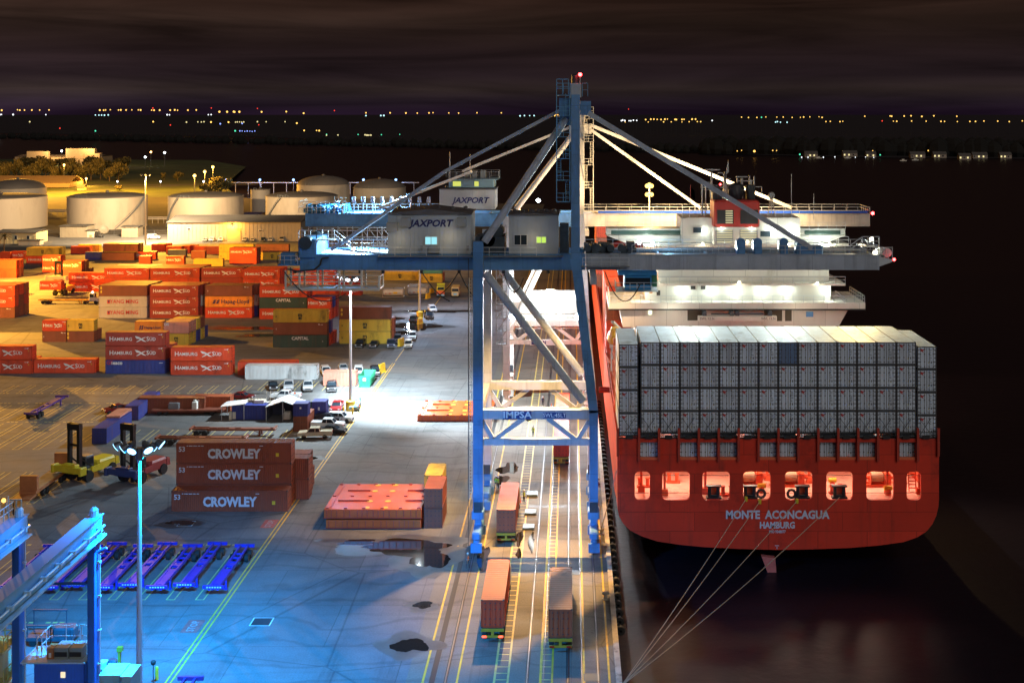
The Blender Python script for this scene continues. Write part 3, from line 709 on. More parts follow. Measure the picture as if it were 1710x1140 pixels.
mast('tall steel lamp mast with blue-white floodlights in the foreground', -38.75, 115, 24.8, ring, g_blue,
     [(170000,BLUE,(-32,121,0),128), (10000,BLUE,(-46,103,19),110), (90000,BLUE,(-47,140,0),60), (90000,BLUE,(-11,162,7),34)], base=False)
mast('tall lamp mast with yellow base beside the row of parked cars', -40.7, 236.4, 24.2, ring, g_white,
     [(230000,WHITE,(-20,250,0),128), (70000,WHITE,(-64,232,0),150)], base=True)
mast('tall brown lamp mast with yellow base beyond the parked cars', -40.4, 342, 24.5, ring[:4], g_white,
     [(50000,(.55,.72,1),(-34,338,0),150)], base=True, r=.32)
mast('far lamp mast with bluish floodlights behind the machinery house', -59.3, 474, 24.5, ring[:5], g_blue, [(9000,(.6,.75,1.0),(-62,460,0),150)], base=False)
mast('double-headed orange lamp mast in front of the pale tanks', -175.4, 528, 29, [(-1.6,0,.1,-1,-.3),(1.6,0,.1,1,-.3),(0.2,-.3,.2,0,-1)], g_sod,
     [(500000,SOD,(-150,460,0),165), (540000,(1,.70,.38),(-190,600,0),160)], base=False, r=.36)
mast('orange lamp mast standing beyond the left edge of the yard', -205, 392, 29, [(1.2,0,.1,1,-.3),(-1.2,0,.1,-1,-.3)], g_sod,
     [(1500000,SOD,(-120,372,0),165)], base=False, r=.36)
mast('orange lamp mast beyond the near left edge of the yard', -185, 285, 29, [(1.2,0,.1,1,.3),(-1.2,0,.1,-1,-.3)], g_sod,
     [(480000,SOD,(-120,330,0),165)], base=False, r=.36)
# ------------------------------------------------------------------ ship-to-shore cranes
def crane_paint(n, c): return mat(n, c, 0.45, plates=(4.2,3.1,.03), var=0.14, vs=0.35, streak=(tuple(v*.35+.02 for v in c),(1.2,1.2,.10),.6), dirt=tuple(v*.62 for v in c), ds=0.22)
M_cb = crane_paint('pale_blue_crane_paint', (0.38,0.43,0.50)); M_cw = crane_paint('cream_crane_paint', (0.62,0.60,0.55)); M_cd = crane_paint('blue_lit_crane_paint', (0.09,0.24,0.48))  # darker blue puts the blue mast light into camera-facing crane parts
M_rail = mat('handrail_steel', (0.52,0.55,0.58), 0.5, 0.2); M_rope = mat('wire_rope', (0.03,0.03,0.03), 0.7); M_mach = mat('machinery_dark', (0.05,0.07,0.09), 0.5, 0.3, var=.3, vs=1)
def clad(n, c):
    m = mat(n, c, 0.5, var=0.08, vs=0.5); return m
M_clad = clad('ribbed_wall_sheet', (0.36,0.41,0.46)); M_roofd = mat('dark_roof_sheet', (0.09,0.09,0.10), 0.6, var=.2, vs=.6)
M_glass = mat('dark_glass', (0.02,0.03,0.04), 0.08); g_win = glow('lit_window', (0.35,0.85,0.95), 0.9); g_winy = glow('lit_window_green', (0.55,0.85,0.12), 0.9); g_flood = glow('glow_flood', (0.85,0.93,1.0), 40); g_red = glow('glow_red', (1.0,0.03,0.03), 25)
M_navy = mat('navy_lettering', (0.015,0.02,0.12), 0.5); M_let = mat('white_lettering', (0.75,0.77,0.8), 0.5); M_brz = mat('worn_grating', (0.20,0.22,0.24), 0.5, .3)
def ribbed(b, x0, x1, y0, y1, z0, z1, pitch=0.55, d=0.06):
    """sheet-clad box: plain core with proud ribs on the front (-Y) and right (+X) faces"""
    b.box(x0, x1, y0, y1, z0, z1)
    n = int((x1-x0)/pitch)
    for i in range(n+1):
        x = x0+(x1-x0)*i/n; b.box(x-.05, x+.05, y0-d, y0, z0+.02, z1-.02)
    n = int((y1-y0)/pitch)
    for i in range(n+1):
        y = y0+(y1-y0)*i/n; b.box(x1, x1+d, y-.05, y+.05, z0+.02, z1-.02)
def house(name, x0, x1, y0, y1, z0, z1, parent, gable=0.5, letters=None, lsize=1.5, lx=0.0, lz=0.7, windows=(), mat_=None):
    b = MB(); ribbed(b, x0, x1, y0, y1, z0, z1); w = b.build(name, mat_ or M_clad, parent)
    xm = (x0+x1)/2; b = MB()
    b.prism([(x0-.2,z1+.004),(x1+.2,z1+.004),(x1+.2,z1+.12),(xm,z1+gable),(x0-.2,z1+.12)], y0-.25, y1+.25)
    n = 6
    for i in range(n): b.lathe([(.28,0),(.28,.25),(.1,.38)], (x0+(x1-x0)*(i+.5)/n, (y0+y1)/2, z1+.1+gable*.5), 8)
    b.build('roof', M_roofd, w)
    for (wx, wz, ww, wh, lit) in windows:
        b = MB(); b.box(wx-ww/2-.1, wx+ww/2+.1, y0-.14, y0-.065, wz-wh/2-.1, wz+wh/2+.1); b.k = 1; b.box(wx-ww/2, wx+ww/2, y0-.16, y0-.142, wz-wh/2, wz+wh/2)
        b.k = 0; b.box(wx-.04, wx+.04, y0-.18, y0-.162, wz-wh/2, wz+wh/2)
        b.build('window', [M_rail, {0: M_glass, 1: g_win, 2: g_winy}[lit]], w)
    if letters: put('lettering', text_mesh(letters, lsize, M_navy, .04, 'CENTER', 1.05, .25), w, (xm+lx, y0-.08, z0+(z1-z0)*lz))
    return w
def crane(label, Yf, Yr, P, detail=True):
    """P: parameters; local frame: x across the quay from the camera axis, y along it from the front leg plane"""
    near = P['near']; pm, pd = P['paint'], P['dark']; D = Yr-Yf
    c = thing('container_crane', label, 'container crane', (0, Yf, 0))
    # legs
    for yy, n0 in ((0, 'leg'), (D, 'leg')):
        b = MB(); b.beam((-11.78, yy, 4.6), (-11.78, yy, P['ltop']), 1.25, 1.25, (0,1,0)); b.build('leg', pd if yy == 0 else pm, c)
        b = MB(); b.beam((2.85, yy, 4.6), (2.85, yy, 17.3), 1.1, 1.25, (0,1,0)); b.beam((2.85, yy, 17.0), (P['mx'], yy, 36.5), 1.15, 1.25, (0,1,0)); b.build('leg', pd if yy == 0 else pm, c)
        # bogies
        for X in (-11.78, 2.85):
            b = MB(); b.bev(X-.75, X+.75, yy-1.1, yy+1.1, 3.7, 4.75, .15); b.beam((X,yy,4.1), (X-.0,yy,2.8), .8, .9, (0,1,0))
            for s in (-1,1):
                b.bev(X-.55, X+.55, yy+s*1.8-1.5, yy+s*1.8+1.5, 1.9, 2.75, .2)
                for q in (-.85,.85):
                    b.bev(X-.42, X+.42, yy+s*1.8+q-.75, yy+s*1.8+q+.75, .75, 1.8, .18)
                    b.k = 1; b.tube((X-.12, yy+s*1.8+q, .40), (X+.12, yy+s*1.8+q, .40), .36, .36, 14); b.k = 0
                b.box(X-.7, X+.7, yy+s*3.5-.15, yy+s*3.5+.15, .35, 1.5)
            b.k = 1; b.box(X-.5, X+.5, yy-1.2, yy-1.12, 4.6, 5.9)
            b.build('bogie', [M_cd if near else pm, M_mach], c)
        # portal beams and knee braces
        b = MB(); b.beam((-11.3,yy,16.75), (2.5,yy,16.75), 1.0, 1.15); b.build('portal_beam', pm, c)
        b = MB(); b.beam((-11.3,yy,13.25), (2.5,yy,13.25), .8, .8); b.build('sill_beam', pm, c)
        for p, q in (((-9.8,13.5),(-6.0,16.2)),((.6,13.5),(-3.0,16.2)),((-11.3,15.9),(-9.8,13.4)),((2.3,15.9),(.8,13.4))):
            b = MB(); b.beam((p[0],yy,p[1]), (q[0],yy,q[1]), .55, .55, (0,1,0)); b.build('knee_brace', pm, c)
        b = MB(); s = P.get('diag', 1)
        if s > 0: b.tube((-10.9,yy,34.6), (1.5,yy,18.3), .52, .52, 14)
        else: b.tube((-4.2,yy,30), (-11.2,yy,15.2), .6, .6, 14)
        b.build('diagonal_brace', pm, c)
    # longitudinal ties along the quay at each side
    for X in (-11.78, 2.85):
        b = MB(); b.beam((X,.7,16.6), (X,D-.7,16.6), .8, 1.2); b.beam((X,.7,P['gz0']-1.0), (X,D-.7,P['gz0']-1.0), .8, 1.0); b.build('tie_beam', pm, c)
    # girder pair and boom
    g0, g1 = P['gz0'], P['gz1']; ya, yb = P['gy']; x0, x1, xm = P['x0'], P['x1'], P['xm']
    for yy in (ya, yb):
        b = MB(); b.box(x0, xm-.06, yy, yy+1.3, g0, g1); b.box(x0, xm-.06, yy-.12, yy+1.42, g1+.003, g1+.10); b.box(x0, xm-.06, yy-.12, yy+1.42, g0-.10, g0-.003)
        for i in range(int((xm-x0)/4)): b.box(x0+4*i+2-.03, x0+4*i+2+.03, yy-.05, yy-.002, g0+.01, g1-.01)
        b.build('girder', pd if near else M_cd, c)  # far girder's blue light is put into its paint
        b = MB(); b.box(xm+.06, x1, yy, yy+1.3, g0, g1); b.box(xm+.06, x1, yy-.12, yy+1.42, g1+.003, g1+.08); b.box(xm+.06, x1, yy-.12, yy+1.42, g0-.08, g0-.003)
        for i in range(int((x1-xm)/5)): b.box(xm+5*i+2-.03, xm+5*i+2+.03, yy-.04, yy-.002, g0+.01, g1-.01)
        b.build('boom', pm, c)
    b = MB()
    x = x0+1.5
    while x < x1-1:
        b.beam((x,ya+1.42,g1-.5), (x,yb-.12,g1-.5), .35, .7); x += 6.5
    b.build('cross_tie', pm, c)
    # walkways with handrails
    b = MB(); b.box(x0+.3, P['hx0']-.3, ya+1.45, yb-.15, g1-.12, g1-.02); b.build('deck_plate', P['deck'], c)
    b = MB(); b.box(xm+.3, x1-.3, ya+1.45, ya+2.6, g1-.12, g1-.02); b.box(xm+.3, x1-.3, yb-1.3, yb-.15, g1-.12, g1-.02); b.build('deck_plate', M_brz if near else P['deck'], c)
    b = MB(); rr = b.rail
    rr([(x0+.3,yb+1.3,g1+.1),(P['hx0'],yb+1.3,g1+.1)], 1.1, 1.6); rr([(x0+.3,ya+.1,g1+.1),(x0+.3,yb+1.3,g1+.1)], 1.1, 1.6)
    rr([(xm,yb+1.3,g1+.1),(x1,yb+1.3,g1+.1)], 1.1, 1.9 if near else 2.4); rr([(x1,ya,g1+.1),(x1,yb+1.3,g1+.1)], 1.1, 1.6)
    if not near: rr([(x0,ya+.1,g1+.1),(P['hx0'],ya+.1,g1+.1)], 1.1, 1.8); rr([(xm,ya+.1,g1+.1),(x1,ya+.1,g1+.1)], 1.2, 2.2)
    else:
        rr([(P['hx0']-1,ya-1.0,g1-.0),(P['hx1']+8.5,ya-1.0,g1-.0)], 1.1, 2.0); rr([(1.5,ya-.9,g0+.5),(7.5,ya-.9,g0+.5)], 1.1, 1.2); rr([(8,ya+1.2,g1),(21,ya+1.2,g1)], 1.2, .8)
        rr([(26,ya+.2,g1+.1),(x1-.5,ya+.2,g1+.1)], 1.1, 2.0)
    b.build('handrail', M_rail, c)
    if near:
        b = MB(); b.box(P['hx0']-1.2, -1.0, ya-1.1, ya-.15, g1-.15, g1-.03); b.box(1.3, 7.6, ya-1.0, ya-.15, g0+.38, g0+.48); b.build('side_walkway', M_brz, c)
    # mast, apex, stays
    mx, mz = P['mx'], P['mz']; ay = P['ay']
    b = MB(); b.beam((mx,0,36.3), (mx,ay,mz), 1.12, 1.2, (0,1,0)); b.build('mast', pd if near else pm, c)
    b = MB(); b.beam((mx,D,36.3), (mx,ay+3.2,mz-1.5), .9, .9, (0,1,0)); b.build('mast', pm, c)
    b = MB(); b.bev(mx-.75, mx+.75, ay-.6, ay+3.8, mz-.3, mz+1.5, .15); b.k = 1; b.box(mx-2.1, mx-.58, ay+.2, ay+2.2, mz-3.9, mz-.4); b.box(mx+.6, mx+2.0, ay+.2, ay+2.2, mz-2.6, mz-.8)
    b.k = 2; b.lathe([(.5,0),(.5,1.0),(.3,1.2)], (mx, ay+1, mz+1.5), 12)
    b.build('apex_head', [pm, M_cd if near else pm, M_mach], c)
    b = MB()
    q = P['att']
    for yy in (ay+.5, ay+2.4):
        for (ax, az, bx, bz, w) in P['stays']:
            yb2 = ya+.6 if yy < ay+1 else yb+.6
            b.beam((mx+ax,yy,az), (bx,yb2,bz), w, w*1.1, (0,1,0))
    b.build('stay', pm, c)
    b = MB(); ax, az, bx, bz = P['back']; b.tube((mx+ax,ay+.3,az), (bx,0,bz), .48, .48, 14); b.tube((mx+ax,ay+2.6,az), (bx,D,bz), .48, .48, 14); b.build('back_brace', pm, c)
    # stairs and caged ladders on the mast
    sx = P['stair']; z = P['sz0']; i = 0
    b = MB(); st = P['sstep']
    while z < P['sz1']-.5:
        zt = min(z+st, P['sz1']); xa, xb = mx+sx-.85, mx+sx+.85
        b.box(xa, xb, .2, 1.6, z-.06, z)
        for xx in (xa, xb):
            for yy in (.2,1.6): b.beam((xx,yy,z), (xx,yy,zt), .09)
        b.rail([(xa,.2,z),(xb,.2,z)], 1.1, .85, .06); b.rail([(xa,.2,z),(xa,1.6,z)], 1.1, .7, .06)
        if i % 2: b.ladder((xa+.3,.9,z), (xa+.3,.9,zt), (.5,0,0), .3, .06)
        else: b.ladder((xb-.3,.9,z), (xb-.3,.9,zt), (.5,0,0), .3, .06)
        z = zt; i += 1
    b.rail([(mx+sx-.85,.1,z),(mx+sx+.85,.1,z)], 1.3, .8, .07)
    b.build('stair_tower', P['stairmat'], c)
    # obstruction lamp
    b = MB(); b.tube((mx+.6,ay,mz+1.3), (mx+.6,ay,mz+2.4), .06); b.k = 1; b.ball((mx+.6,ay,mz+2.6), .24, 10, 6); b.build('obstruction_lamp', [M_rail, g_red], c)
    b = MB(); b.rail([(mx-2.4,ay-.4,mz+.1),(mx-.9,ay-.4,mz+.1)], 1.9, .8, .08); b.rail([(mx+.9,ay+1,mz-.2),(mx+1.6,ay+1,mz-.2)], 1.7, .7, .06); b.box(mx-2.4,mx-.8,ay-.5,ay+1.5,mz-.08,mz); b.build('apex_platform', P['stairmat'], c)
    return c
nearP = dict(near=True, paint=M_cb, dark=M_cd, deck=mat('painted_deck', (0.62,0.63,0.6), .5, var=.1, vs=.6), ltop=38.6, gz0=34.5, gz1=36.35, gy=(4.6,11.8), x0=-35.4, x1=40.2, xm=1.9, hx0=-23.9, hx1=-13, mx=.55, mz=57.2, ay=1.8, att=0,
    stays=[(-1.6,55.4,-16.2,47.4,.42),(-16.75,47.4,-31.4,37.0,.42),(1.6,54.9,31.5,37.2,.62)], back=(-1.2,54.2,-11.0,38.5), stair=-1.55, sz0=43.6, sz1=57.6, sstep=2.75, stairmat=mat('stair_blue', (.12,.34,.58), .5, .1))
cr = crane('nearest quay crane, blue, with its boom reaching over the red ship', 162.6, 179.7, nearP)
Yf = 162.6; ya = 4.6; g1 = 36.35; g0 = 34.5
# lettering plates on the front portal beam
for px, py, s, wd, hh, ls in ((864,691,'IMPSA',3.6,1.05,.95),(926,691.5,'SWL:45LT',2.9,.72,.55)):
    X = PX(px, Yf); Z = PZ(py, Yf); b = MB(); b.box(X-wd/2, X+wd/2, -.58, -.51, Z-hh/2, Z+hh/2); pl = b.build('sign_plate', mat('sign_navy', (.02,.05,.22), .5), cr)
    put('lettering', text_mesh(s, ls*1.25, M_let, .03 if s == 'IMPSA' else .01, 'CENTER', 1.15 if s == 'IMPSA' else 1.0), pl, (X, -.60, Z))
house('machine_house', -23.9, -13.2, 5.0, 12.6, g1+.12, 41.6, cr, .75, 'JAXPORT', 1.25, .2, .77, [(-18.3,38.2,1.5,.95,1)])
b = MB(); b.box(-24.05,-22.6,4.2,4.95,39.5,40.6); b.box(-22.2,-20.9,4.2,4.94,40.1,41.2); b.box(-14.9,-13.7,4.2,4.94,40.1,41.2); b.box(-18.6,-17.2,4.3,4.94,36.6,37.5); b.box(-19.6,-19.3,4.0,4.3,37.0,37.6); b.box(-13.6,-13.3,4.0,4.3,37.0,37.6); b.build('vent_box', mat('vent_grey', (.25,.27,.28), .5), cr)
house('electrical_house', -8.1, -1.75, 5.0, 12.0, g1+.12, 41.5, cr, .3, None, 1, 0, .5, [(-6.6,38.3,1.6,1.25,0),(-3.9,38.3,1.2,.75,2)])
b = MB(); b.box(-12.6,-8.8,6,11,g1,38.6); b.tube((-11,6,38.2),(-11,11,38.2),1.0,1.0,16); b.tube((-9.6,6.5,39.2),(-9.6,10,39.2),.7,.7,14); b.box(-1.5,-.3,6,9,g1,40.2); b.rail([(-12.8,4.4,g1),(-8.6,4.4,g1)],1.1,.9); b.build('hoist_machinery', M_mach, cr)
# back end of the girder: sheaves, platform, hanging cage, festoon loops
b = MB(); b.bev(-35.6,-33.2,4.3,13.4,g1-.3,38.4,.2); b.k = 1
b.tube((-34.6,4.0,38.0),(-34.6,5.2,38.0),.85,.85,18); b.tube((-34.6,11.8,38.0),(-34.6,13.0,38.0),.85,.85,18); b.k = 0
b.box(-38.2,-35.45,4.2,8.5,35.0,35.2); b.box(-37.9,-36.0,4.6,6.4,35.2,36.6); b.build('end_sheave_frame', [M_cd, M_mach], cr)
b = MB(); b.rail([(-38.2,4.2,35.2),(-35.6,4.2,35.2)],1.1,.9); b.rail([(-38.2,4.2,35.2),(-38.2,8.5,35.2)],1.1,1.2); b.rail([(-33.2,4.4,38.4),(-30.9,4.4,38.4)],1.3,.8,.1); b.beam((-30.9,4.4,39.7),(-28.7,4.4,37.9),.1); b.beam((-30.9,4.4,39.1),(-28.7,4.4,37.3),.1); b.rail([(-28.7,4.4,36.8),(-24.2,4.4,36.8)],1.1,.75,.1); b.rail([(-35.5,4.4,38.4),(-33.2,4.4,38.4)],1.2,.8,.1)
b.box(-33.2,-30.9,4.3,6,38.25,38.38); b.build('end_platform', M_rail, cr)
M_cage = mat('cream_cage_paint', (.62,.58,.48), .5)
b = MB()
for y in (4.4, 7.6):
    for x in (-37.2,-35.4,-33.0,-30.2,-27.3,-25.0): b.beam((x,y,31.9 if x < -25.5 else 32.0),(x,y,34.4 if x < -26 else 33.7),.24)
    for z in (32.0,32.9,33.7): b.beam((-37.2,y,z),(-25.0,y,z),.12)
    b.beam((-37.2,y,31.9),(-25.0,y,31.9),.3)
b.box(-37.2,-25.0,4.5,7.5,31.85,31.95)
for x in (-37.2,-31.0,-25.0):
    b.beam((x,4.4,33.5),(x,7.6,33.5),.12); b.beam((x,4.4,32.0),(x,7.6,32.0),.2)
b.build('maintenance_cage', M_cage, cr)
b = MB()
def sag(p, q, d, n=10): return [Vector(p).lerp(Vector(q), i/n)+Vector((0,0,-d*4*(i/n)*(1-i/n))) for i in range(n+1)]
b.path([(-36.9,4.1,34.6),(-35.6,4.1,34.3),(-33.4,4.0,34.5),(-32.6,4.0,35.2),(-32.4,4.0,36.0),(-31.5,4.0,36.1)], .12); 
for p, q, d in (((-37.3,4.2,34.2),(-29.3,4.2,31.4),2.2),((-19.5,4.2,34.3),(-15.8,4.2,30.4),.6),((-14.6,4.2,34.3),(-11.9,4.2,30.2),.5),((-14.6,4.2,34.3),(-17.5,4.2,31),.5),((4.4,4.4,34.2),(9.0,4.4,32.6),3.0),((-8.8,4.4,34.2),(-6.2,4.4,33.4),2.2)): b.path(sag(p,q,d), .075)
for x in (-36,-33,-27.5,-24.5,-19.5,-14.6,-8.8,-3): b.box(x-.2,x+.2,4.3,4.5,34.0,34.38)
b.build('festoon_cable', M_rope, cr)
# landside cable ladder down the outer leg
b = MB(); b.ladder((-12.75,-.2,6), (-12.75,-.2,34), (.35,0,0), .42, .07); b.beam((-12.75,-.2,13), (-12.4,-.1,13), .1); b.build('leg_ladder', M_cage, cr)
b = MB(); b.path([(-13.0,-.5,36.5),(-13.0,-.5,.2)], .05); b.build('power_cable', M_rope, cr)
# trolley machinery and driver's cab
b = MB(); b.bev(7.0,10.6,6.0,9.6,31.6,33.6,.2); b.box(6.2,11.2,5.6,10,33.6,34.2); b.k = 1; b.box(7.15,10.4,5.97,6.0,32.3,33.2); b.k = 2; b.box(10.7,11.3,6,9,32,34); cab = b.build('driver_cab', [mat('cab_blue', (.05,.30,.62), .4), M_glass, mat('cab_green', (.05,.22,.12), .5)], cr)
b = MB(); b.rail([(5.9,5.7,31.5),(11.4,5.7,31.5)],1.1,.9); b.box(5.9,11.4,5.6,10,31.4,31.5); b.rail([(5.9,5.7,31.5),(5.9,10,31.5)],1.1,1); b.build('cab_walkway', M_rail, cab)
b = MB(); random.seed(4)
for i in range(26):
    x = 1.6+6.5*random.random(); b.box(x,x+.3+.8*random.random(),5.5+4*random.random(),10.5,g1,g1+.3+1.0*random.random())
for x in (2.2,3.5,5.2,6.6): b.tube((x,5.6,g1+.8),(x,6.8,g1+.8),.5,.5,12)
b.build('boom_hinge_machinery', M_mach, cr)
b = MB()
for x in (22.2,24.4,27.8): b.bev(x-.5,x+.6,5,7,g1+.1,g1+1.9,.2); b.tube((x,4.9,g1+1.6),(x,5.4,g1+1.6),.6,.6,14)
b.bev(29.4,33.0,5.0,6.4,g1+.1,g1+1.2,.2); b.tube((30.2,4.8,g1+1.2),(30.2,6.6,g1+1.2),.75,.75,16); b.build('boom_sheaves', M_cd, cr)
b = MB(); b.rail([(38.0,4.6,g1+1.2),(40.2,4.6,g1+1.2)],1.2,.7,.1); b.beam((36.2,4.6,g1+1.1),(38,4.6,g1+2.4),.1); b.beam((36.2,4.6,g1+.6),(38,4.6,g1+1.8),.1); b.box(38,40.3,4.6,8,g1+1.0,g1+1.15); b.prism([(40.3,g0+.3),(42.0,g0+.9),(42.0,g0+1.2),(40.3,g0+1.6)],5,12); b.rail([(40.4,5,g0+1.3),(42.0,5,g0+1.3)],1.5,.6,.09); b.ball((40.8,6,g1+.4),.6,12,8); b.tube((41.6,6,g0+2.0),(41.6,7.2,g0+2.0),.6,.6,14); b.build('boom_tip', M_rail, cr)
# red tip lamp and small boom floodlights
b = MB(); b.ball((42.3,5.2,g0+1.2),.2,8,6); b.build('tip_lamp', g_red, cr)
for px, py, gm in ((505,404,g_flood),(516,402,g_warm),(586,415,g_warm),(1095,405,g_warm)): 
    pass
def floodbox(parent, X, Yl, Z, gm, s=.35, n=(0,-1,-.5)):
    b = MB(); d = Vector(n).normalized(); p = Vector((X,Yl,Z)); b.tube(p-d*s, p, s*.6, s, 10); b.k = 1; b.tube(p+d*.003, p+d*.05, s*.95, s*.9, 10)
    return b.build('floodlight', [M_head, gm], parent)
for px, py, gm, s in ((505,405,g_flood,.42),(518,400,g_warm,.30),(591,415,g_warm,.25),(1455,399,g_warm,.3),(1461,421,g_warm,.32)):
    floodbox(cr, PX(px,168), 5.2, PZ(py,168), gm, s)
lamp('girder_flood', 'SPOT', (PX(505,168), Yf+6.0, PZ(404,168)+.4), 9000, (.5,.8,1), None, (-27,Yf+8,36.3), .2, 150)
lamp('girder_flood', 'SPOT', (PX(600,172), Yf+11.5, 40.2), 20000, (.5,.8,1), None, (-29,Yf+7.5,36.3), .2, 150)
lamp('boom_flood', 'SPOT', (38.8, Yf+6.2, 38.4), 900, WARM, None, (32,Yf+7,36.3), .2, 150)
lamp('house_walk_lamp', 'POINT', (-16.0, Yf+3.0, 38.6), 55, WARM, None, None, .15); lamp('house_walk_lamp', 'POINT', (-22.5, Yf+3.0, 38.4), 45, WARM, None, None, .15); lamp('house_walk_lamp', 'POINT', (-5, Yf+3.0, 38.4), 45, WARM, None, None, .15)
lamp('boom_rail_lamp', 'POINT', (13, Yf+9, 38.4), 900, (.25,.65,1), None, None, .3)
# floodlights under the girder lighting the quay, plus one added to brighten hatch covers
for X, Yl, tg, pw, an in ((-8.5, 8, (-9,172,0), 36000, 84), (-2.5, 8, (-4,176,0), 36000, 84), (-6, 8, (-4.5,150,0), 130000, 58), (-13, 8, (-26,172,0), 40000, 44)):
    floodbox(cr, X, Yl, 34.1, g_warm, .4, (0,-.2,-1)); lamp('girder_flood', 'SPOT', (X, Yf+Yl-.2, 33.6), pw, (1,.55,.17), None, tg, .3, an, .7)
# ---------------------------------------------------------------- the second crane beyond it
farP = dict(near=False, paint=M_cw, dark=M_cb, deck=M_cw, ltop=36.0, gz0=33.9, gz1=36.1, gy=(4.6,11.8), x0=-49.3, x1=55.4, xm=1.9, hx0=-24.6, hx1=-14, mx=1.75, mz=53.6, ay=2.2, att=0, diag=-1,
    stays=[(-1.4,52.4,-20.2,44.0,.45),(-20.2,44.0,-36.0,37.0,.45),(1.2,52.2,24.0,37.2,.55),(1.8,52.6,41.0,37.2,.6)], back=(-1.0,51.4,-10.6,36.5), stair=1.45, sz0=37.0, sz1=54.6, sstep=4.2, stairmat=M_cage)
cf = crane('second quay crane behind it, cream white, with orange-lit boom and red tip lamp', 233.0, 250.0, farP)
Y2 = 233.0
house('machine_house', -24.4, -14.2, 5.0, 13.0, 36.9, 40.6, cf, .2, 'JAXPORT', 1.5, .6, .45, [])
b = MB(); b.box(-22.8,-14.4,5.4,12.5,40.95,42.4); b.box(-22.8,-13.6,5.0,13,42.42,42.55)
up = b.build('control_cabin', mat('cabin_blue', (.16,.28,.38), .5), cf)
b = MB(); b.box(-22,-20.5,5.33,5.39,41.2,42.1); b.box(-18,-17.2,5.33,5.39,41.2,42.1); b.build('window', glow('lit_cabin', (.75,.8,.15), .8), up)
b = MB()
for x in (-20.0,-18.6,-17.0): b.box(x,x+1.0,7,9,42.6,44.0)
b.rail([(-22.8,5,42.6),(-13.6,5,42.6)],1.3,1.6); b.rail([(-13.6,5,42.6),(-13.6,13,42.6)],1.3,1.6); b.rail([(-24,13,42.6),(-13.6,13,42.6)],1.3,1.6); b.tube((-22.6,6,42.6),(-22.6,6,47.5),.08); b.tube((-18.8,6,42.6),(-18.8,6,47.2),.07); b.build('roof_equipment', M_brz, up)
for i in range(9):
    X = PX(591+i*15.6, Y2+6); b = MB(); b.tube((X,6.0,36.1),(X,6.0,38.2),.07,.07,6); b.box(X-.35,X+.35,5.8,6.2,38.1,38.5); b.bev(X-.3,X+.3,5.6,6.4,38.5,39.2,.1); b.build('post_light', M_rail, cf)
lamp('rear_girder_flood', 'SPOT', (-31,Y2+8.5,39.8), 50000, (.35,.7,1), None, (-36,Y2+8,36), .3, 160); lamp('rear_girder_flood', 'SPOT', (-44,Y2+8.5,39.5), 30000, (.15,.5,1), None, (-40,Y2+3,35), .3, 160)
b = MB(); random.seed(9)
for i in range(40):
    x = -50+8.5*random.random(); b.box(x,x+.3+1.1*random.random(),4.8+6*random.random(),12,36.2,36.5+1.2*random.random())
for x in (-48.5,-46.3,-44): b.tube((x,5,37.0),(x,6.2,37.0),.6,.6,12)
b.build('hoist_machinery', mat('machinery_blue', (.05,.22,.36), .45, .2, var=.4, vs=1), cf)
b = MB(); b.rail([(-50.5,4.6,36.2),(-41.5,4.6,36.2)],2.2,.8,.09); b.rail([(-50.5,4.6,36.2),(-50.5,12,36.2)],2.2,1); b.rail([(-43.8,4.5,36.2),(-41.8,4.5,36.2)],3.0,.7,.1); b.build('machinery_cage', M_cage, cf)
# trussed walkway hanging under the rear girder
b = MB()
for y in (5,11):
    for z in (33.0,31.2,29.6): b.beam((-50,y,z),(-24.6,y,z),.16)
    x = -50; i = 0
    while x < -25:
        b.beam((x,y,33.6),(x,y,29.4),.13)
        if i % 2 == 0 or x > -37: b.beam((x,y,33.2),(x+2.8,y,29.6),.10)
        if x > -37 and i % 2: b.beam((x,y,29.6),(x+2.8,y,33.2),.12)
        x += 2.8; i += 1
b.box(-50,-24.6,5,11,29.3,29.4); b.rail([(-37,4.8,28.0),(-25,4.8,28.0)],1.1,.8,.09); b.box(-37,-25,4.8,8,27.9,28.0); b.beam((-31.5,5,33.5),(-31.5,5,27.9),.3); b.beam((-26.5,5,33.5),(-26.5,5,27.9),.4)
b.build('hanging_walkway', M_rail, cf)
lamp('walkway_lamp', 'POINT', (-28.5,Y2+6.5,30.8), 2500, (.75,.9,1), None, None, .2)
# white gantry bridge between the far legs, sign and floods
b = MB(); b.bev(-10.8,2.2,1.5,15.5,18.2,20.5,.3); b.box(-10.8,2.2,.9,1.45,15.6,18.1); b.build('portal_box', M_cw, cf)
b = MB(); b.box(-9.4,2.0,.82,.88,15.75,17.0); b.k = 1
for i in range(4): x = -8.6+i*3.2; b.tube((x,.6,16.0),(x,.78,16.0),.42,.42,14); b.tube((x,.55,16.0),(x,.6,16.0),.28,.28,12)
b.build('cable_opening', [M_mach, M_cw], cf)
b = MB(); b.rail([(-9.6,.5,15.3),(2,.5,15.3)],1.1,1.4,.09); b.build('handrail', M_rail, cf)
b = MB(); b.box(-7.4,-2.8,-.58,-.52,12.75,13.75); sp_ = b.build('sign_plate', mat('sign_white', (.6,.6,.6), .5), cf)
put('lettering', text_mesh('HAN', .8, M_navy, .03), sp_, (-5.4,-.60,13.25))
b = MB(); b.box(-7.2,-6.4,-.60,-.585,12.85,13.65); b.build('sign_emblem', M_navy, sp_)
b = MB(); b.box(-4.6,-3.0,2.5,4.2,20.55,22.2); b.box(-6,-4.6,2.8,3.6,21.6,22.0); b.rail([(-2.2,2.2,20.5),(1.2,2.2,20.5)],1.4,.6,.1)
for x in (-4.4,-3.9,-3.4): b.tube((x,2.3,20.5),(x,2.3,21.2),.18,.18,8)
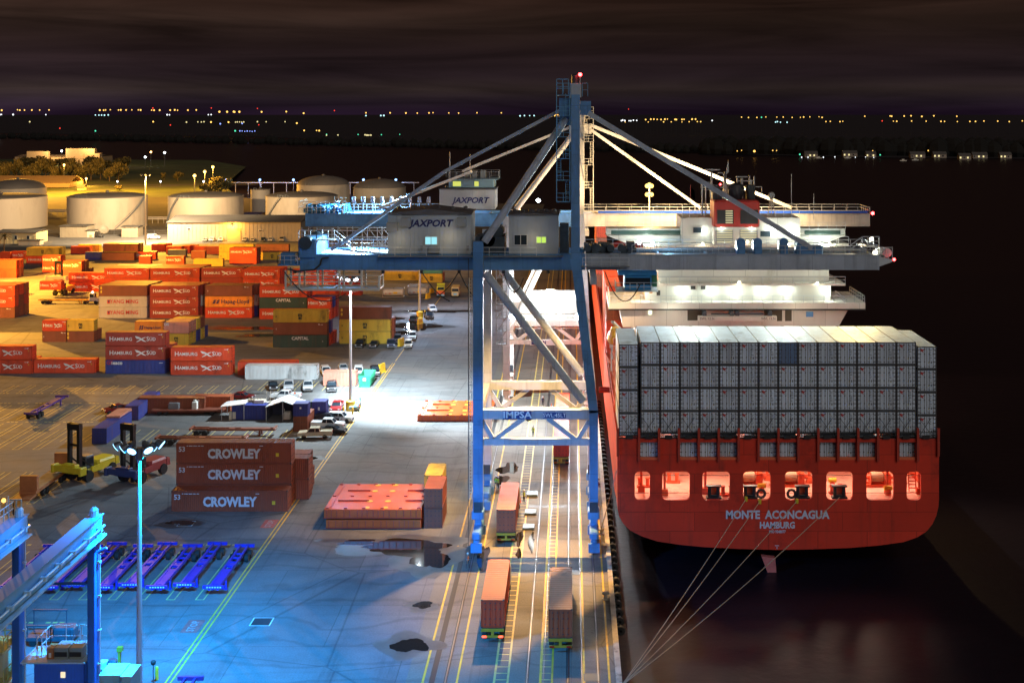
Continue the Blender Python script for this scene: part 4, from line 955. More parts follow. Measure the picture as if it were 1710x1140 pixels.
b.build('tank_unit', M_cage, cf)
b = MB(); b.ladder((-10.9,-.2,14),(-10.9,-.2,33),(.9,0,0),.5,.1)
z = 13.0
while z < 33: b.box(-13.6,-11.6,-1.6,-.8,z,z+.08); b.rail([(-13.6,-1.6,z),(-11.6,-1.6,z)],1.1,.7,.07); b.beam((-13.5,-1.6,z),(-13.5,-1.6,z+2.4),.1); b.beam((-11.7,-1.6,z),(-11.7,-1.6,z+2.4),.1); b.beam((-13.4,-1.4,z),(-11.8,-1.4,z+2.4),.14); z += 2.4
b.build('stair_tower', M_brz, cf)
for px, py in ((857,527),(966,527)):
    X, Z = PX(px,Y2+.2), PZ(py,Y2+.2); floodbox(cf, X, -.9, Z, g_flood, .75, (0,-1,-.55)); lamp('portal_flood', 'SPOT', (X, Y2-2.4, Z-.4), 24000, (.86,.94,1), None, (X*.6-2,207,0), .5, 120, .6)
lamp('portal_top_lamp', 'POINT', (-4.5, Y2+3.5, 24.5), 9000, (.86,.94,1), None, None, .4)
lamp('portal_fill', 'POINT', (-4.5, Y2-3.0, 22.5), 5000, (.80,.93,1), None, None, .4)  # added fill brightening the portal front, no fitting built
lamp('under_portal_lamp', 'SPOT', (-4.5, Y2+6, 30), 22000, (.9,.95,1), None, (-4.5,236,0), .5, 140, .6)
b = MB(); b.ball((56.0,5,36.2),.32,10,6); b.build('tip_lamp', g_red, cf)
b = MB(); b.box(5,55,4.42,4.45,36.25,36.7); b.build('blue_stripe', mat('bright_blue_paint', (.02,.10,.60), .5), cf)
# orange floodlight post on the second crane's boom
b = MB(); b.tube((14.6,6.5,36),(14.6,6.5,41.2),.12); b.k = 1
for x, z in ((14.2,39.6),(15.0,39.6),(14.2,41.2),(15.0,41.2),(14.6,41.4)): b.ball((x,6.3,z),.42,12,8)
b.build('orange_floodlight', [M_rail, g_sod], cf)
lamp('boom_orange_flood', 'POINT', (14.6, Y2+2.6, 41.0), 12000, (1,.60,.20), None, None, .5)
lamp('boom_front_lamp', 'SPOT', (30, Y2-8, 44.0), 60000, (1,.70,.36), None, (26,Y2+5,35.5), .5, 150, .6)
lamp('mast_warm_lamp', 'SPOT', (12, Y2-6, 40.0), 22000, (1,.72,.4), None, (2.5,Y2,46), .5, 90, .6)
floodbox(cf, PX(865,Y2+4), 4.0, PZ(350,Y2+4), glow('glow_amber',(1,.7,.25),25), .4); floodbox(cf, PX(899,Y2+8), 7.0, PZ(334,Y2+8), g_flood, .4)
# ------------------------------------------------------------------ container ship, seen over its stern
YS = 161.0
def sx(px): return PX(px, YS)
def sz(py): return PZ(py, YS)
M_hull = mat('red_hull_paint', (0.64,0.042,0.018), 0.42, plates=(6.2,2.4,.05), var=0.16, vs=0.12, streak=((.13,.035,.022),(.55,.55,.05),.55), dirt=(0.26,0.022,0.014), ds=0.10)
M_hull2 = mat('red_deck_paint', (0.40,0.040,0.02), 0.6, var=0.2, vs=0.8)
M_mdeck = mat('salmon_deck_paint', (0.85,0.56,0.44), 0.38, var=0.14, vs=0.6, dirt=(0.5,0.2,0.15), ds=0.4)
M_wgear = mat('orange_red_gear', (0.62,0.10,0.04), 0.5, var=.15, vs=1); M_blk = mat('black_iron', (0.02,0.02,0.022), .55); M_gyel = mat('gear_yellow', (.65,.55,.03), .5)
ship = thing('container_ship', 'large red container ship berthed stern-on with white accommodation block', 'container ship', (26, YS, -3))
ox, oy, oz = 26, YS, -3
def place(o): o.location = (-ox, -oy, -oz); return o
CURVE = [(1031,745),(1031,835),(1031.5,850),(1034,861),(1041,874),(1052.6,885.6),(1072,895),(1098,903.5),(1135,909),(1175,912.8),(1235,916),(1298,917.6),(1360,916.6),(1421,914.2),(1470,910),(1509,904.5),(1532,896.5),(1547.5,886.5),(1557,875),(1563.5,861),(1567,846),(1568,828),(1568,745)]
UPW = [(1069,1098.5),(1135,1164.5),(1168,1197.5),(1201,1231),(1268,1297.5),(1301.5,1331),(1368,1396.5),(1401,1429.5),(1434,1462.5),(1501,1529.5)]
LOW = [(1060,1085.5),(1106,1152),(1173,1219),(1241,1287),(1311,1357),(1380,1424.5),(1447,1492.5),(1514,1538)]
X0, X1 = sx(1031), sx(1568); zt = sz(732)
def window_band(b, xa, xb, z0, z1, wins, y, r=0.45, depth=0.45):
    """wall strip from xa to xb with rounded openings right through it, and reveals"""
    xs = xa; n = 5
    for (w0, w1) in wins:
        b.add([(xs,y,z0),(w0,y,z0),(w0,y,z1),(xs,y,z1)], [(0,1,2,3)]); xs = w1
        for cx_, cz_, dx, dz in ((w0,z0,1,1),(w1,z0,-1,1),(w1,z1,-1,-1),(w0,z1,1,-1)):
            arc = [(cx_+dx*r*(1-math.cos(t)), y, cz_+dz*r*(1-math.sin(t))) for t in [k*math.pi/2/n for k in range(n+1)]]
            b.add([(cx_,y,cz_)]+arc, [(0,i+1,i+2) for i in range(n)])
            b.add([p for p in arc]+[(p[0],y+depth,p[2]) for p in arc], [(i,i+1,n+2+i,n+1+i) for i in range(n)])
        for (p, q) in (((w0,z0+r),(w0,z1-r)),((w1,z1-r),(w1,z0+r)),((w0+r,z1),(w1-r,z1)),((w1-r,z0),(w0+r,z0))):
            b.add([(p[0],y,p[1]),(q[0],y,q[1]),(q[0],y+depth,q[1]),(p[0],y+depth,p[1])], [(0,1,2,3)])
    b.add([(xs,y,z0),(xb,y,z0),(xb,y,z1),(xs,y,z1)], [(0,1,2,3)])
b = MB()
zu0, zu1, zl0, zl1 = sz(767.5), sz(738), sz(834.5), sz(787)
U = [(sx(a), sx(c)) for a, c in UPW]; Lw = [(sx(a), sx(c)) for a, c in LOW]
window_band(b, X0, X1, zu0, zu1, U, YS, .25)
window_band(b, X0, X1, zl0, zl1, Lw, YS, .55)
b.add([(X0,YS,zu1),(X1,YS,zu1),(X1,YS,zt),(X0,YS,zt)], [(0,1,2,3)]); b.add([(X0,YS,zl1),(X1,YS,zl1),(X1,YS,zu0),(X0,YS,zu0)], [(0,1,2,3)])
sec0 = [(X0,zl0)]+[(sx(a), sz(c)) for a, c in CURVE[2:-2]]+[(X1,zl0)]
b.add([(x,YS,z) for x, z in sec0], [tuple(range(len(sec0)))])
place(b.build('transom', M_hull, ship))
# hull sides lofted forward
b = MB(); n = len(sec0); xm_ = (X0+X1)/2
def section(k):
    out = []
    for x, z in sec0:
        Y, zf, wf, zb = k
        out.append((xm_+(x-xm_)*wf, Y, z if z > 5.5 else zf+(z)*zb))
    return [(out[0][0],Y,zt)]+out+[(out[-1][0],Y,zt)]
def sec(Y, drop, wf): return [(xm_+(X0-xm_)*wf,Y,zt)]+[(xm_+(x-xm_)*wf, Y, z-(drop*(max(0.0,(6.2-z))/6.2))) for x, z in sec0]+[(xm_+(X1-xm_)*wf,Y,zt)]
S = [sec(YS+.003,0,1), sec(YS+7,1.5,1), sec(YS+16,5.5,1), sec(YS+200,6,1), sec(YS+235,6,.75), sec(YS+262,6,.25), sec(YS+274,6,.02)]
m = len(S[0]); vs = [p for s in S for p in s]
b.add(vs, [(k*m+i,k*m+i+1,(k+1)*m+i+1,(k+1)*m+i) for k in range(len(S)-1) for i in range(m-1)])
hull = place(b.build('hull', M_hull, ship, smooth=True))
b = MB(); b.box(X0+.1,X1-.1,YS+.5,YS+240,11.0,11.2); place(b.build('main_deck', M_hull2, ship))
# rudder head below the stern
b = MB(); b.prism([(sx(1273),-1.0),(sx(1296),-1.2),(sx(1298),-3.2),(sx(1296),-4.4),(sx(1284),-3.2)], YS+.6, YS+1.5); place(b.build('rudder', mat('rudder_paint', (.55,.14,.11), .6, var=.2, vs=1), ship))
# mooring deck inside
b = MB(); b.box(X0+.2,X1-.2,YS+.46,YS+16,5.75,zl0-.12); place(b.build('mooring_deck', M_mdeck, ship))
b = MB(); b.box(X0+.2,X1-.2,YS+16,YS+16.3,zl0-.1,10.9); b.box(X0+.2,X0+.5,YS+.5,YS+16,zl0-.1,10.9); b.box(X1-.5,X1-.2,YS+.5,YS+16,zl0-.1,10.9); b.box(X0+.2,X1-.2,YS+.46,YS+16,10.4,10.55); place(b.build('mooring_deck_bulkhead', mat('red_bulkhead', (.62,.09,.04), .5, var=.1, vs=.5), ship))
def gear(kind, px, d, label=None):
    X = sx(px)*1.0 if d < 2 else PX(px, YS+d); Y = YS+d; z = zl0-.11
    b = MB()
    if kind == 'fairlead':
        for s_ in (-.55,.55): b.tube((X+s_,Y,z),(X+s_,Y,z+1.5),.22,.22,10)
        b.box(X-.95,X+.95,Y-.3,Y+.5,z,z+.25); b.box(X-.95,X+.95,Y-.3,Y+.5,z+1.5,z+1.65); b.tube((X-.4,Y,z+.4),(X+.4,Y,z+.4),.14,.14,8); b.k = 1; b.box(X-.5,X+.5,Y+.5,Y+.6,z+.2,z+1.4)
        return place(b.build('roller_fairlead', [M_blk, M_wgear], ship))
    if kind == 'chock':
        for k in range(10):
            t0, t1 = 2*math.pi*k/10, 2*math.pi*(k+1)/10; b.tube((X+.5*math.cos(t0),Y,z+.62+.5*math.sin(t0)),(X+.5*math.cos(t1),Y,z+.62+.5*math.sin(t1)),.17,.17,8)
        return place(b.build('mooring_chock', M_blk, ship))
    if kind == 'winch':
        b.box(X-1.6,X+1.6,Y-.7,Y+.7,z,z+.35); b.k = 1; b.tube((X-1.0,Y,z+1.2),(X+.6,Y,z+1.2),.62,.62,14); b.k = 0
        for x in (-1.15,.7): b.tube((X+x,Y,z+1.2),(X+x+.1,Y,z+1.2),1.05,1.05,18)
        b.box(X+.85,X+1.6,Y-.5,Y+.5,z+.3,z+1.7); b.tube((X+1.6,Y,z+1.2),(X+2.1,Y,z+1.2),.3,.3,10); b.tube((X-1.8,Y,z+1.2),(X-1.15,Y,z+1.2),.35,.35,10)
        return place(b.build('mooring_winch', [M_wgear, mat('rope_drum', (.35,.22,.14), .8)], ship))
    if kind == 'bitts':
        b.box(X-.9,X+.9,Y-.4,Y+.4,z,z+.15)
        for s_ in (-.5,.5): b.tube((X+s_,Y,z),(X+s_,Y,z+1.1),.24,.24,12); b.tube((X+s_,Y,z+1.1),(X+s_,Y,z+1.2),.3,.3,12)
        return place(b.build('mooring_bitts', M_wgear, ship))
    if kind == 'post':
        b.tube((X,Y,z),(X,Y,10.3),.16,.16,8); b.box(X-.4,X+.4,Y-.3,Y+.3,z,z+.8); return place(b.build('deck_post', M_wgear, ship))
    if kind == 'yellow':
        b.tube((X,Y,z),(X,Y,z+.8),.35,.3,10); b.k = 1; b.tube((X-.5,Y,z+.9),(X+.5,Y,z+.9),.3,.3,10); return place(b.build('rope_reel', [M_wgear, M_gyel], ship))
    if kind == 'ladder':
        b.ladder((X,Y,z),(X+.2,Y+1.5,z+3.6),(.9,0,0),.4,.12); return place(b.build('deck_ladder', M_wgear, ship))
for k, px, d in (('post',1071,4),('bitts',1075,6),('post',1110,2.4),('bitts',1124,8),('post',1178,3),('fairlead',1193.5,1.0),('bitts',1214,2.4),('winch',1252,6.5),('fairlead',1254,1.0),('chock',1273,1.0),('yellow',1272,3.5),('post',1281,9),
                 ('winch',1322,6.5),('chock',1324,1.0),('fairlead',1342,1.0),('post',1351,8),('yellow',1390,6),('fairlead',1404.5,1.0),('bitts',1396,3.2),('winch',1466,6.5),('post',1482,3),('yellow',1483,2.5),('ladder',1524,4),('post',1535,3)): gear(k, px, d)
for x0_, x1_ in Lw:
    b = MB()
    for z in (zl0+.7, zl0+2.9): b.beam((x0_+.1,YS+.7,z),(x1_-.1,YS+.7,z),.05)
    place(b.build('window_rail', M_blk, ship))
for px in (1073,1129,1196,1264,1334,1402,1470,1526): lamp('mooring_deck_lamp', 'POINT', (sx(px), YS+6.0, 9.9), 480, (1,.84,.62), None, None, .25)
# lashing posts and rails above the transom
cols = [1031.5]+[1067+33.2*i for i in range(15)]+[1566]
for px in cols:
    b = MB(); b.box(sx(px)-.15,sx(px)+.15,YS-.42,YS-.003,zu0-.1 if px not in (1031.5,1566) else zl1+2,sz(714)); place(b.build('lashing_post', M_hull2, ship))
b = MB()
for z in (sz(721),sz(726.5)): b.beam((X0,YS-.2,z),(X1,YS-.2,z),.09)
b.box(X0,X1,YS+.002,YS+.5,sz(731),zt); 
for i in range(16):
    xa = sx(1050.5+33*i); b.box(xa-.45,xa+.45,YS-.3,YS-.15,sz(732),sz(727))
place(b.build('lashing_rail', M_blk, ship))
b = MB()
for i in range(16):
    xa, xb_ = sx(1040+33*i), sx(1061+33*i)
    b.beam((xa,YS-.1,sz(727)),(xb_,YS+.25,sz(698)),.05); b.beam((xb_,YS-.1,sz(727)),(xa,YS+.25,sz(698)),.05)
place(b.build('lashing_rod', M_blk, ship))
# sills under the upper openings
for x0_, x1_ in U:
    b = MB(); b.box(x0_+.02,x1_-.02,YS+.02,YS+.44,zu0+.003,zu0+.3); place(b.build('window_sill', mat('sill_orange', (.75,.16,.06), .5), ship))
# name on the transom
for px, py, s_, sz_, bo, sp_x in ((1298,859.5,'MONTE  ACONCAGUA',1.42,.055,.87),(1298,876.8,'HAMBURG',1.12,.045,.83),(1298,887.3,'IMO 9348077',.50,.012,.74)):
    put('lettering', text_mesh(s_, sz_, M_ink['pale'], bo, 'CENTER', sp_x), ship, (sx(px)-ox, -.02, PZ(py,YS)-oz))
b = MB(); b.add([(sx(1294),YS-.012,sz(911)),(sx(1301),YS-.012,sz(911)),(sx(1301),YS-.012,sz(910)),(sx(1294),YS-.012,sz(910))],[(0,1,2,3)]); b.add([(sx(1297),YS-.012,sz(916)),(sx(1298),YS-.012,sz(916)),(sx(1298),YS-.012,sz(912)),(sx(1297),YS-.012,sz(912))],[(0,1,2,3)]); place(b.build('draught_mark', M_ink['pale'], ship))
# ---------------------------------------------------------------- accommodation block
YA = 201.5
def ax(px): return PX(px, YA)
def az(py): return PZ(py, YA)
M_sup = mat('white_ship_paint', (0.66,0.66,0.60), 0.5, plates=(5.0,2.9,.04), var=0.06, vs=0.4, dirt=(0.50,0.47,0.38), ds=0.25, stretch=(1,1,.3))
M_supg = mat('pale_green_deck', (0.20,0.34,0.28), 0.55, var=.1, vs=.5)
def blk(name, px0, px1, py0, py1, d0=0.0, d1=12.0, m=None, parent=None):
    b = MB(); b.box(ax(px0),ax(px1),YA+d0,YA+d1,az(py1),az(py0)); return place(b.build(name, m or M_sup, parent or ship)) if (parent is None) else b.build(name, m or M_sup, parent)
b = MB(); b.prism([(ax(1040),az(546)),(ax(1400),az(546)),(ax(1418),az(514)),(ax(1034),az(514))], YA, YA+12); b.box(ax(1060),ax(1400),YA+.4,YA+12,11,az(546)-.003); acc = place(b.build('accommodation_block', M_sup, ship))
for a in ((1078,1389,471,503),(1100,1386,405,470.5)): blk('accommodation_block', *a[:4], .8, 12)
b = MB(); b.box(ax(1016),ax(1441),YA-1.6,YA+11,az(513),az(503)); b.k = 1; b.box(ax(1016),ax(1441),YA-1.6,YA+11,az(515.5),az(513)-.003); place(b.build('boat_deck', [M_sup, M_blk], ship))
blk('upper_deck', 1100, 1409, 472, 475.5, -1.2, 11); blk('upper_deck', 1074, 1415, 406, 410.5, -1.0, 11)
# bridge with wings
blk('bridge', 1137, 1337, 364, 405.5, .4, 9)
for (pxs, nm) in (((1012,1150,1),'l'),((1415,1337,-1),'r')):
    xa, xb_, s_ = pxs
    b = MB(); b.prism([(ax(xa),az(394)),(ax(xb_),az(394)),(ax(xb_),az(407)),(ax(xa+s_*34),az(407))], YA+.9, YA+5); place(b.build('bridge_wing', M_sup, ship))
    b = MB(); b.box(ax(min(xa,xb_)+ (1 if s_>0 else 0)),ax(max(xa,xb_)-(0 if s_>0 else 1)),YA+1.2,YA+4.8,az(393.5),az(383)); b.k = 1; b.box(ax(min(xa,xb_)+9),ax(max(xa,xb_)-9),YA+1.12,YA+1.19,az(392.5),az(386)); place(b.build('wing_windscreen', [M_sup, mat('green_glass',(.07,.12,.10),.15)], ship)); lamp('wing_fill','POINT',(ax((xa+xb_)/2),YA-1.8,az(398)),420,(.85,1,.9),None,None,.2)  # added fill brightens each wing, without a lamp fitting
b = MB(); b.prism([(ax(1137),az(405)),(ax(1153),az(405)),(ax(1146),az(364)),(ax(1137),az(366))], YA-.4, YA+.35); place(b.build('bridge_buttress', M_sup, ship))
for q in ((1158,1172,380,389),(1270,1287,386,396)):
    b = MB(); b.box(ax(q[0])-.15,ax(q[1])+.15,YA+.28,YA+.39,az(q[3])-.15,az(q[2])+.15); b.k = 1; b.box(ax(q[0]),ax(q[1]),YA+.22,YA+.275,az(q[3]),az(q[2])); place(b.build('bridge_window', [M_sup, M_glass], ship))
# funnel casing, louvres, uptakes
b = MB(); b.bev(ax(1189),ax(1264),YA-3,YA+3,az(376),az(333),.25); fn = place(b.build('funnel', mat('funnel_red', (.42,.03,.02), .45, var=.08, vs=.4), ship))
M_lou = glow('glowing_louvre', (1,.88,.5), .55)  # slats glow themselves: yellow light on them put into the material
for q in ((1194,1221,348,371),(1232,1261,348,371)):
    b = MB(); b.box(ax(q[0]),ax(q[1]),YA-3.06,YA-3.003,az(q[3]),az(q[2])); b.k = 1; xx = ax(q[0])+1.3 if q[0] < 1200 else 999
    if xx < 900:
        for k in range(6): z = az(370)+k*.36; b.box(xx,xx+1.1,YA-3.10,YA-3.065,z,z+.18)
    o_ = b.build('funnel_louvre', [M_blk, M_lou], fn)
blk('funnel_casing', 1189, 1264, 376.5, 406, -3, .38)
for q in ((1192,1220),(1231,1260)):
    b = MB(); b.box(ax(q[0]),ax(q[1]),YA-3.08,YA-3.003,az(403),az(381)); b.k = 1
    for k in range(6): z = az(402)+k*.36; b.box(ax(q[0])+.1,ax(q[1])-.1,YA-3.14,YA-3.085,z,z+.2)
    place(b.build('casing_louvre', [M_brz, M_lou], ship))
b = MB(); b.tube((ax(1197),YA,az(333)),(ax(1197),YA,az(308)),.55,.55,12); b.tube((ax(1253),YA,az(333)),(ax(1253),YA,az(309)),.75,.75,12); b.lathe([(.9,0),(1.2,.8),(1.35,1.7),(1.1,2.3),(.4,2.6)],(ax(1229),YA,az(333)),18); b.box(ax(1190),ax(1205),YA-.5,YA+2,az(333),az(322)); place(b.build('exhaust_uptake', M_blk, ship))
M_mast = mat('mast_grey', (.42,.42,.40), .5)
b = MB()
for x in (1214,1223): b.beam((ax(x),YA+6,az(364)),(ax(1218.5),YA+6,az(290)),.28)
for y in (302,312,324,338): b.beam((ax(1210),YA+6,az(y)),(ax(1228),YA+6,az(y)),.14)
b.prism([(ax(1213),az(291)),(ax(1219),az(296)),(ax(1218),az(300))],YA+5.9,YA+6.1); b.prism([(ax(1219),az(296)),(ax(1224),az(270)),(ax(1225),az(290))],YA+5.9,YA+6.1); b.box(ax(1206),ax(1214),YA+5.8,YA+6.2,az(292.5),az(291)); place(b.build('radar_mast', M_mast, ship))
b = MB(); b.tube((ax(1194),YA+5,az(364)),(ax(1194),YA+5,az(290)),.16); b.box(ax(1183),ax(1208),YA+4.7,YA+5.3,az(287),az(285)); b.rail([(ax(1177),YA+5,az(333)),(ax(1192),YA+5,az(333))],2.4,.8,.12); b.beam((ax(1175),YA+5,az(316)),(ax(1262),YA+5,az(316)),.16); b.beam((ax(1178),YA+5,az(364)),(ax(1178),YA+5,az(306)),.22); b.beam((ax(1184),YA+5,az(364)),(ax(1184),YA+5,az(306)),.18); place(b.build('signal_mast', M_mast, ship))
b = MB(); b.tube((ax(1246),YA+5,az(345)),(ax(1246),YA+5,az(300)),.2); b.box(ax(1236),ax(1256),YA+4.8,YA+5.2,az(299),az(297)); b.beam((ax(1237),YA+5,az(305)),(ax(1267),YA+5,az(305)),.16)
for x, t in ((1238,300),(1259,296),(1262,303),(1267,297)): b.beam((ax(x),YA+5,az(333)),(ax(x),YA+5,az(t)),.2)
b.beam((ax(1260),YA+5,az(315)),(ax(1280),YA+5,az(315)),.1); b.beam((ax(1280),YA+5,az(315)),(ax(1280),YA+5,az(325)),.08); place(b.build('aerial_mast', M_mast, ship))
b = MB()
for dx in (-6,0,6): b.beam((ax(1295+dx),YA+4,az(364)),(ax(1295+dx*.2),YA+4,az(332)),.14)
b.ball((ax(1295),YA+4,az(329)),.55,12,8); b.tube((ax(1329),YA+4,az(370)),(ax(1329),YA+4,az(292)),.05); b.tube((ax(1367),YA+4,az(370)),(ax(1367),YA+4,az(326)),.05); place(b.build('satellite_dome', M_mast, ship))
b = MB(); b.add([(ax(1158),YA+5,az(315)),(ax(1165),YA+5,az(322)),(ax(1166),YA+5,az(338)),(ax(1159),YA+5,az(331))],[(0,1,2,3),(3,2,1,0)]); b.beam((ax(1158),YA+5,az(312)),(ax(1158),YA+5,az(345)),.07); place(b.build('ensign_flag', mat('flag_red', (.4,.05,.04), .8), ship, fix=False))
b = MB(); b.ball((ax(1199),YA-3.2,az(306)),.16,8,6); place(b.build('mast_lamp', g_red, ship))
# rails
b = MB(); r_ = b.rail
r_([(ax(1018),YA-1.5,az(503)),(ax(1440),YA-1.5,az(503))],1.1,1.6,.07); r_([(ax(1100),YA-1.1,az(472)),(ax(1409),YA-1.1,az(472))],1.1,1.6,.06); r_([(ax(1100),YA-.9,az(406)),(ax(1415),YA-.9,az(406))],1.1,1.6,.06); r_([(ax(1140),YA+.5,az(364)),(ax(1189),YA+.5,az(364))],1.1,1.2,.06); r_([(ax(1270),YA+.5,az(364)),(ax(1336),YA+.5,az(364))],1.1,1.2,.06); r_([(ax(1014),YA+1,az(383)),(ax(1137),YA+1,az(383))],1.0,1.5,.06); r_([(ax(1338),YA+1,az(383)),(ax(1414),YA+1,az(383))],1.0,1.5,.06)
r_([(ax(1440),YA-1.5,az(503)),(ax(1440),YA+9,az(503))],1.1,1.6,.08); b.beam((ax(1393),YA-1,az(484)),(ax(1412),YA-1,az(500)),.1); b.beam((ax(1393),YA-1,az(489)),(ax(1412),YA-1,az(505)),.1); place(b.build('handrail', M_rail, ship))
# wall fittings
b = MB()
for q in ((1148,1162,477,485),(1165,1179,477,485)): b.box(ax(q[0]),ax(q[1]),YA+.62,YA+.79,az(q[3]),az(q[2]))
b.k = 1
for q in ((1154,1162,478,484),(1171,1179,478,484)): b.box(ax(q[0]),ax(q[1]),YA+.55,YA+.61,az(q[3]),az(q[2]))
place(b.build('wall_vent', [mat('vent_white', (.5,.5,.46), .5), M_blk], ship))
for q in ((1148,1175,517,535),(1276,1306,517,536),(1311,1322,518,536)): blk('dark_doorway', *q, -.05, .02, mat('doorway_brown', (.06,.05,.03), .6))
blk('lit_panel', 1083, 1088, 518, 525, -.06, .02, glow('panel_lit', (.9,1,.6), 2.2)); blk('blue_window', 1346, 1358, 520, 529, -.06, .02, mat('blue_pane', (.10,.28,.60), .2)); blk('wall_hatch', 1085, 1090, 485, 491, .72, .82, mat('hatch_orange', (.5,.25,.1), .6)); blk('life_jacket_rack', 1097, 1103, 486, 495, .68, .8, M_blk)
b = MB(); b.bev(ax(1163),ax(1293),YA-2.6,YA-1.7,az(531.5),az(523.5),.06); b.k = 1
for x in (1174,1219,1228,1282): b.box(ax(x)-.3,ax(x)+.3,YA-2.6,YA-1.0,az(523),az(516))
b.box(ax(1185),ax(1272),YA-2.2,YA-1.9,az(521.5),az(519.5)); gb = place(b.build('stores_crane_beam', [M_sup, M_mach], ship))
for x in (1178,1279): put('lettering', text_mesh('SWL 12.5t', .52, mat('grey_ink', (.12,.12,.12), .6), .01), ship, (ax(x)-ox, YA-2.63-oy, az(527.5)-oz))
# lights on the block
g_lampc = glow('glow_ship_lamp', (.90,1.0,.92), 16)
for i, (px, py, dd, gm, pw, col) in enumerate([(1072,483,0,0,150,0),(1140,483,0,0,150,0),(1187.5,483,0,0,150,0),(1227.5,484,0,0,150,0),(1273,484,0,0,150,0),(1314,484,0,0,150,0),(1382,485,0,0,150,0),
        (1067,405,-2,0,220,0),(1089,405,-2,0,220,0),(1172,406,-1.8,1,120,1),(1243,400,-4.2,1,90,1),(1313,406,-1.8,1,120,1),(1383,406,-1.8,1,120,1),(1368,407,-1.8,0,220,0),(1201,379,-3.2,0,50,0),(1251,379,-3.2,0,50,0),(1289,384,0,0,200,0),(1323,386,0,0,200,0),
        (1093,468,-1.9,1,60,1),(1232.5,470,-1.9,1,60,1),(1362,471.5,-1.9,1,60,1),(1175,384,.1,0,80,0)]):
    X, Z = ax(px), az(py); b = MB(); b.ball((X,YA+.55+dd,Z),.26 if gm == 0 else .20,8,6); b.k = 1; b.box(X-.15,X+.15,YA+.6+dd,YA+.8+dd,Z-.1,Z+.25)
    place(b.build('deck_lamp', [g_lampc if gm == 0 else g_warm, M_sup], ship)); lamp('deck_light', 'POINT', (X,YA-.3+dd,Z-.2), pw, ((.90,1,.90),(1,.82,.55))[col], None, None, .15)
for px in (1150,1300): lamp('deck_floodlight', 'SPOT', (ax(px),YA-5.5,az(400)), 24000, (.88,1,.90), None, (ax(px),YA-32,22), .3, 150)
lamp('hatch_flood', 'SPOT', (ax(1415),YA-5.5,az(400)), 30000, (1,.72,.25), None, (ax(1430),YA-34,24), .3, 140)
lamp('lower_wall_lamp', 'POINT', (ax(1120),YA-4.0,az(520)), 260, (.95,.95,.75), None, None, .3); lamp('lower_wall_lamp', 'POINT', (ax(1330),YA-5.0,az(522)), 240, (1,.85,.6), None, None, .3)
# stairs, lifeboat and ramp on the quay side
b = MB(); b.beam((ax(1020),YA-8,az(523)),(ax(1046),YA-3,az(556)),.5,.3); b.rail([(ax(1018),YA-9,az(566)),(ax(1036),YA-9,az(566))],1.2,.8,.09); b.rail([(ax(1018),YA-9,az(580)),(ax(1036),YA-9,az(580))],1.2,.8,.09); b.box(ax(1018),ax(1036),YA-9,YA-6,az(581),az(580)); b.box(ax(1018),ax(1036),YA-9,YA-6,az(567),az(566)); b.beam((ax(1018),YA-9,az(600)),(ax(1018),YA-9,az(560)),.2); b.ladder((ax(1047),YA-1,az(500)),(ax(1052),YA-1,az(476)),(1.2,0,0),.4,.1); b.rail([(ax(1018),YA-1.5,az(503)),(ax(1018),YA+9,az(503))],1.1,1.5,.08); place(b.build('boat_platform', M_sup, ship))
lb = thing('lifeboat', 'orange enclosed lifeboat beside the white block, quay side of the ship', 'lifeboat', (ax(1024),YA-7.5,az(563)))
b = MB(); b.lathe([(.05,-2.6),(.7,-2.2),(1.1,-1.2),(1.2,0),(1.15,1.4),(.8,2.4),(.05,2.8)],(0,0,0),14); bm_ = b.mesh('hull', mat('lifeboat_orange', (.75,.35,.04), .45)); bm_.transform(Matrix.Translation((0,0,1.25)) @ Matrix.Rotation(R(-90),4,'X')); put('hull', bm_, lb)
b = MB(); b.bev(-.6,.6,-1.2,.4,2.3,2.9,.15); b.build('canopy', mat('lifeboat_canopy', (.75,.40,.06), .45), lb); b = MB(); b.box(-.85,.85,-1.8,-1.5,0,.5); b.box(-.85,.85,1.5,1.8,0,.5); b.build('cradle', M_sup, lb)
# side posts along the quay side, orange light put into their paint
b = MB(); random.seed(3)
for Y in (176,181,187,193,199): b.beam((6.3,Y,11),(6.3,Y,22 if Y < 190 else 18),.35)
for z in (13,16,19): b.beam((6.3,174,z),(6.3,199,z),.2)
place(b.build('side_lashing_frame', mat('lashing_orange_lit', (.55,.12,.05), .55), ship))
b = MB(); b.rail([(5.9,175,14.0),(5.9,330,14.0)],1.1,3,.09); place(b.build('bulwark_rail', M_hull2, ship))
b = MB(); b.tube((4.2,194,13.0),(7.0,194,13.0),.45,.45,10); b.tube((6.6,194,11.2),(6.6,194,16.5),.4,.4,10); b.beam((6.6,194,16.2),(5.4,199,17.5),.3); place(b.build('side_davit', mat('davit_red', (.5,.04,.03), .5), ship))
lamp('ship_side_flood', 'SPOT', (1.0,188,33), 16000, (1,.62,.34), None, (6.5,232,15), .4, 70); lamp('ship_side_flood', 'SPOT', (2.0,250,33), 22000, (1,.60,.30), None, (6.5,300,15), .4, 90)
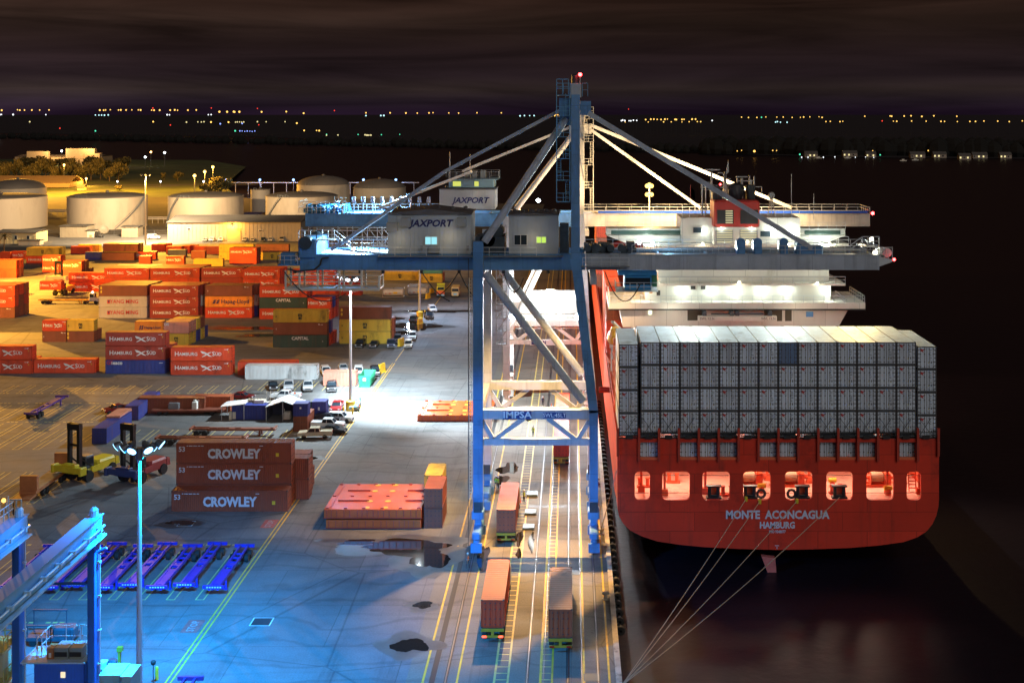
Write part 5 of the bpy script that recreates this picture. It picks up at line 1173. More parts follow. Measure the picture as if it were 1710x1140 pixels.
# ---------------------------------------------------------------- containers on the stern: sixteen columns, four tiers
ORD = ['first','second','third','fourth','fifth','sixth','seventh','eighth','ninth','tenth','eleventh','twelfth','thirteenth','fourteenth','fifteenth','sixteenth']
M_rf = mat('reefer_mark_red', (.45,.05,.05), .6)
def marks(seed):
    random.seed(seed); b = MB(); b.k = 0
    x = 1.0
    s_ = random.random() > .2
    if s_: b.add([(x-.12,0,2.35),(x-.62,0,2.10),(x-.5,0,2.32),(x-.85,0,2.52),(x-.45,0,2.50),(x-.30,0,2.60)],[(0,1,2,3,4,5)])
    b.k = 1; b.add([(-.30,0,.75),(-.16,0,.75),(-.23,0,.92)] if s_ else [(-.62,0,.7),(-.48,0,.7),(-.55,0,.88)],[(0,1,2)])
    b.k = 2; b.add([(-.62,0,.75),(-.5,0,.75),(-.5,0,1.0),(-.62,0,1.0)],[(0,1,2,3)])
    for k in range(7): z = 2.4-k*.2; w = .12+.25*random.random(); b.add([(-.3-w,0,z),(-.3,0,z),(-.3,0,z+.06),(-.3-w,0,z+.06)],[(0,1,2,3)])
    for k in range(5): z = .3+.1*random.random(); b.add([(-1+.4*k,0,z),(-.9+.4*k,0,z),(-.9+.4*k,0,z+.05),(-1+.4*k,0,z+.05)],[(0,1,2,3)])
    me = b.mesh('stencil_marks', [M_rf, mat('mark_yellow', (.6,.5,.05), .6), mat('mark_dark', (.05,.06,.08), .6)])
    me.transform(Matrix.Rotation(R(180),4,'Z')); me.transform(Matrix.Rotation(R(90),4,'Z')); return me
MK = [marks(i) for i in range(6)]
GS = 'white refrigerated containers stacked on the ship\'s stern'
zc = sz(726.5)
for c in range(16):
    px = 1050 if c == 0 else (1086.5+33*(c-1) if c < 15 else 1550)
    dz = -.28 if c == 0 else (-.55 if c == 15 else 0)
    for t in range(4):
        colr = 'rblue' if (c == 8 and t == 3) else 'reefer'
        lab = ('blue container among the white ones on the ship\'s stern' if colr == 'rblue' else
               'white container on the ship\'s stern, '+('bottom','second','third','top')[t]+' tier, '+('column nearest the quay' if c == 0 else 'column farthest from the quay' if c == 15 else ORD[c]+' column from the quay'))
        r_ = thing('refrigerated_container', lab, 'container', (sx(px), YS+.6+6.1, zc+dz+t*2.9), R(-90), GS)
        body, frame, doors = cont_meshes(12.19, 2.88, colr, True)
        put('body', body, r_); put('frame', frame, r_); put('door', doors, r_)
        if colr == 'reefer': put('stencil_marks', MK[(c*7+t*3) % 6], r_, (6.1-.015, 0, 0))
for i, (a, c) in enumerate(UPW):
    lab = 'white container seen through the '+ORD[i]+' square opening from the quay in the red stern'
    r_ = thing('refrigerated_container', lab, 'container', ((sx(a)+sx(c))/2, YS+.62+6.1, 11.22), R(-90), GS)
    body, frame, doors = cont_meshes(12.19, 2.88, 'reefer', True)
    put('body', body, r_); put('frame', frame, r_); put('door', doors, r_); put('stencil_marks', MK[i % 6], r_, (6.1-.015, 0, 0))
# red containers stowed forward of the block, seen past its quay side
for bay, (Y, nt) in enumerate(((216.5,5),(229.5,5),(300,6),(313,6))):
    for t in range(nt):
        w = ('bottom','second','third','fourth','fifth','sixth')[t]
        container('red+plain' if (t+bay) % 3 else 'rust+plain', 12.19, 2.88, (7.15, Y+6.1, 11.21+t*2.885), R(-90), ('red' if (t+bay) % 3 else 'rust red')+' container at the ship\'s quay side, '+w+' tier, '+('just past the white block','second bay past the white block','far forward bay','farthest forward bay')[bay], 'red containers stowed forward on the ship')
# mooring lines
M_line = mat('mooring_rope', (.46,.36,.26), .8)
for i, (px, py) in enumerate(((1245.6,832.5),(1268.5,837),(1330.5,836),(1402,829.5))):
    P_, Q_ = Vector((sx(px),YS-.05,sz(py))), Vector((4.75,121.3,.75)); b = MB(); b.path(sag(P_,Q_,.35+.1*i,16), .048, 6); b.k = 1
    if i < 3: b.tube(P_+Vector((0,-.05,-.25)),P_+Vector((0,-.05,.3)),.2,.2,8)
    tag(b.build('mooring_line', [M_line, M_gyel]), 'pale mooring rope from the stern to the quay, '+('leftmost of the four','second from the left','third from the left','rightmost of the four')[i], 'mooring rope', 'mooring ropes off the stern')
b = MB(); P_, Q_ = Vector((5.8,163,9.5)), Vector((3.9,167,.7)); b.path(sag(P_,Q_,.2), .07); tag(b.build('mooring_line', M_line), 'short rope from the red hull to the quay beside the near crane', 'mooring rope', 'mooring ropes off the stern')
# ------------------------------------------------------------------ hatch covers
M_hc = mat('hatch_cover_orange', (0.56,0.115,0.03), 0.26, var=0.18, vs=0.3, dirt=(0.52,0.18,0.08), ds=0.22)
M_hcs = mat('hatch_cover_red', (0.36,0.040,0.02), 0.5, var=0.15, vs=0.5); M_disc = mat('pad_yellow', (.7,.5,.04), .55)
def hatch_cover(label, X0, X1, Y0, Y1, z0, h=1.15, top=True):
    t = thing('hatch_cover', label, 'hatch cover', ((X0+X1)/2, Y0, z0), 0, 'orange ship hatch covers lying on the quay'); w = X1-X0; d = Y1-Y0
    b = MB(); b.bev(-w/2, w/2, 0, d, .12, h, .06)
    b.k = 1; random.seed(int(X0*10)); x = -w/2+.4
    while x < w/2-.3: b.box(x-.05, x+.05, -.10, -.003, .14, h-.08); x += .55+.5*random.random()
    for y in [d*k/10 for k in range(1,10)]: b.box(w/2+.003, w/2+.08, y-.05, y+.05, .14, h-.08)
    b.box(-w/2-.05, w/2+.05, -.14, -.103, .12, .24)
    b.build('panel', [M_hc, M_hcs], t)
    for x in (-w/2+1, 0, w/2-1):
        b = MB(); b.box(x-.3,x+.3,.2,.6,0,.118); b.box(x-.3,x+.3,d-.6,d-.2,0,.118); b.build('support_block', M_dark, t)
    if top:
        b = MB()
        for (x0,x1,y) in ((-.40,-.08,.30),(.30,.48,.30),(-.36,-.12,.70),(.28,.47,.70)): b.box(x0*w,x1*w,y*d-.07,y*d+.07,h+.003,h+.2)
        b.box(-.44*w,-.435*w,.05*d,.95*d,h+.003,h+.06); b.build('guide_rail', M_hcs, t)
        for i in range(6):
            for y in (.03,.5,.97):
                b = MB(); x = (-.47+.188*i)*w; b.box(x-.22,x+.22,y*d-.2,y*d+.2,h+.003,h+.14); b.build('stacking_cone', M_hcs, t)
        for i in (2,3):
            for y in (.06,.30,.70,.95):
                b = MB(); b.lathe([(.42,0),(.42,.03)], ((-.47+.188*i)*w+.3, y*d, h+.15-.14), 14); b.build('lifting_pad', M_disc, t)
    return t
Yh = PY(883); hatch_cover('lower orange hatch cover, under the wet one beside the stacked containers', PX(544,Yh), PX(703,Yh), Yh, Yh+11.3, .005, 1.2, False)
hatch_cover('wet orange hatch cover lying on top of another on the quay', PX(541,Yh), PX(704,Yh), Yh-.1, Yh+11.4, 1.35, 1.3)
Yh = PY(704); hatch_cover('single orange hatch cover on the ground behind the crane\'s left leg', PX(697,Yh), PX(697,Yh)+13.2, Yh, Yh+11.6, .005, 1.15)
# ------------------------------------------------------------------ road vehicles
M_tyre = mat('tyre_rubber', (.014,.014,.015), .8); M_rim = mat('wheel_rim', (.3,.31,.32), .35, .6); M_hl = mat('headlight_glass', (.7,.72,.75), .12); M_tl = mat('tail_lamp_glass', (.4,.01,.01), .2)
_wm = {}
def wheel_mesh(r, w, rim=None):
    k = (r, w)
    if k not in _wm:
        b = MB(); b.lathe([(r*.6,-w/2),(r*.94,-w/2),(r,-w*.3),(r,w*.3),(r*.94,w/2),(r*.6,w/2)], (0,0,0), 16); b.k = 1; b.lathe([(.02,-w*.42),(r*.6,-w*.42),(r*.6,w*.42),(.02,w*.42)], (0,0,0), 12)
        me = b.mesh('wheel', [M_tyre, rim or M_rim]); me.transform(Matrix.Rotation(R(90),4,'X')); _wm[k] = me
    return _wm[k]
def wheels(t, xs, y, r, w, double=False):
    for x in xs:
        for s in (-1,1): put('wheel', wheel_mesh(r,w), t, (x, s*y, r))
SHAPE = {   # (length, width, [lower profile], [glass profile], roof x0,x1, roof z, cabin base half width, roof half width)
 'sedan': (4.7,1.8,[(-2.35,.35),(2.3,.35),(2.35,.62),(2.1,.82),(.95,.95),(-1.5,1.0),(-2.3,.95),(-2.35,.6)],[(1.0,.94),(.25,1.40),(-.85,1.42),(-1.65,.98)],.25,-.85,1.42),
 'suv': (4.75,1.9,[(-2.35,.4),(2.3,.4),(2.37,.7),(2.2,1.0),(1.05,1.12),(-2.25,1.15),(-2.37,.7)],[(1.1,1.1),(.45,1.68),(-1.95,1.70),(-2.25,1.14)],.45,-1.95,1.72),
 'pickup': (5.7,1.95,[(-2.85,.55),(2.75,.5),(2.85,.8),(2.7,1.1),(1.35,1.2),(-2.85,1.2)],[(1.35,1.18),(.75,1.78),(-.75,1.80),(-.95,1.19)],.75,-.75,1.82),
 'van': (5.3,2.0,[(-2.6,.4),(2.55,.4),(2.65,.8),(2.4,1.2),(1.6,1.35),(-2.6,1.4)],[(1.65,1.3),(.9,2.0),(-2.5,2.05),(-2.6,1.38)],.9,-2.5,2.1)}
PAINT = {'black': (.012,.012,.016), 'silver': (.42,.44,.47), 'white': (.68,.69,.70), 'red': (.30,.02,.02), 'dred': (.16,.012,.012), 'dgreen': (.015,.05,.05), 'teal': (.12,.28,.30), 'navy': (.015,.02,.07), 'beige': (.50,.44,.32), 'grey': (.2,.21,.22)}
_cm = {}
def car(kind, col, px, py, rz, label, group='cars and pickups parked in the yard', name=None, Xo=0):
    X, Y = G(px, py); t = thing({'sedan':'parked_car','suv':'parked_car','pickup':'pickup_truck','van':'parked_van'}[kind], label, {'sedan':'car','suv':'car','pickup':'pickup truck','van':'van'}[kind], (X+Xo, Y, .004), R(rz), group)
    key = (kind, col)
    L, Wd, low, gl, rx0, rx1, rz_ = SHAPE[kind]; hw = Wd/2
    if key not in _cm:
        pm = mat('car_paint_'+col, PAINT[col], .28, .1)
        b = MB()
        n = len(low); ins = lambda z: hw-(.02 if z < .9 else .10)
        vs = [(x,-hw+.05,z) if z > .9 or z < .45 else (x,-hw,z) for x,z in low]+[(x,hw-.05,z) if z > .9 or z < .45 else (x,hw,z) for x,z in low]
        b.add(vs, [tuple(range(n)), tuple(range(2*n-1,n-1,-1))]+[(i,n+i,n+(i+1)%n,(i+1)%n) for i in range(n)])
        if kind == 'pickup':     # load bed: rim walls and dark floor
            b.box(-2.85,-1.0,-hw+.05,-hw+.15,1.2,1.32); b.box(-2.85,-1.0,hw-.15,hw-.05,1.2,1.32); b.box(-2.85,-2.77,-hw+.15,hw-.15,1.2,1.32)
        # roof and pillars
        rw = hw-.24; b.bev(rx1-.06,rx0+.06,-rw-.03,rw+.03,rz_-.05,rz_+.03,.05)
        for (xa,za),(xb,zb) in ((gl[0],gl[1]),(gl[3],gl[2])):
            for s in (-1,1): b.beam((xa,s*(hw-.1),za),(xb,s*(rw),zb),.09,.07)
        for s in (-1,1): b.beam((rx0*.0-.1,s*(hw-.09),gl[0][1]),(-.1,s*(rw+.005),rz_-.04),.10,.05)
        if kind == 'van':
            for s in (-1,1): b.add([(-2.55,s*(hw-.085),1.38),(.2,s*(hw-.085),1.36),(.2,s*(rw+.02),2.04),(-2.5,s*(rw+.02),2.04)],[(0,1,2,3)])
        body = b.mesh('body', pm)
        g = MB(); rw -= .02; gb_ = hw-.13
        v = [(x,-(gb_ if i in (0,3) else rw),z) for i,(x,z) in enumerate(gl)]+[(x,(gb_ if i in (0,3) else rw),z) for i,(x,z) in enumerate(gl)]
        g.add(v, [(0,1,2,3),(7,6,5,4),(0,4,5,1),(1,5,6,2),(2,6,7,3),(3,7,4,0)]); glass = g.mesh('window_glass', M_glass)
        f = MB(); f.box(L/2-.02,L/2+.03,-hw*.55,hw*.55,.62,.80); f.k = 1; f.box(L/2-.05,L/2+.05,-hw+.06,hw-.06,.38,.56); grill = f.mesh('front_grille', [M_dark, mat('bumper_grey', (.2,.2,.21), .4, .3)])
        h_ = MB(); h_.bev(-.06,.06,-.18,.18,-.09,.09,.03); hl = h_.mesh('headlight', M_hl)
        q = MB(); q.box(-.03,.03,-.12,.12,-.14,.14); tl = q.mesh('tail_lamp', M_tl); mi = MB(); mi.box(-.07,.07,-.1,.1,-.07,.07); mir = mi.mesh('wing_mirror', M_dark)
        _cm[key] = (body, glass, grill, hl, tl, mir)
    body, glass, grill, hl, tl, mir = _cm[key]
    put('body', body, t); put('window_glass', glass, t); put('front_grille', grill, t)
    zl = .76 if kind == 'sedan' else .92
    for s in (-1,1):
        put('headlight', hl, t, (L/2-.06, s*(hw-.28), zl)); put('tail_lamp', tl, t, (-L/2, s*(hw-.18), zl+.02)); put('wing_mirror', mir, t, (gl[0][0]-.25, s*(hw+.06), gl[0][1]+.08))
    wheels(t, (-L*.30, L*.31), hw-.12, .34 if kind == 'sedan' else .39, .24)
    return t
for a in (('sedan','black',456,649,-75,'black saloon car, leftmost of the cars parked in front of the white container'),('pickup','silver',482,649.5,-78,'silver pickup parked between the black saloon and another silver pickup'),('pickup','silver',514,650,-78,'silver pickup parked nearest the lamp mast, facing the camera'),
  ('pickup','black',554,651,-80,'black pickup parked before the pale pink container'),('suv','white',544,625.5,-72,'white car half hidden left behind the pale pink container'),('sedan','silver',573,619,-75,'silver car mostly hidden behind the pale pink container'),('suv','white',599,625.5,-80,'white car parked right behind the lamp mast'),
  ('pickup','black',626,625,-80,'black pickup parked between the green skip and the yellow block'),('pickup','white',477,667,175,'white pickup parked broadside behind the white gable tent'),('pickup','red',563,686,-88,'red pickup parked left of the lamp mast base'),('sedan','dgreen',532,682.5,-30,'dark green car beside the blue huts'),
  ('suv','teal',593,682,-85,'teal car parked right behind the yellow mast base'),('suv','white',568,704,-8,'white car parked broadside near the yellow mast base'),('suv','black',548,706,-6,'black car parked between the white car and white pickup'),('pickup','white',548,715.5,-4,'white pickup parked broadside, hood to the right'),
  ('sedan','black',556,723.5,-6,'black saloon parked between the two broadside pickups'),('pickup','beige',526,731,184,'beige pickup nearest the camera, parked broadside'),('sedan','dred',405,667,-10,'dark red car half hidden behind the site office canopy'),('sedan','dred',193,688,-140,'dark red car parked behind the blue containers at left'),
  ('pickup','black',602,579,-90,'black pickup in front of the yellow containers, leftmost'),('sedan','black',625,579,-90,'small black car in front of the yellow containers'),('pickup','navy',653,579,-82,'dark blue pickup at the yellow containers\' right corner'),('suv','black',664,571,-82,'black car behind the dark blue pickup'),
  ('suv','beige',682,580,-85,'beige car nearest the camera right of the yellow block'),('suv','white',689,566,-85,'white car parked behind the beige one'),('suv','black',691,537.5,90,'black car standing left of the brown mast base'),('pickup','black',716,531.5,-75,'black pickup right of the brown mast base'),
  ('suv','white',722,520.5,-75,'white car behind the black pickup right of the brown mast')): car(*a)
car('van','white',257,399,5,'white van parked in front of the far tanks','far cars parked before the warehouse')
for i, (px, k, c) in enumerate(((343,'sedan','beige'),(354,'suv','white'),(369,'suv','white'),(409,'suv','beige'),(422,'sedan','beige'),(440,'suv','black'),(452,'suv','white'),(471,'van','beige'))):
    car(k, c, px, 403.2, -85, PAINT and {0:'beige car, leftmost of those before the cream warehouse',1:'white car left of the warehouse door, second from left',2:'white car close left of the warehouse door',3:'beige car close right of the warehouse door',4:'beige saloon second right of the warehouse door',5:'dark car before the cream warehouse',6:'white car right of the dark one before the warehouse',7:'beige van at the warehouse\'s right end'}[i], 'far cars parked before the warehouse')
# high-visibility airport style truck and small bus
X, Y = G(736,494); t = thing('service_truck', 'orange and lime service truck parked beside the beige bus', 'truck', (X,Y,.004), R(-85))
M_or, M_lime = mat('signal_orange', (.75,.16,.04), .4), mat('signal_lime', (.60,.70,.05), .4)
b = MB(); b.bev(1.2,3.3,-1.15,1.15,.6,2.0,.15); b.bev(-3.3,1.15,-1.15,1.15,.8,1.7,.1); b.build('body', M_or, t)
b = MB(); b.bev(.9,2.6,-1.1,1.1,2.0,3.1,.15); b.box(-3.2,.5,-1.1,1.1,1.72,3.0); b.box(-3.2,-2.9,-1.2,1.2,3.0,3.4); b.build('cab', M_lime, t)
b = MB(); b.box(2.6,2.64,-.95,.95,2.15,2.9); b.box(1.2,2.4,-1.14,-1.105,2.2,2.9); b.build('window_glass', M_glass, t)
b = MB(); b.box(3.3,3.42,-1.1,1.1,.45,.95); b.build('bumper', mat('pale_blue', (.25,.5,.65), .4), t); wheels(t, (-2.2,2.1), 1.0, .5, .35)
X, Y = G(761,494); t = thing('small_bus', 'beige small bus parked right of the orange and lime truck', 'bus', (X,Y,.004), R(-88))
b = MB(); b.bev(-3.4,2.5,-1.15,1.15,.5,2.9,.2); b.bev(2.4,3.4,-1.05,1.05,.5,1.6,.15); b.build('body', mat('bus_beige', (.62,.52,.26), .4), t)
b = MB(); b.box(2.5,2.54,-.95,.95,1.7,2.5); 
for k in range(5): b.box(-3.1+k*1.1,-2.2+k*1.1,-1.18,-1.153,1.7,2.4); b.box(-3.1+k*1.1,-2.2+k*1.1,1.153,1.18,1.7,2.4)
b.build('window_glass', M_glass, t); b = MB(); b.box(3.4,3.45,-.5,.5,.7,1.3); b.build('front_grille', mat('pale_blue', (.25,.5,.65), .4), t)
for s in (-1,1): b = MB(); b.box(3.38,3.45,s*.85-.15,s*.85+.15,1.0,1.3); b.build('headlight', M_hl, t)
wheels(t, (-2.2,2.2), 1.0, .45, .3)
# ------------------------------------------------------------------ container lorries on the quay
M_ch = mat('chassis_dark', (.03,.03,.035), .6); M_cab = mat('tractor_white', (.62,.62,.60), .4); M_cyel = mat('chassis_yellow', (.34,.25,.02), .5); g_tail = glow('tail_lamp_lit', (1,.05,.03), 6)
def truck(label, X, Y, lit=False, cabcol=None):
    """rear bumper at Y, driving away along +Y"""
    t = thing('container_lorry', label, 'lorry', (X, Y, .004), R(90), 'lorries carrying containers along the quay')
    b = MB()
    for s in (-1,1): b.box(0,12.4,s*.5-.1,s*.5+.1,1.05,1.42)
    for x in (.1,3,6,9,12.2): b.box(x-.12,x+.12,-1.18,1.18,1.30,1.46)
    b.build('chassis', M_ch, t)
    b = MB(); b.box(-.15,-.03,-1.15,1.15,.55,.78); b.box(-.10,-.02,-1.2,1.2,1.15,1.46); b.box(-.12,-.03,-.15,.15,.55,1.2); b.build('rear_bumper', M_cyel, t)
    wheels(t, (1.3,2.6,11.0,14.6), .92, .5, .5)
    b = MB(); b.box(10.2,16.0,-.5,.5,.6,1.0); b.bev(13.2,15.4,-1.2,.4,1.0,3.05,.2); b.box(15.4,16.4,-1.15,1.15,.7,1.7); b.box(12.9,13.15,.5,.9,1.0,3.2); b.build('tractor_cab', cabcol or M_cab, t)
    b = MB(); b.box(13.16,13.195,-1.0,.2,1.8,2.8); b.box(15.404,15.43,-1.0,.2,1.9,2.7); b.build('cab_window', M_glass, t)
    for s in (-1,1): b = MB(); b.box(-.2,-.152,s*.85-.22,s*.85+.22,.58,.75); b.build('tail_lamp', g_tail if lit else M_tl, t)
    return t
for i, (X, Y, c, lab, lc) in enumerate(((-8.3,163.2,'rust','lorry under the near crane beside its left leg','rust orange container on the lorry under the near crane'),(-8.15,133,'red','lorry on the quay nearest the camera, left lane','red container on the nearest lorry in the left lane'),
        (-1.1,130.5,'rust','lorry on the quay nearest the camera, right lane','rust red container on the nearest lorry in the right lane'),(-1.55,199,'red','lorry beyond the near crane\'s front frame in the right lane','red container on the lorry just beyond the near crane'),(-1.5,219,'red','lorry queuing ahead of another under the far crane','red container on the foremost lorry toward the far crane'))):
    truck(lab, X, Y, i == 1); container(c+'+plain', 12.19, 2.9, (X, Y+.1+6.1, 1.475), R(-90), lc, 'containers carried by lorries')
# ------------------------------------------------------------------ skeletal chassis
M_cb2 = mat('chassis_blue', (.025,.025,.40), .45, var=.15, vs=1); M_cbr = mat('chassis_brown', (.20,.06,.035), .6, var=.2, vs=1); M_cpu = mat('chassis_purple', (.07,.03,.22), .5)
def make_chassis(label, paint, loc, rz, group, L=14.2):
    t = thing('trailer_chassis', label, 'trailer', loc, rz, group)
    b = MB()
    for s in (-1,1): b.box(0,L-3,s*.48-.11,s*.48+.11,.85,1.2); b.box(L-3.05,L,s*.48-.1,s*.48+.1,1.05,1.3)
    for x in [1.4+1.45*k for k in range(int((L-2)/1.45))]: b.box(x-.07,x+.07,-.37,.37,.9,1.1)
    b.box(1.0,6.0,-.36,.36,1.12,1.18); b.box(7,8.0,-.36,.36,1.12,1.18); b.build('frame', paint, t)
    for x in (.15, L-.15): b = MB(); b.box(x-.16,x+.16,-1.22,1.22,1.0,1.36); b.build('bolster', paint, t)
    for s in (-1,1): b = MB(); b.box(2.5,2.75,s*.75-.1,s*.75+.1,.1,.95); b.box(2.4,2.85,s*.75-.18,s*.75+.18,0,.1); b.beam((2.6,s*.75,.5),(3.8,s*.5,.9),.08); b.build('landing_leg', paint, t)
    b = MB(); b.box(L-3.2,L-.4,-.55,.55,.55,.82); b.build('axle_unit', M_ch, t)
    wheels(t, (L-2.6,L-1.2), .9, .5, .5)
    b = MB()
    for k in range(6): y = -.9+k*.3; b.box(-.03,-.012,y,y+.18,1.12,1.26)
    b.build('end_marking', M_wht, t)
    return t
for i, (px, dx) in enumerate(((356,0),(303,0),(261,0),(211,0),(170,0),(118,0),(78,0),(40,0),(5,0))):
    near = PX(px+26 if i > 0 else px+26, PY(980,1.2)); X = PX(px, PY(980,1.2))
    lab = 'blue skeletal trailer parked in the slanting row, '+('next to the double yellow line','second from the yellow line','third from the yellow line','fourth from the yellow line','just right of the tall foreground mast','just left of the foreground mast','sixth before the blue gantry leg','behind the gantry\'s right leg','farthest left behind the gantry')[i]
    lab = lab.replace('sixth before the blue gantry leg', 'between the mast and the gantry')
    Y0 = PY(980,1.2)
    if i == 0: ch = make_chassis(lab, M_cb2, (X, Y0, .004), R(90), 'blue trailers parked in a row'); ch_kids = kids(ch)
    else: dup(ch, lab, (X, Y0+(.8 if i % 2 else 0), .004), R(90))
X, Y = G(64,702); make_chassis('purple skeletal trailer standing alone among the orange-lit slots', M_cpu, (X-1.5,Y+14.5,.004), R(-90), 'single trailers about the yard')
X, Y = G(318,726); make_chassis('brown skeletal trailer lying behind the tall brown stack, farther one', M_cbr, (X+14.6,Y,.004), R(180), 'single trailers about the yard', 14.5)
X, Y = G(262,741); make_chassis('brown skeletal trailer lying just behind the tall brown stack', M_cbr, (X+15,Y,.004), R(180), 'single trailers about the yard', 15)
make_chassis('dark blue trailer end at the bottom edge beside the yellow line', M_cpu, (-36.2,107.9,.004), R(90), 'single trailers about the yard', 14.2)
# yard tractor with yellow trailer under the top handler
X, Y = G(63,508); yt = make_chassis('yellow skeletal trailer under the raised red container at left', mat('chassis_amber', (.70,.36,.04), .5), (X+14.4,Y+1.2,.004), R(180), 'single trailers about the yard', 14.2)
X, Y = G(150,508); t = thing('yard_tractor', 'white yard tractor coupled to the yellow trailer beside the beige stack', 'tractor', (X,Y+1.2,.004))
b = MB(); b.box(-2.3,2.2,-.5,.5,.6,1.0); b.bev(-.3,1.3,-1.2,.3,1.0,3.2,.15); b.bev(1.3,2.3,-1.1,1.1,.7,1.7,.1); b.build('body', M_cab, t); b = MB(); b.box(-.1,1.1,-1.24,-1.203,2.0,2.9); b.box(1.303,1.33,-1,.2,2,2.9); b.build('window_glass', M_glass, t); b = MB(); b.ball((.5,-.4,3.4),.2,8,6); b.build('beacon', g_warm, t); wheels(t, (-1.5,1.6), .95, .5, .45)
# ------------------------------------------------------------------ lift trucks
M_ly = mat('lift_truck_yellow', (.62,.52,.03), .42, var=.1, vs=1); M_mastk = mat('lift_mast_black', (.02,.02,.022), .45, .3)
def lift_truck(label, X, Y, rz, paint, spread, mast_h, spr_z, sw=5.4):
    """front faces local +X"""
    t = thing('container_lift_truck', label, 'lift truck', (X,Y,.004), rz)
    b = MB(); b.bev(-5.6,-1.8,-1.35,1.35,1.0,2.5,.3); b.bev(-1.8,1.2,-1.3,1.3,1.0,1.6,.15); b.prism([(-6.3,1.1),(-5.5,1.1),(-5.5,2.4),(-6.1,2.2)],-1.3,1.3); b.box(-1.8,-.2,-1.7,-1.4,1.2,2.0); b.box(-1.8,-.2,1.4,1.7,1.2,2.0); b.build('body', paint, t)
    b = MB(); b.bev(-1.6,.1,-.75,.75,1.62,3.5,.12); cabn = b.build('cab', mat('lift_cab_frame', (.08,.10,.13), .4), t)
    b = MB(); b.box(.103,.14,-.6,.6,2.2,3.2); b.box(-1.4,-.1,-.79,-.753,2.2,3.2); b.box(-1.4,-.1,.753,.79,2.2,3.2); b.build('cab_window', M_glass, cabn)
    b = MB()
    for s in (-1,1): b.box(1.25,1.85,s*.95-.24,s*.95+.24,.4,mast_h); b.beam((1.3,s*.95,3.5),(-1.0,s*1.1,1.7),.18)
    for z in (1.0,mast_h*.62): b.box(1.35,1.75,-.7,.7,z,z+.35)
    b.box(1.22,1.9,-1.22,1.22,mast_h-.9,mast_h); b.tube((1.0,0,.8),(1.0,0,mast_h*.9),.14,.14,8); b.build('mast', M_mastk, t)
    b = MB(); b.bev(1.9,2.9,-1.3,1.3,spr_z-.3,spr_z+1.0,.1); b.bev(2.3,3.2,-sw/2,sw/2,spr_z-.1,spr_z+.75,.08)
    for s in (-1,1): b.bev(2.1,3.4,s*sw/2-.25,s*sw/2+.25,spr_z-.3,spr_z+.85,.1)
    b.build('spreader', spread, t)
    wheels_ = [(0.6,1.55,.85),(-4.6,1.25,.8)]
    for x, y, r in wheels_:
        for s in (-1,1): put('wheel', wheel_mesh(r, .6 if x < 0 else .95, paint), t, (x, s*y, r))
    return t
X, Y = G(138,800); lift_truck('yellow container lift truck with tall black mast, beside the flat trailer', X, Y, R(-114), M_ly, M_ly, 8.7, 1.9)
X, Y = G(226,803); lift_truck('dark blue and red container lift truck behind the foreground mast\'s lamps', X, Y, R(-112), mat('lift_truck_red', (.30,.05,.05), .45, var=.1, vs=1), mat('lift_truck_blue', (.03,.05,.16), .45), 8.9, 1.7)
bb = MB(); X, Y = G(91,497); t = lift_truck('orange-lit top handler holding a red container up at left', X, Y+5, R(-96), mat('lift_truck_amber', (.55,.30,.05), .45), mat('spreader_cream', (.6,.5,.3), .5), 10.5, 5.3, 6.2)
container('red+hs', 6.4, 2.6, (X-1.2,Y+1.2,2.3), 0, 'red container held up by the top handler over the yellow trailer', YG)
# flat rack trailer beside the yellow lift truck
X, Y = G(46,838); t = thing('flat_rack_trailer', 'orange-brown flat rack trailer with two end walls, left of the yellow lift truck', 'trailer', (X,Y,.004))
M_fr = mat('flat_rack_orange', (.42,.15,.05), .6, var=.2, vs=.8); M_plank = mat('worn_planks', (.30,.24,.17), .8, var=.25, vs=1.2)
b = MB(); b.box(-1.2,1.2,0,13.2,1.1,1.45); b.box(-.6,.6,.2,13,.8,1.1); b.box(-1.3,1.3,-2.4,-.1,.9,1.15); b.build('frame', M_fr, t); b = MB(); b.box(-1.05,1.05,1.0,12.2,1.452,1.5); b.build('deck', M_plank, t)
for y in (.55,12.7): b = MB(); b.box(-1.22,1.22,y-.3,y+.3,1.455,3.6); b.box(-1.0,1.0,y-.36,y-.303,1.7,3.4); b.build('end_wall', M_fr, t)
for y in (3.0,4.2,9.5,10.7):
    for s in (-1,1): o = put('wheel', wheel_mesh(.5,.5), t, (s*.95,y,.5), R(90))
b = MB()
for x in (-.6,.1,.8,1.5): b.beam((x-3.0+2,-3.2,0),(x-3.0+2,-3.2,1.3),.14)
b.beam((-1.6,-3.2,1.3),(.5,-3.2,1.3),.14); b.build('front_rail', mat('pale_rail', (.35,.45,.55), .5), t)
# open drums, crates and gear in the works compound
X, Y = G(337,688); t = thing('flatbed_trailer', 'low brown flatbed trailer with white bag and crates', 'trailer', (X-2,Y-1.5,.004))
b = MB(); b.box(-6.5,6.5,-1.2,1.2,.7,1.0); b.build('deck', M_cbr, t); wheels(t, (-5,-3.8,4.6), .95, .42, .3)
for (x, w, h_, m_, n_, lab) in ((-2.6,1.9,1.1,M_brz,'crate','grey crate on the low brown flatbed trailer'),(1.2,1.0,1.3,mat('bulk_bag_white',(.6,.6,.56),.8),'bulk_bag','white bulk bag on the low brown flatbed trailer')):
    b = MB(); b.bev(-w/2,w/2,-.5,.5,0,h_,.12); 
    if n_ == 'bulk_bag': b.lathe([(.25,0),(.3,.25),(.1,.35)],(0,0,h_),10)
    else:
        for k in range(4): b.box(-w/2-.03,w/2+.03,-.53,-.503,.1+k*.26,.25+k*.26)
    tag(put(n_, b.mesh(n_, m_), None, (X-2+x,Y-1.5,1.008)), lab, n_.replace('_',' '))
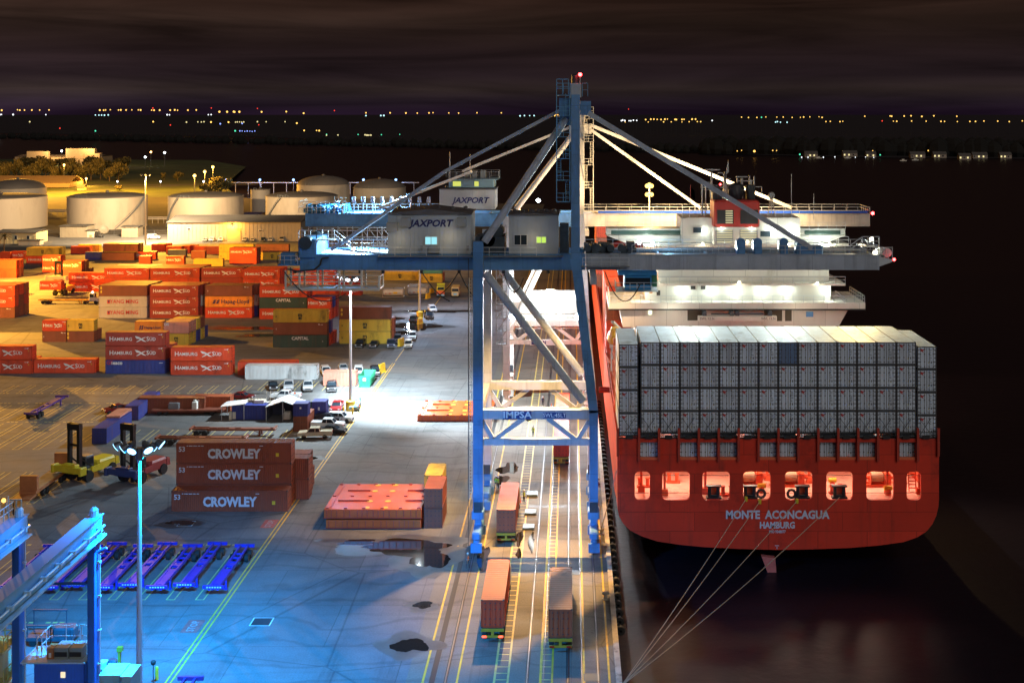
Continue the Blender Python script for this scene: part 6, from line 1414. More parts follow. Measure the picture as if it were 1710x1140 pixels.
# site office, canopy, gable tent, blue huts
X, Y = G(419,701); container('blue', 6.06, 2.6, (X-.4,Y+1.25,.004), 0, 'blue site office container between the canopy and the gable tent', YG)
M_cv = mat('white_canvas', (.58,.60,.62), .75, var=.06, vs=1)
X, Y = G(394,698); t = thing('canopy_shelter', 'grey-white lean-to canopy at the site office\'s left end', 'canopy', (X,Y,.004)); b = MB(); b.prism([(-2.4,2.35),(2.0,2.85),(2.0,2.93),(-2.4,2.43)],-1.6,2.6); b.build('roof', M_cv, t)
for x in (-2.2,1.8):
    for y in (-1.4,2.4): b = MB(); b.beam((x,y,0),(x,y,2.33 if x < 0 else 2.82),.1); b.build('post', M_rail, t)
b = MB(); b.box(-.9,.3,-1.3,-.2,0,1.4); b.box(.5,1.2,-1.2,-.5,0,1.0); tag(put('tool_locker', b.mesh('tool_locker', M_cage), None, (X,Y,.004)), 'cream tool lockers under the grey-white canopy', 'locker')
b = MB(); b.box(-1.4,1.2,-.5,.5,0,.35); 
for k in range(5): b.box(-1.4+k*.55,-1.2+k*.55,-.6,.6,.353,.5)
tag(put('pallet', b.mesh('pallet', M_plank), None, (PX(424,Y),Y+1.6,2.615)), 'stack of planks on the blue site office roof', 'planks')
b = MB(); b.box(-.9,.9,-.7,.7,0,.5); b.beam((1.2,0,0),(1.2,0,2.0),.06); b.beam((1.9,0,0),(1.9,0,2.2),.06); b.beam((2.5,.3,0),(2.5,.3,1.9),.06); b.box(1.0,2.7,-.3,.5,0,.1)
tag(put('roof_box', b.mesh('roof_box', M_cage), None, (PX(432,Y),Y+.9,2.615)), 'pale box with upright rods on the site office roof', 'roof box')
X, Y = G(472,703); t = thing('gable_tent', 'white gable tent open at the front beside the blue site office', 'tent', (X,Y,.004)); b = MB(); b.prism([(-3.1,2.5),(0,3.6),(3.1,2.5),(3.1,2.42),(0,3.5),(-3.1,2.42)],0,5.2); b.build('roof', M_cv, t)
b = MB(); b.box(-3.0,-2.95,.3,5.1,0,2.44); b.box(2.95,3.0,.3,5.1,0,2.44); b.box(-2.95,2.95,5.05,5.1,0,2.44); b.build('side_wall', mat('dark_canvas', (.05,.06,.10), .8), t)
for x in (-2.95,0,2.95):
    b = MB(); b.beam((x,.1,0),(x,.1,2.42 if x else 3.45),.1); b.build('post', M_rail, t)
b = MB(); b.bev(-.6,.6,-.8,.8,.1,1.3,.15); b.beam((-.4,-.7,1.3),(-.4,-.7,2.0),.08); tag(put('workshop_cart', b.mesh('workshop_cart', M_cage), None, (X+.5,Y+1.6,.004)), 'small pale cart standing inside the white gable tent', 'cart')
X0_, Y = G(501.5,720.5); container('brown', 6.06, 2.6, (X0_,Y+3.03,.004), R(-90), 'brown container end-on beside the beige pickup, blue hut on top', YG)
def hut(label, X, Y, z, w, d, h):
    t = thing('blue_hut', label, 'hut', (X,Y,z)); b = MB(); ribbed(b,-w/2,w/2,0,d,0,h,.4,.04); b.build('wall', mat('hut_blue', (.03,.04,.22), .5, var=.1, vs=1), t)
    b = MB(); b.box(-w/2-.06,w/2+.06,-.1,d+.06,h+.003,h+.08); b.build('roof', mat('hut_roof', (.06,.07,.2), .5), t); b = MB(); b.box(-.15,.15,-.07,-.045,h*.6,h*.75); b.build('vent', M_wht, t)
hut('blue hut standing on the brown container\'s front end', X0_, Y+.15, 2.62, 2.4, 2.2, 2.1); hut('second blue hut behind, beside the dark green car', X0_+1.9, Y+6.6, .004, 2.4, 2.4, 3.6)
# skip, barriers, tank containers
X, Y = G(609,646.5); t = thing('rubbish_skip', 'green open rubbish skip beside the lamp mast', 'skip', (X,Y,.004)); M_sk = mat('skip_green', (.03,.30,.17), .5, var=.15, vs=1)
b = MB(); w0, w1, d0, d1 = 1.05, 1.25, 6.0, 6.4
def pan(b, s, t_): pass
vs = [(-w0,0,.25),(w0,0,.25),(w0,d0,.25),(-w0,d0,.25),(-w1,-.3,2.3),(w1,-.3,2.3),(w1,d1,2.3),(-w1,d1,2.3),(-w0+.1,.12,.35),(w0-.1,.12,.35),(w0-.1,d0-.12,.35),(-w0+.1,d0-.12,.35),(-w1+.1,-.18,2.3),(w1-.1,-.18,2.3),(w1-.1,d1-.12,2.3),(-w1+.1,d1-.12,2.3)]
b.add(vs,[(3,2,1,0),(0,1,5,4),(1,2,6,5),(2,3,7,6),(3,0,4,7),(8,9,10,11),(12,13,9,8),(13,14,10,9),(14,15,11,10),(15,12,8,11),(4,5,13,12),(5,6,14,13),(6,7,15,14),(7,4,12,15)]); b.build('body', M_sk, t, fix=False)
b = MB()
for k in range(6): b.beam((w0+.05,.5+k,.3),(w1+.05,.4+k*1.05,2.25),.12)
for k in range(4): b.beam((-.9+k*.6,-.05,.3),(-.95+k*.63,-.36,2.25),.1)
b.box(-1.0,1.0,-.1,d0,.0,.248); b.build('rib', M_sk, t); b = MB(); b.box(-.3,.3,-.42,-.36,1.3,1.9); b.build('label_plate', M_wht, t)
def barrier(px, py, label, h=1.5):
    X, Y = G(px, py); b = MB(); b.prism([(-.45,0),(.45,0),(.28,.3),(.2,h),(-.2,h),(-.28,.3)],-1.2,1.2); o = put('concrete_block', b.mesh('concrete_block', M_ybase), None, (X,Y,.004)); o.rotation_euler.z = R(-18); tag(o, label, 'barrier', 'yellow painted blocks and posts')
barrier(637.5,622,'yellow concrete block beside the black pickup, by the double yellow line',1.9); barrier(669.5,577,'yellow concrete block between the dark blue pickup and beige car',1.8); barrier(714.5,498,'yellow concrete block in front of the orange and lime truck'); barrier(720.5,489,'yellow concrete block close to the orange and lime truck',1.4); barrier(701.5,540,'yellow concrete block at the brown mast base',1.4)
pb = MB(); pb.tube((0,0,0),(0,0,1.15),.16,.16,10); pb.ball((0,0,1.15),.16,10,6); pme = pb.mesh('guard_post', M_ybase)
for px, py, lab in ((574,690,'yellow guard post left of the tall mast base'),(589,691,'yellow guard post right of the tall mast base'),(709.5,526,'thin yellow guard post right of the brown mast base'),(222,1134,'short yellow post left of the foreground mast foot'),(262,1134,'short yellow post right of the foreground mast foot')):
    X, Y = G(px, py); tag(put('guard_post', pme, None, (X,Y,.004)), lab, 'guard post', 'yellow painted blocks and posts')
M_tank = mat('tank_white', (.58,.58,.58), .4, var=.1, vs=.8, dirt=(.3,.28,.26), ds=.5)
def tank_cont(xl, xr, py, dy, label):
    Y = PY(py)+dy; X = (PX(xl,PY(py))+PX(xr,PY(py)))/2; L = (PX(xr,PY(py))-PX(xl,PY(py)))
    t = thing('tank_container', label, 'tank container', (X,Y+1.25,.004), 0, 'white tank containers'); b = MB(); b.tube((-L/2+.3,0,1.32),(L/2-.3,0,1.32),1.12,1.12,22); b.build('tank_shell', M_tank, t, smooth=True)
    b = MB()
    for s in (-1,1):
        for y in (-1.15,1.15): b.beam((s*L/2,y,0),(s*L/2,y,2.6),.14)
        for z in (.08,2.52): b.beam((s*L/2,-1.15,z),(s*L/2,1.15,z),.12)
        b.beam((s*L/2,-1.15,.1),(s*L/2,1.15,2.5),.08); b.beam((s*L/2,1.15,.1),(s*L/2,-1.15,2.5),.08)
    for y in (-1.15,1.15): b.beam((-L/2,y,.08),(L/2,y,.08),.14); b.beam((-L/2,y,2.5),(L/2,y,2.5),.08)
    b.build('frame', M_bar, t); b = MB(); b.box(-L/2+.6,L/2-.6,-.3,.3,2.46,2.55); b.tube((0,0,2.4),(0,0,2.75),.3,.3,12); b.build('walkway', M_brz, t)
    b = MB(); b.box(.1,1.3,-1.19,-1.135,1.0,1.5); b.k = 1; b.box(-2.3,-2.0,-1.19,-1.135,.9,1.2); b.box(-1.2,-.6,-1.19,-1.135,.95,1.15); b.build('hazard_plate', [M_disc, M_rf], t)
tank_cont(638.5,674,496,0,'white tank container, left one standing alone'); tank_cont(679.5,713.5,494,0,'white tank container, front one of the right row'); tank_cont(679.5,713.5,494,2.7,'white tank container, middle one of the right row'); tank_cont(679.5,713.5,494,5.4,'white tank container, last one of the right row')
# traffic cones
cb = MB(); cb.box(-.2,.2,-.2,.2,0,.04); cb.lathe([(.15,.04),(.09,.35),(.08,.5),(.03,.75)],(0,0,0),10); cme = cb.mesh('traffic_cone', mat('cone_orange',(.75,.12,.03),.5))
for px, py, lab in ((868.5,838,'orange traffic cone beside the worker on the quay'),(921,680,'orange traffic cone near the far worker under the crane'),(836,819,'orange cone at the feet of the two workers by the left leg')):
    X, Y = G(px,py); tag(put('traffic_cone', cme, None, (X,Y,.004)), lab, 'traffic cone', 'orange cones on the quay')
# ------------------------------------------------------------------ dock workers
M_skin = mat('skin_tone', (.42,.24,.16), .6); M_trs = mat('dark_trousers', (.03,.035,.05), .8); M_boot = mat('boot_leather', (.04,.025,.015), .7); M_hv = mat('hi_vis_lime', (.55,.75,.05), .6); M_hvo = mat('hi_vis_orange', (.80,.18,.04), .6); M_hat = mat('hard_hat_white', (.75,.75,.73), .35); M_hair = mat('dark_hair', (.02,.015,.01), .8); M_shirt = mat('navy_shirt', (.03,.04,.10), .8); M_strip = mat('reflective_tape', (.7,.7,.68), .4)
def person(label, px, py, rz, vest=None, pose=0, hat=True, X=None, Y=None):
    if X is None: X, Y = G(px, py)
    st = (.0,.16,.10)[pose]; arm = (.0,.55,.25)[pose]
    V = [((0,0,.95),.15,.12),((0,0,1.12),.145,.11),((0,0,1.30),.165,.12),((0,0,1.42),.13,.10),((0,.01,1.52),.058,.058),((0,-.01,1.60),.085,.095),((0,-.015,1.69),.088,.10),((0,-.005,1.78),.06,.07)]
    E_ = [(0,1),(1,2),(2,3),(3,4),(4,5),(5,6),(6,7)]
    def add(p, r, par, r2=None): V.append((p,r,r2 or r)); E_.append((par,len(V)-1)); return len(V)-1
    for s in (-1,1):
        k = add((s*.10,0,.90),.10,0); k = add((s*.11,-s*st*.6-.02,.50),.066,k); k = add((s*.115,s*st*.8*-1+.03,.12),.045,k); k = add((s*.12,-s*st*.8+.02,.05),.045,k); add((s*.135,-s*st*.8-.14,.04),.036,k)
        a = add((s*.20,0,1.40),.062,3); e = add((s*.27,-arm*.15+.02,1.14),.046,a); fa = arm*(1 if s > 0 or pose != 1 else .6); wz = 1.14-.24*math.cos(fa*2); wy = -.24*math.sin(fa*2)
        w = add((s*.27-s*.03*pose,wy,wz),.030,e); h = add((s*.27-s*.04*pose,wy-.05*math.sin(fa*2),wz-.07*math.cos(fa*2)),.034,w)
        for j in range(4): add((s*(.262+.0)+(j-1.5)*.004*s,wy-.07*math.sin(fa*2)+(j-1.5)*.022*math.cos(fa*2),wz-(.13+.012*(j in (1,2)))*math.cos(fa*2)-.02*math.sin(fa*2)),.010,h)
        add((s*.235,wy-.05,wz-.07),.011,w)
    me = bpy.data.meshes.new('body'); me.from_pydata([v[0] for v in V], E_, []); o = bpy.data.objects.new('person_tmp', me); COL.objects.link(o)
    md = o.modifiers.new('skin','SKIN'); sv = me.skin_vertices[0].data
    for i, v in enumerate(V): sv[i].radius = (v[1], v[2]); sv[i].use_root = (i == 0)
    sb = o.modifiers.new('sub','SUBSURF'); sb.levels = 1; sb.render_levels = 1
    dg = bpy.context.evaluated_depsgraph_get(); m2 = bpy.data.meshes.new_from_object(o.evaluated_get(dg)); bpy.data.objects.remove(o)
    m2.materials.clear()
    for m in (M_skin, M_trs, M_boot, M_shirt): m2.materials.append(m)
    for p in m2.polygons:
        c = p.center; p.material_index = 2 if c.z < .13 else (1 if c.z < .98 and abs(c.x) < .24 else (3 if c.z < 1.49 and not (abs(c.x) > .2 and c.z < 1.08) else 0)); p.use_smooth = True
    t = thing('person', label, 'person', (X,Y,.004), R(rz)); m2.name = 'body'; put('body', m2, t)
    if vest:
        b = MB(); b.lathe([(.175,.93),(.18,1.15),(.20,1.30),(.165,1.44),(.09,1.48)],(0,0,0),16); b.k = 1; b.lathe([(.19,1.06),(.191,1.12)],(0,0,0),16); mm = b.mesh('safety_vest', [vest, M_strip]); mm.transform(Matrix.Diagonal((1.12,.80,1,1))); put('safety_vest', mm, t)
    if hat:
        b = MB(); b.lathe([(.165,1.735),(.14,1.745),(.13,1.80),(.09,1.865),(.01,1.885)],(0,-.01,0),14); b.build('hard_hat', M_hat, t, smooth=True)
    f = MB(); f.ball((.033,-.105,1.685),.011,6,4); f.ball((-.033,-.105,1.685),.011,6,4); f.build('eyes', M_hair, t)
    f = MB(); f.prism([(-.014,1.635),(.014,1.635),(.008,1.675),(-.008,1.675)],-.128,-.095); f.build('nose', M_skin, t); f = MB(); f.box(-.025,.025,-.102,-.095,1.605,1.613); f.build('mouth', mat('lip_tone',(.3,.10,.08),.6), t)
    return t
person('worker in lime vest by the near crane\'s left leg, left of two', 828, 815, 20, M_hv, 0)
person('worker in lime vest by the near crane\'s left leg, right of two', 832, 816, -30, M_hv, 2)
person('worker in lime vest and white helmet between the rails beside the lorry', 875, 839, 70, M_hv, 2)
person('worker in white helmet and orange vest at the left crane rail', 781, 948, 60, M_hvo, 1)
person('worker in lime vest seen through the near crane\'s lower frame', 890.5, 729, 175, M_hv, 0)
person('worker standing farther off under the near crane with dark clothes', 906.5, 678, 10, None, 2)
person('worker in orange vest standing beside the teal car', 599.5, 688, 80, M_hvo, 0)
person('worker in orange vest beside the white pickup behind the tent', 492.5, 668, -20, M_hvo, 0, False)
# ------------------------------------------------------------------ tank farm and buildings behind the yard
M_tk = mat('cream_tank_paint', (.55,.47,.36), .55, var=.07, vs=.06, dirt=(.42,.35,.26), ds=.05, stretch=(1,1,.3)); M_tkr = mat('tank_roof_grey', (.16,.14,.12), .7, var=.15, vs=.1)
def tank(px, Yc, Rr, ytop, dome, label, stair=None, m=None):
    X = PX(px, Yc); h = PZ(ytop, Yc); t = thing('storage_tank', label, 'storage tank', (X,Yc,-.02), 0, 'pale storage tanks behind the yard')
    b = MB(); b.lathe([(Rr,0),(Rr,h),(Rr+.15,h),(Rr+.15,h+.25),(Rr-.3,h+.25)],(0,0,0),64); b.build('shell', m or M_tk, t, smooth=True)
    n = 8; prof = [(Rr-.3,h+.1)]+[((Rr-.3)*math.cos(k*math.pi/2/n), h+.1+dome*math.sin(k*math.pi/2/n)) for k in range(1,n)]+[(.05,h+.1+dome)]
    b = MB(); b.lathe(prof,(0,0,0),48); b.lathe([(.8,0),(.8,.8),(.05,1.2)],(0,0,h+dome-.1),10); b.build('roof', M_tkr, t, smooth=True)
    if stair is not None:
        b = MB(); a0, a1 = stair; k = 26; prev = None
        for i in range(k+1):
            a = R(a0+(a1-a0)*i/k); z = .3+(h-.3)*i/k; p = ((Rr+.5)*math.cos(a),(Rr+.5)*math.sin(a),z)
            if prev: b.beam(prev,p,.9,.18); b.beam((prev[0],prev[1],prev[2]+1.1),(p[0],p[1],p[2]+1.1),.12)
            prev = p
        b.build('spiral_stair', M_brz, t)
    b = MB(); b.rail([((Rr)*math.cos(R(-120)),(Rr)*math.sin(R(-120)),h+.3),((Rr)*math.cos(R(-100)),(Rr)*math.sin(R(-100)),h+.3)],1.1,1.5,.12); b.build('roof_rail', M_brz, t)
    return t
tank(2,617,20.8,329,1.6,'cream storage tank cut by the left edge of the picture')
tank(179.5,616,18.3,328,2.0,'cream storage tank in front left of the orange mast, curved stair on its right', (-60,-8))
tank(344,616,17.6,327.5,2.0,'cream storage tank standing behind the warehouse\'s left end', (-160,-118))
tank(30,705,14.7,314,5,'domed storage tank behind the leftmost one')
tank(504,640,17.6,327,2.0,'cream storage tank behind the crane\'s back end', (-150,-112))
tank(540,735,14.9,308,5.0,'tall domed storage tank with a lit platform, behind the crane\'s back end')
tank(634,745,15.1,313,5.0,'domed storage tank at right, next to the water')
tank(435,700,5.2,317,.6,'small narrow storage tank between the bigger ones')
# lit platform on the tall domed tank
M_wb = mat('cream_metal_wall', (.32,.28,.21), .6, var=.10, vs=.2); M_wr = mat('dark_warehouse_roof', (.10,.095,.09), .7, var=.15, vs=.3)
def building(name, label, xl, xr, yb, ye, depth, ridge, wins=(), door=None, m=None, rm=None, cat='building', z0=0.0):
    Y = PY(yb); X0, X1 = PX(xl,Y), PX(xr,Y); h = PZ(ye,Y); t = thing(name, label, cat, ((X0+X1)/2,Y,z0)); w = X1-X0
    b = MB(); b.box(-w/2,w/2,0,depth,0,h)
    n = int(w/1.6)
    for i in range(n): x = -w/2+w*(i+.5)/n; b.box(x-.06,x+.06,-.08,-.003,.1,h-.1)
    wl = b.build('wall', m or M_wb, t)
    b = MB(); b.prism([(-.6,h),(depth/2,h+ridge),(depth+.6,h),(depth+.6,h+.18),(depth/2,h+ridge+.2),(-.6,h+.18)],-w/2-.4,w/2+.4,'x')
    n = int(w/1.2)
    for i in range(n): x = -w/2+w*i/n; b.beam((x,-.5,h+.22),(x,depth/2,h+ridge+.24),.09,.06)
    b.build('roof', rm or M_wr, t)
    for (fx, z_, ww, wh) in wins:
        b = MB(); x = -w/2+w*fx; b.box(x-ww/2-.12,x+ww/2+.12,-.16,-.09,z_-wh/2-.12,z_+wh/2+.12); b.k = 1; b.box(x-ww/2,x+ww/2,-.2,-.165,z_-wh/2,z_+wh/2); b.build('window', [M_wht, M_glass], wl)
    if door: b = MB(); x = -w/2+w*door[0]; b.box(x-door[1]/2,x+door[1]/2,-.2,-.09,0,door[2]); b.build('door', mat('door_ochre', (.45,.30,.14), .6), wl)
    return t
building('warehouse','long cream warehouse with dark roof behind the far containers',280,502,403,371.5,26,2.0,[(.16,5.2,1.2,.8),(.7,4.6,1.6,.5)],(.5,5.6,5.5))
X, Y = PX(386.5,544), 543.4; t = thing('wall_lamp','small orange lamp over the warehouse door','lamp',(X,Y+1.5,0)); b = MB(); b.beam((0,0,6.3),(0,-.8,6.9),.12); b.k = 1; b.ball((0,-.9,6.8),.42,10,6); b.build('lamp_head',[M_head,g_sod],t); lamp('wall_light','POINT',(X,Y-.8,6.4),9000,SOD,None,None,.3)
building('site_office','long cream office with small windows at the left of the far yard',-4,60,407,389,12,.9,[(.48,2.6,1.0,1.5),(.80,2.6,1.0,1.5),(.2,2.6,1.0,1.5)],(.05,1.2,2.2),mat('office_cream',(.62,.52,.28),.6,var=.05,vs=.4))
building('flat_cabin','plain tan cabin between the first two tanks',100,145,396.5,378,9,.25); building('small_cabin','little white cabin left of the satellite dish',145.5,158,396.5,385,4,.1,[],(.5,1,1.2),mat('cabin_white',(.6,.55,.45),.6)); building('small_shed','cream shed right of the satellite dish',203,230,396,379,7,.2); building('low_block','low white block in front of the long cream office',31,66,409.5,402,4,.1,(),None,mat('block_white',(.66,.58,.42),.6))
building('small_office','small white office under the narrow tank',406,437,369,357,9,.15,[(.4,2.4,1.2,1.6),(.75,2.4,1.2,1.6)],None,mat('office_white',(.5,.5,.48),.6),mat('office_blue_roof',(.03,.05,.25),.5))
building('long_shed','long shed with dark ribbed roof far behind the tanks',-40,116,313,305.5,26,4.5,(),None,mat('shed_brown',(.24,.16,.09),.7),mat('shed_roof',(.12,.085,.06),.75,var=.1,vs=.2)); building('garden_shed','tiny cream gabled shed out on the grass',129,140,318,313,5,2,(),None,mat('shed_cream',(.5,.4,.2),.7))
ft = building('far_plant','far lit industrial building beyond the trees',25,165,275,262,40,1.5,[(.1,6,4,2)],None,mat('plant_tan',(.46,.34,.20),.7,var=.15,vs=.03),mat('plant_roof',(.2,.15,.1),.7))
for i, (fx, w, h_) in enumerate(((-.20,22,14),(.30,30,17),(.44,16,12))): b = MB(); b.box(fx*90-w/2,fx*90+w/2,-6-i,-.4,0,h_); b.box(fx*90-w/2+2,fx*90+w/2-2,-6.2-i,-6.003-i,h_*.4,h_*.55); b.build('annex',mat('plant_tan',(.46,.34,.20),.7),ft)
lamp('plant_light','POINT',(PX(90,1330),1325,22),60000,(1,.62,.25),None,None,1); lamp('plant_light','POINT',(PX(150,1330),1325,22),40000,(1,.55,.2),None,None,1)
# satellite dish
X, Y = G(173,397); t = thing('satellite_dish','pale satellite dish on a stand before the second tank','satellite dish',(X,Y,0)); b = MB(); prof = [(.05,0),(.8,.12),(1.5,.4),(2.1,.85),(2.15,.9),(1.5,.5),(.05,.1)]; b.lathe(prof,(0,0,0),20); me = b.mesh('dish',mat('dish_grey',(.16,.14,.11),.6)); me.transform(Matrix.Translation((0,-.3,3.2))@Matrix.Rotation(R(50),4,'X')@Matrix.Rotation(R(25),4,'Y')); put('dish',me,t); b = MB(); b.tube((0,0,0),(0,0,3.1),.15); b.beam((-1,-1,0),(0,0,1.6),.1); b.beam((1,-1,0),(0,0,1.6),.1); b.beam((0,-.3,3.3),(.8,-2,5.0),.06); b.build('stand',M_brz,t)
# chain fence along the tank farm
b = MB(); X0_, X1_ = -330, -60; x = X0_
t = thing('wire_fence','long wire fence in front of the pale tanks','fence',((X0_+X1_)/2,572,0))
while x <= X1_: b.beam((x-(X0_+X1_)/2,0,0),(x-(X0_+X1_)/2,0,2.2),.08); x += 6
for z in (.3,1.2,2.15): b.beam((X0_-(X0_+X1_)/2,0,z),(X1_-(X0_+X1_)/2,0,z),.05)
b.build('post_and_wire',M_brz,t)
# pipe runs between tanks
for i,(xa,xb,y,lab) in enumerate(((76,115,352,'pale pipe run between the two leftmost front tanks'),(245,283,365,'pale pipe run right of the orange mast'))):
    A, B = G(xa,y+8), G(xb,y+8); t = thing('pipe_rack',lab,'pipes',((A[0]+B[0])/2,A[1],0)); w = (B[0]-A[0])/2; b = MB()
    for z in (2.2,3.0): b.tube((-w,0,z),(w,0,z),.28,.28,8)
    for k in range(5): b.beam((-w+w*k/2,0,0),(-w+w*k/2,0,2.9),.16)
    b.build('pipe',M_tk,t)
# trees: leaf clumps through the crown volume, tapering trunk and limbs
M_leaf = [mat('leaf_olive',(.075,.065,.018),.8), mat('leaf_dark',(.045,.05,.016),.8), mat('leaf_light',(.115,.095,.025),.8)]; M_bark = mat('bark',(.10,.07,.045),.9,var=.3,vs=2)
def crown_mesh(seed, w, h, n=900):
    random.seed(seed); b = MB(); lobes = []
    for k in range(9): a = random.random()*6.28; r = w*.55*random.random(); lobes.append((r*math.cos(a), r*math.sin(a), h*(.42+.5*random.random()), w*(.26+.2*random.random())))
    for i in range(n):
        cx_, cy_, cz_, cr_ = random.choice(lobes); v = Vector((random.gauss(0,1),random.gauss(0,1),random.gauss(0,1))).normalized()*cr_*(.55+.5*random.random()); v.z *= .75
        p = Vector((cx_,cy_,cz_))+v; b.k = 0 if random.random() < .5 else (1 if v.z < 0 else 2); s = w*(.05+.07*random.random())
        a = Vector((random.gauss(0,1),random.gauss(0,1),random.gauss(0,1))).normalized(); c = a.orthogonal().normalized(); d = a.cross(c)
        b.add([p+c*s,p+d*s*.7,p-c*s,p-d*s*.7],[(0,1,2,3)])
    return b.mesh('crown', M_leaf)
def trunk_mesh(seed, w, h):
    random.seed(seed); b = MB(); b.tube((0,0,0),(0,0,h*.45),w*.06,w*.04,8)
    for k in range(6): a = k*1.05; b.tube((0,0,h*(.28+.03*k)),(w*.35*math.cos(a),w*.35*math.sin(a),h*(.5+.06*k)),w*.03,w*.012,6)
    return b.mesh('trunk', M_bark)
CR = [(crown_mesh(s,1,1), trunk_mesh(s,1,1)) for s in range(5)]
def tree(label, px, yb, hpx, wpx, k, group='trees lit orange beyond the tanks'):
    Y = PY(yb); s = F/Y; t = thing('bushy_tree', label, 'tree', (PX(px,Y),Y,-.4), k*1.3, group); w, h = wpx/s/1.15, hpx/s
    c = put('crown', CR[k%5][0], t); c.scale = (w,w,h); c = put('trunk', CR[k%5][1], t); c.scale = (w,w,h)
    return t
TL = 'bushy orange-lit tree in the long row beyond the shed'
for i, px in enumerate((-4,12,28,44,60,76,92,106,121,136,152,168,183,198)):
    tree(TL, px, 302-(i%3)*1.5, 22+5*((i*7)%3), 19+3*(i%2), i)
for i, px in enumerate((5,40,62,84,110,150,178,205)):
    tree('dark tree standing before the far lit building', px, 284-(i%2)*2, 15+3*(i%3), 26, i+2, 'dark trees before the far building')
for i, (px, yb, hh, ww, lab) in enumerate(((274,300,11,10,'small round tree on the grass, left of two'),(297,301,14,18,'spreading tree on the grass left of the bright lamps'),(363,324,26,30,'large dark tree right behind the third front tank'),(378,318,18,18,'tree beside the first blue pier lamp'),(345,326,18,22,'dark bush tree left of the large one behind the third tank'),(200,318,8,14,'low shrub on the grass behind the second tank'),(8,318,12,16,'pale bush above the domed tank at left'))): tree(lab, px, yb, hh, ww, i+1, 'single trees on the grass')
# palm at the left edge
X, Y = G(6,426); t = thing('palm_tree','palm tree at the left edge in front of the cream office','tree',(X,Y,0)); b = MB(); b.tube((0,0,0),(.3,0,7.5),.28,.18,8); b.build('trunk',M_bark,t); b = MB(); random.seed(5)
for k in range(26):
    a = k*.9; el_ = .9-1.5*(k/26); L = 2.6+.6*random.random(); prev = Vector((.3,0,7.5)); d = Vector((math.cos(a)*math.cos(el_),math.sin(a)*math.cos(el_),math.sin(el_)))
    for j in range(5):
        q = prev+d*L/5; sd_ = d.cross(Vector((0,0,1))).normalized()*(.32*(1-j/6)); b.k = random.randint(0,1); b.add([prev-sd_,prev,q,q-sd_*.8-Vector((0,0,.12))],[(0,1,2,3)]); b.add([prev+sd_,prev,q,q+sd_*.8-Vector((0,0,.12))],[(3,2,1,0)]); prev = q; d = (d-Vector((0,0,.22))).normalized()
b.build('crown',[M_leaf[0],M_leaf[1]],t,fix=False)
# pier trestle and its blue lamps
t = thing('pipeline_pier','thin white pipeline pier running out over the water behind the tanks','pier',(-200,905,-3)); b = MB(); x0_, x1_ = PX(372,905)+200, PX(700,905)+200; b.beam((x0_,0,8.2),(x1_,0,8.2),1.2,.5)
x = x0_
while x < x1_: b.beam((x,0,0),(x,0,8),.35); x += 9
b.build('trestle',mat('pier_white',(.5,.48,.46),.6),t)
def post_lamp(name, label, px, py, Y, gm, r=.5, group=None, light=None, zb=-3, col=None):
    X, Z = PX(px,Y), PZ(py,Y); t = thing(name,label,'lamp',(X,Y,zb),0,group); b = MB(); b.tube((0,0,0),(0,0,Z-zb-r*.5),r*.22,r*.18,6); b.k = 1; b.ball((0,0,Z-zb),r,8,6); b.build('lamp_head',[M_head,gm],t)
    if light: lamp('post_light','POINT',(X,Y-r-.3,Z),light,col,None,None,r)
g_bl2 = glow('glow_pier_blue',(.22,.45,1.0),3.5)
for px, w in ((378,'first'),(434,'second'),(490,'third'),(607,'fourth'),(661,'fifth')): post_lamp('pier_lamp','blue lamp on the pipeline pier, '+w+' from the left',px,300.5,900,g_bl2,.85,'blue lamps along the pier',7000,-3,(.3,.5,1))
for px, py, Y, lab in ((325,293.5,800,'bright orange street lamp in the field, lowest of three'),(342,286.8,860,'bright orange street lamp in the field, middle of three'),(355.5,279,930,'bright orange street lamp in the field, highest of three')): post_lamp('street_lamp',lab,px,py,Y,g_sod,1.1,'orange street lamps in the field',90000,0,SOD)
for px, py, Y, lab in ((107,275.5,1000,'orange street lamp among the trees at left'),(144,298.5,960,'small orange street lamp at the shed\'s right')): post_lamp('street_lamp',lab,px,py,Y,glow('glow_orange_small',(1,.45,.12),10),.8,'small orange lamps among the trees',40000,0,SOD)
for px, lab in ((196,'white roadside lamp left of the orange mast'),(268,'white roadside lamp right of the orange mast'),(340,'white roadside lamp below the three bright lamps')): post_lamp('roadside_lamp',lab,px,303.2,950,glow('glow_road_white',(.9,.9,1),8),.6,'white roadside lamps')
for px, py, lab in ((103,252.3,'bright blue-white lamp over the far lit building'),(242.5,262.5,'blue-white lamp at the little dock'),(275,255,'green-white lamp at the little dock'),(252,254,'orange-tipped mast at the little dock')): post_lamp('far_floodlight',lab,px,py,1300,g_white if px != 252 else glow('glow_orange_small',(1,.45,.12),10),1.0,'lamps far behind the tanks',0)
# orange light over the tree row and the field
lamp('field_orange_light','POINT',(PX(60,880),850,32),900000,SOD,None,None,1.0); lamp('field_orange_light','POINT',(PX(170,880),880,30),700000,SOD,None,None,1.0)
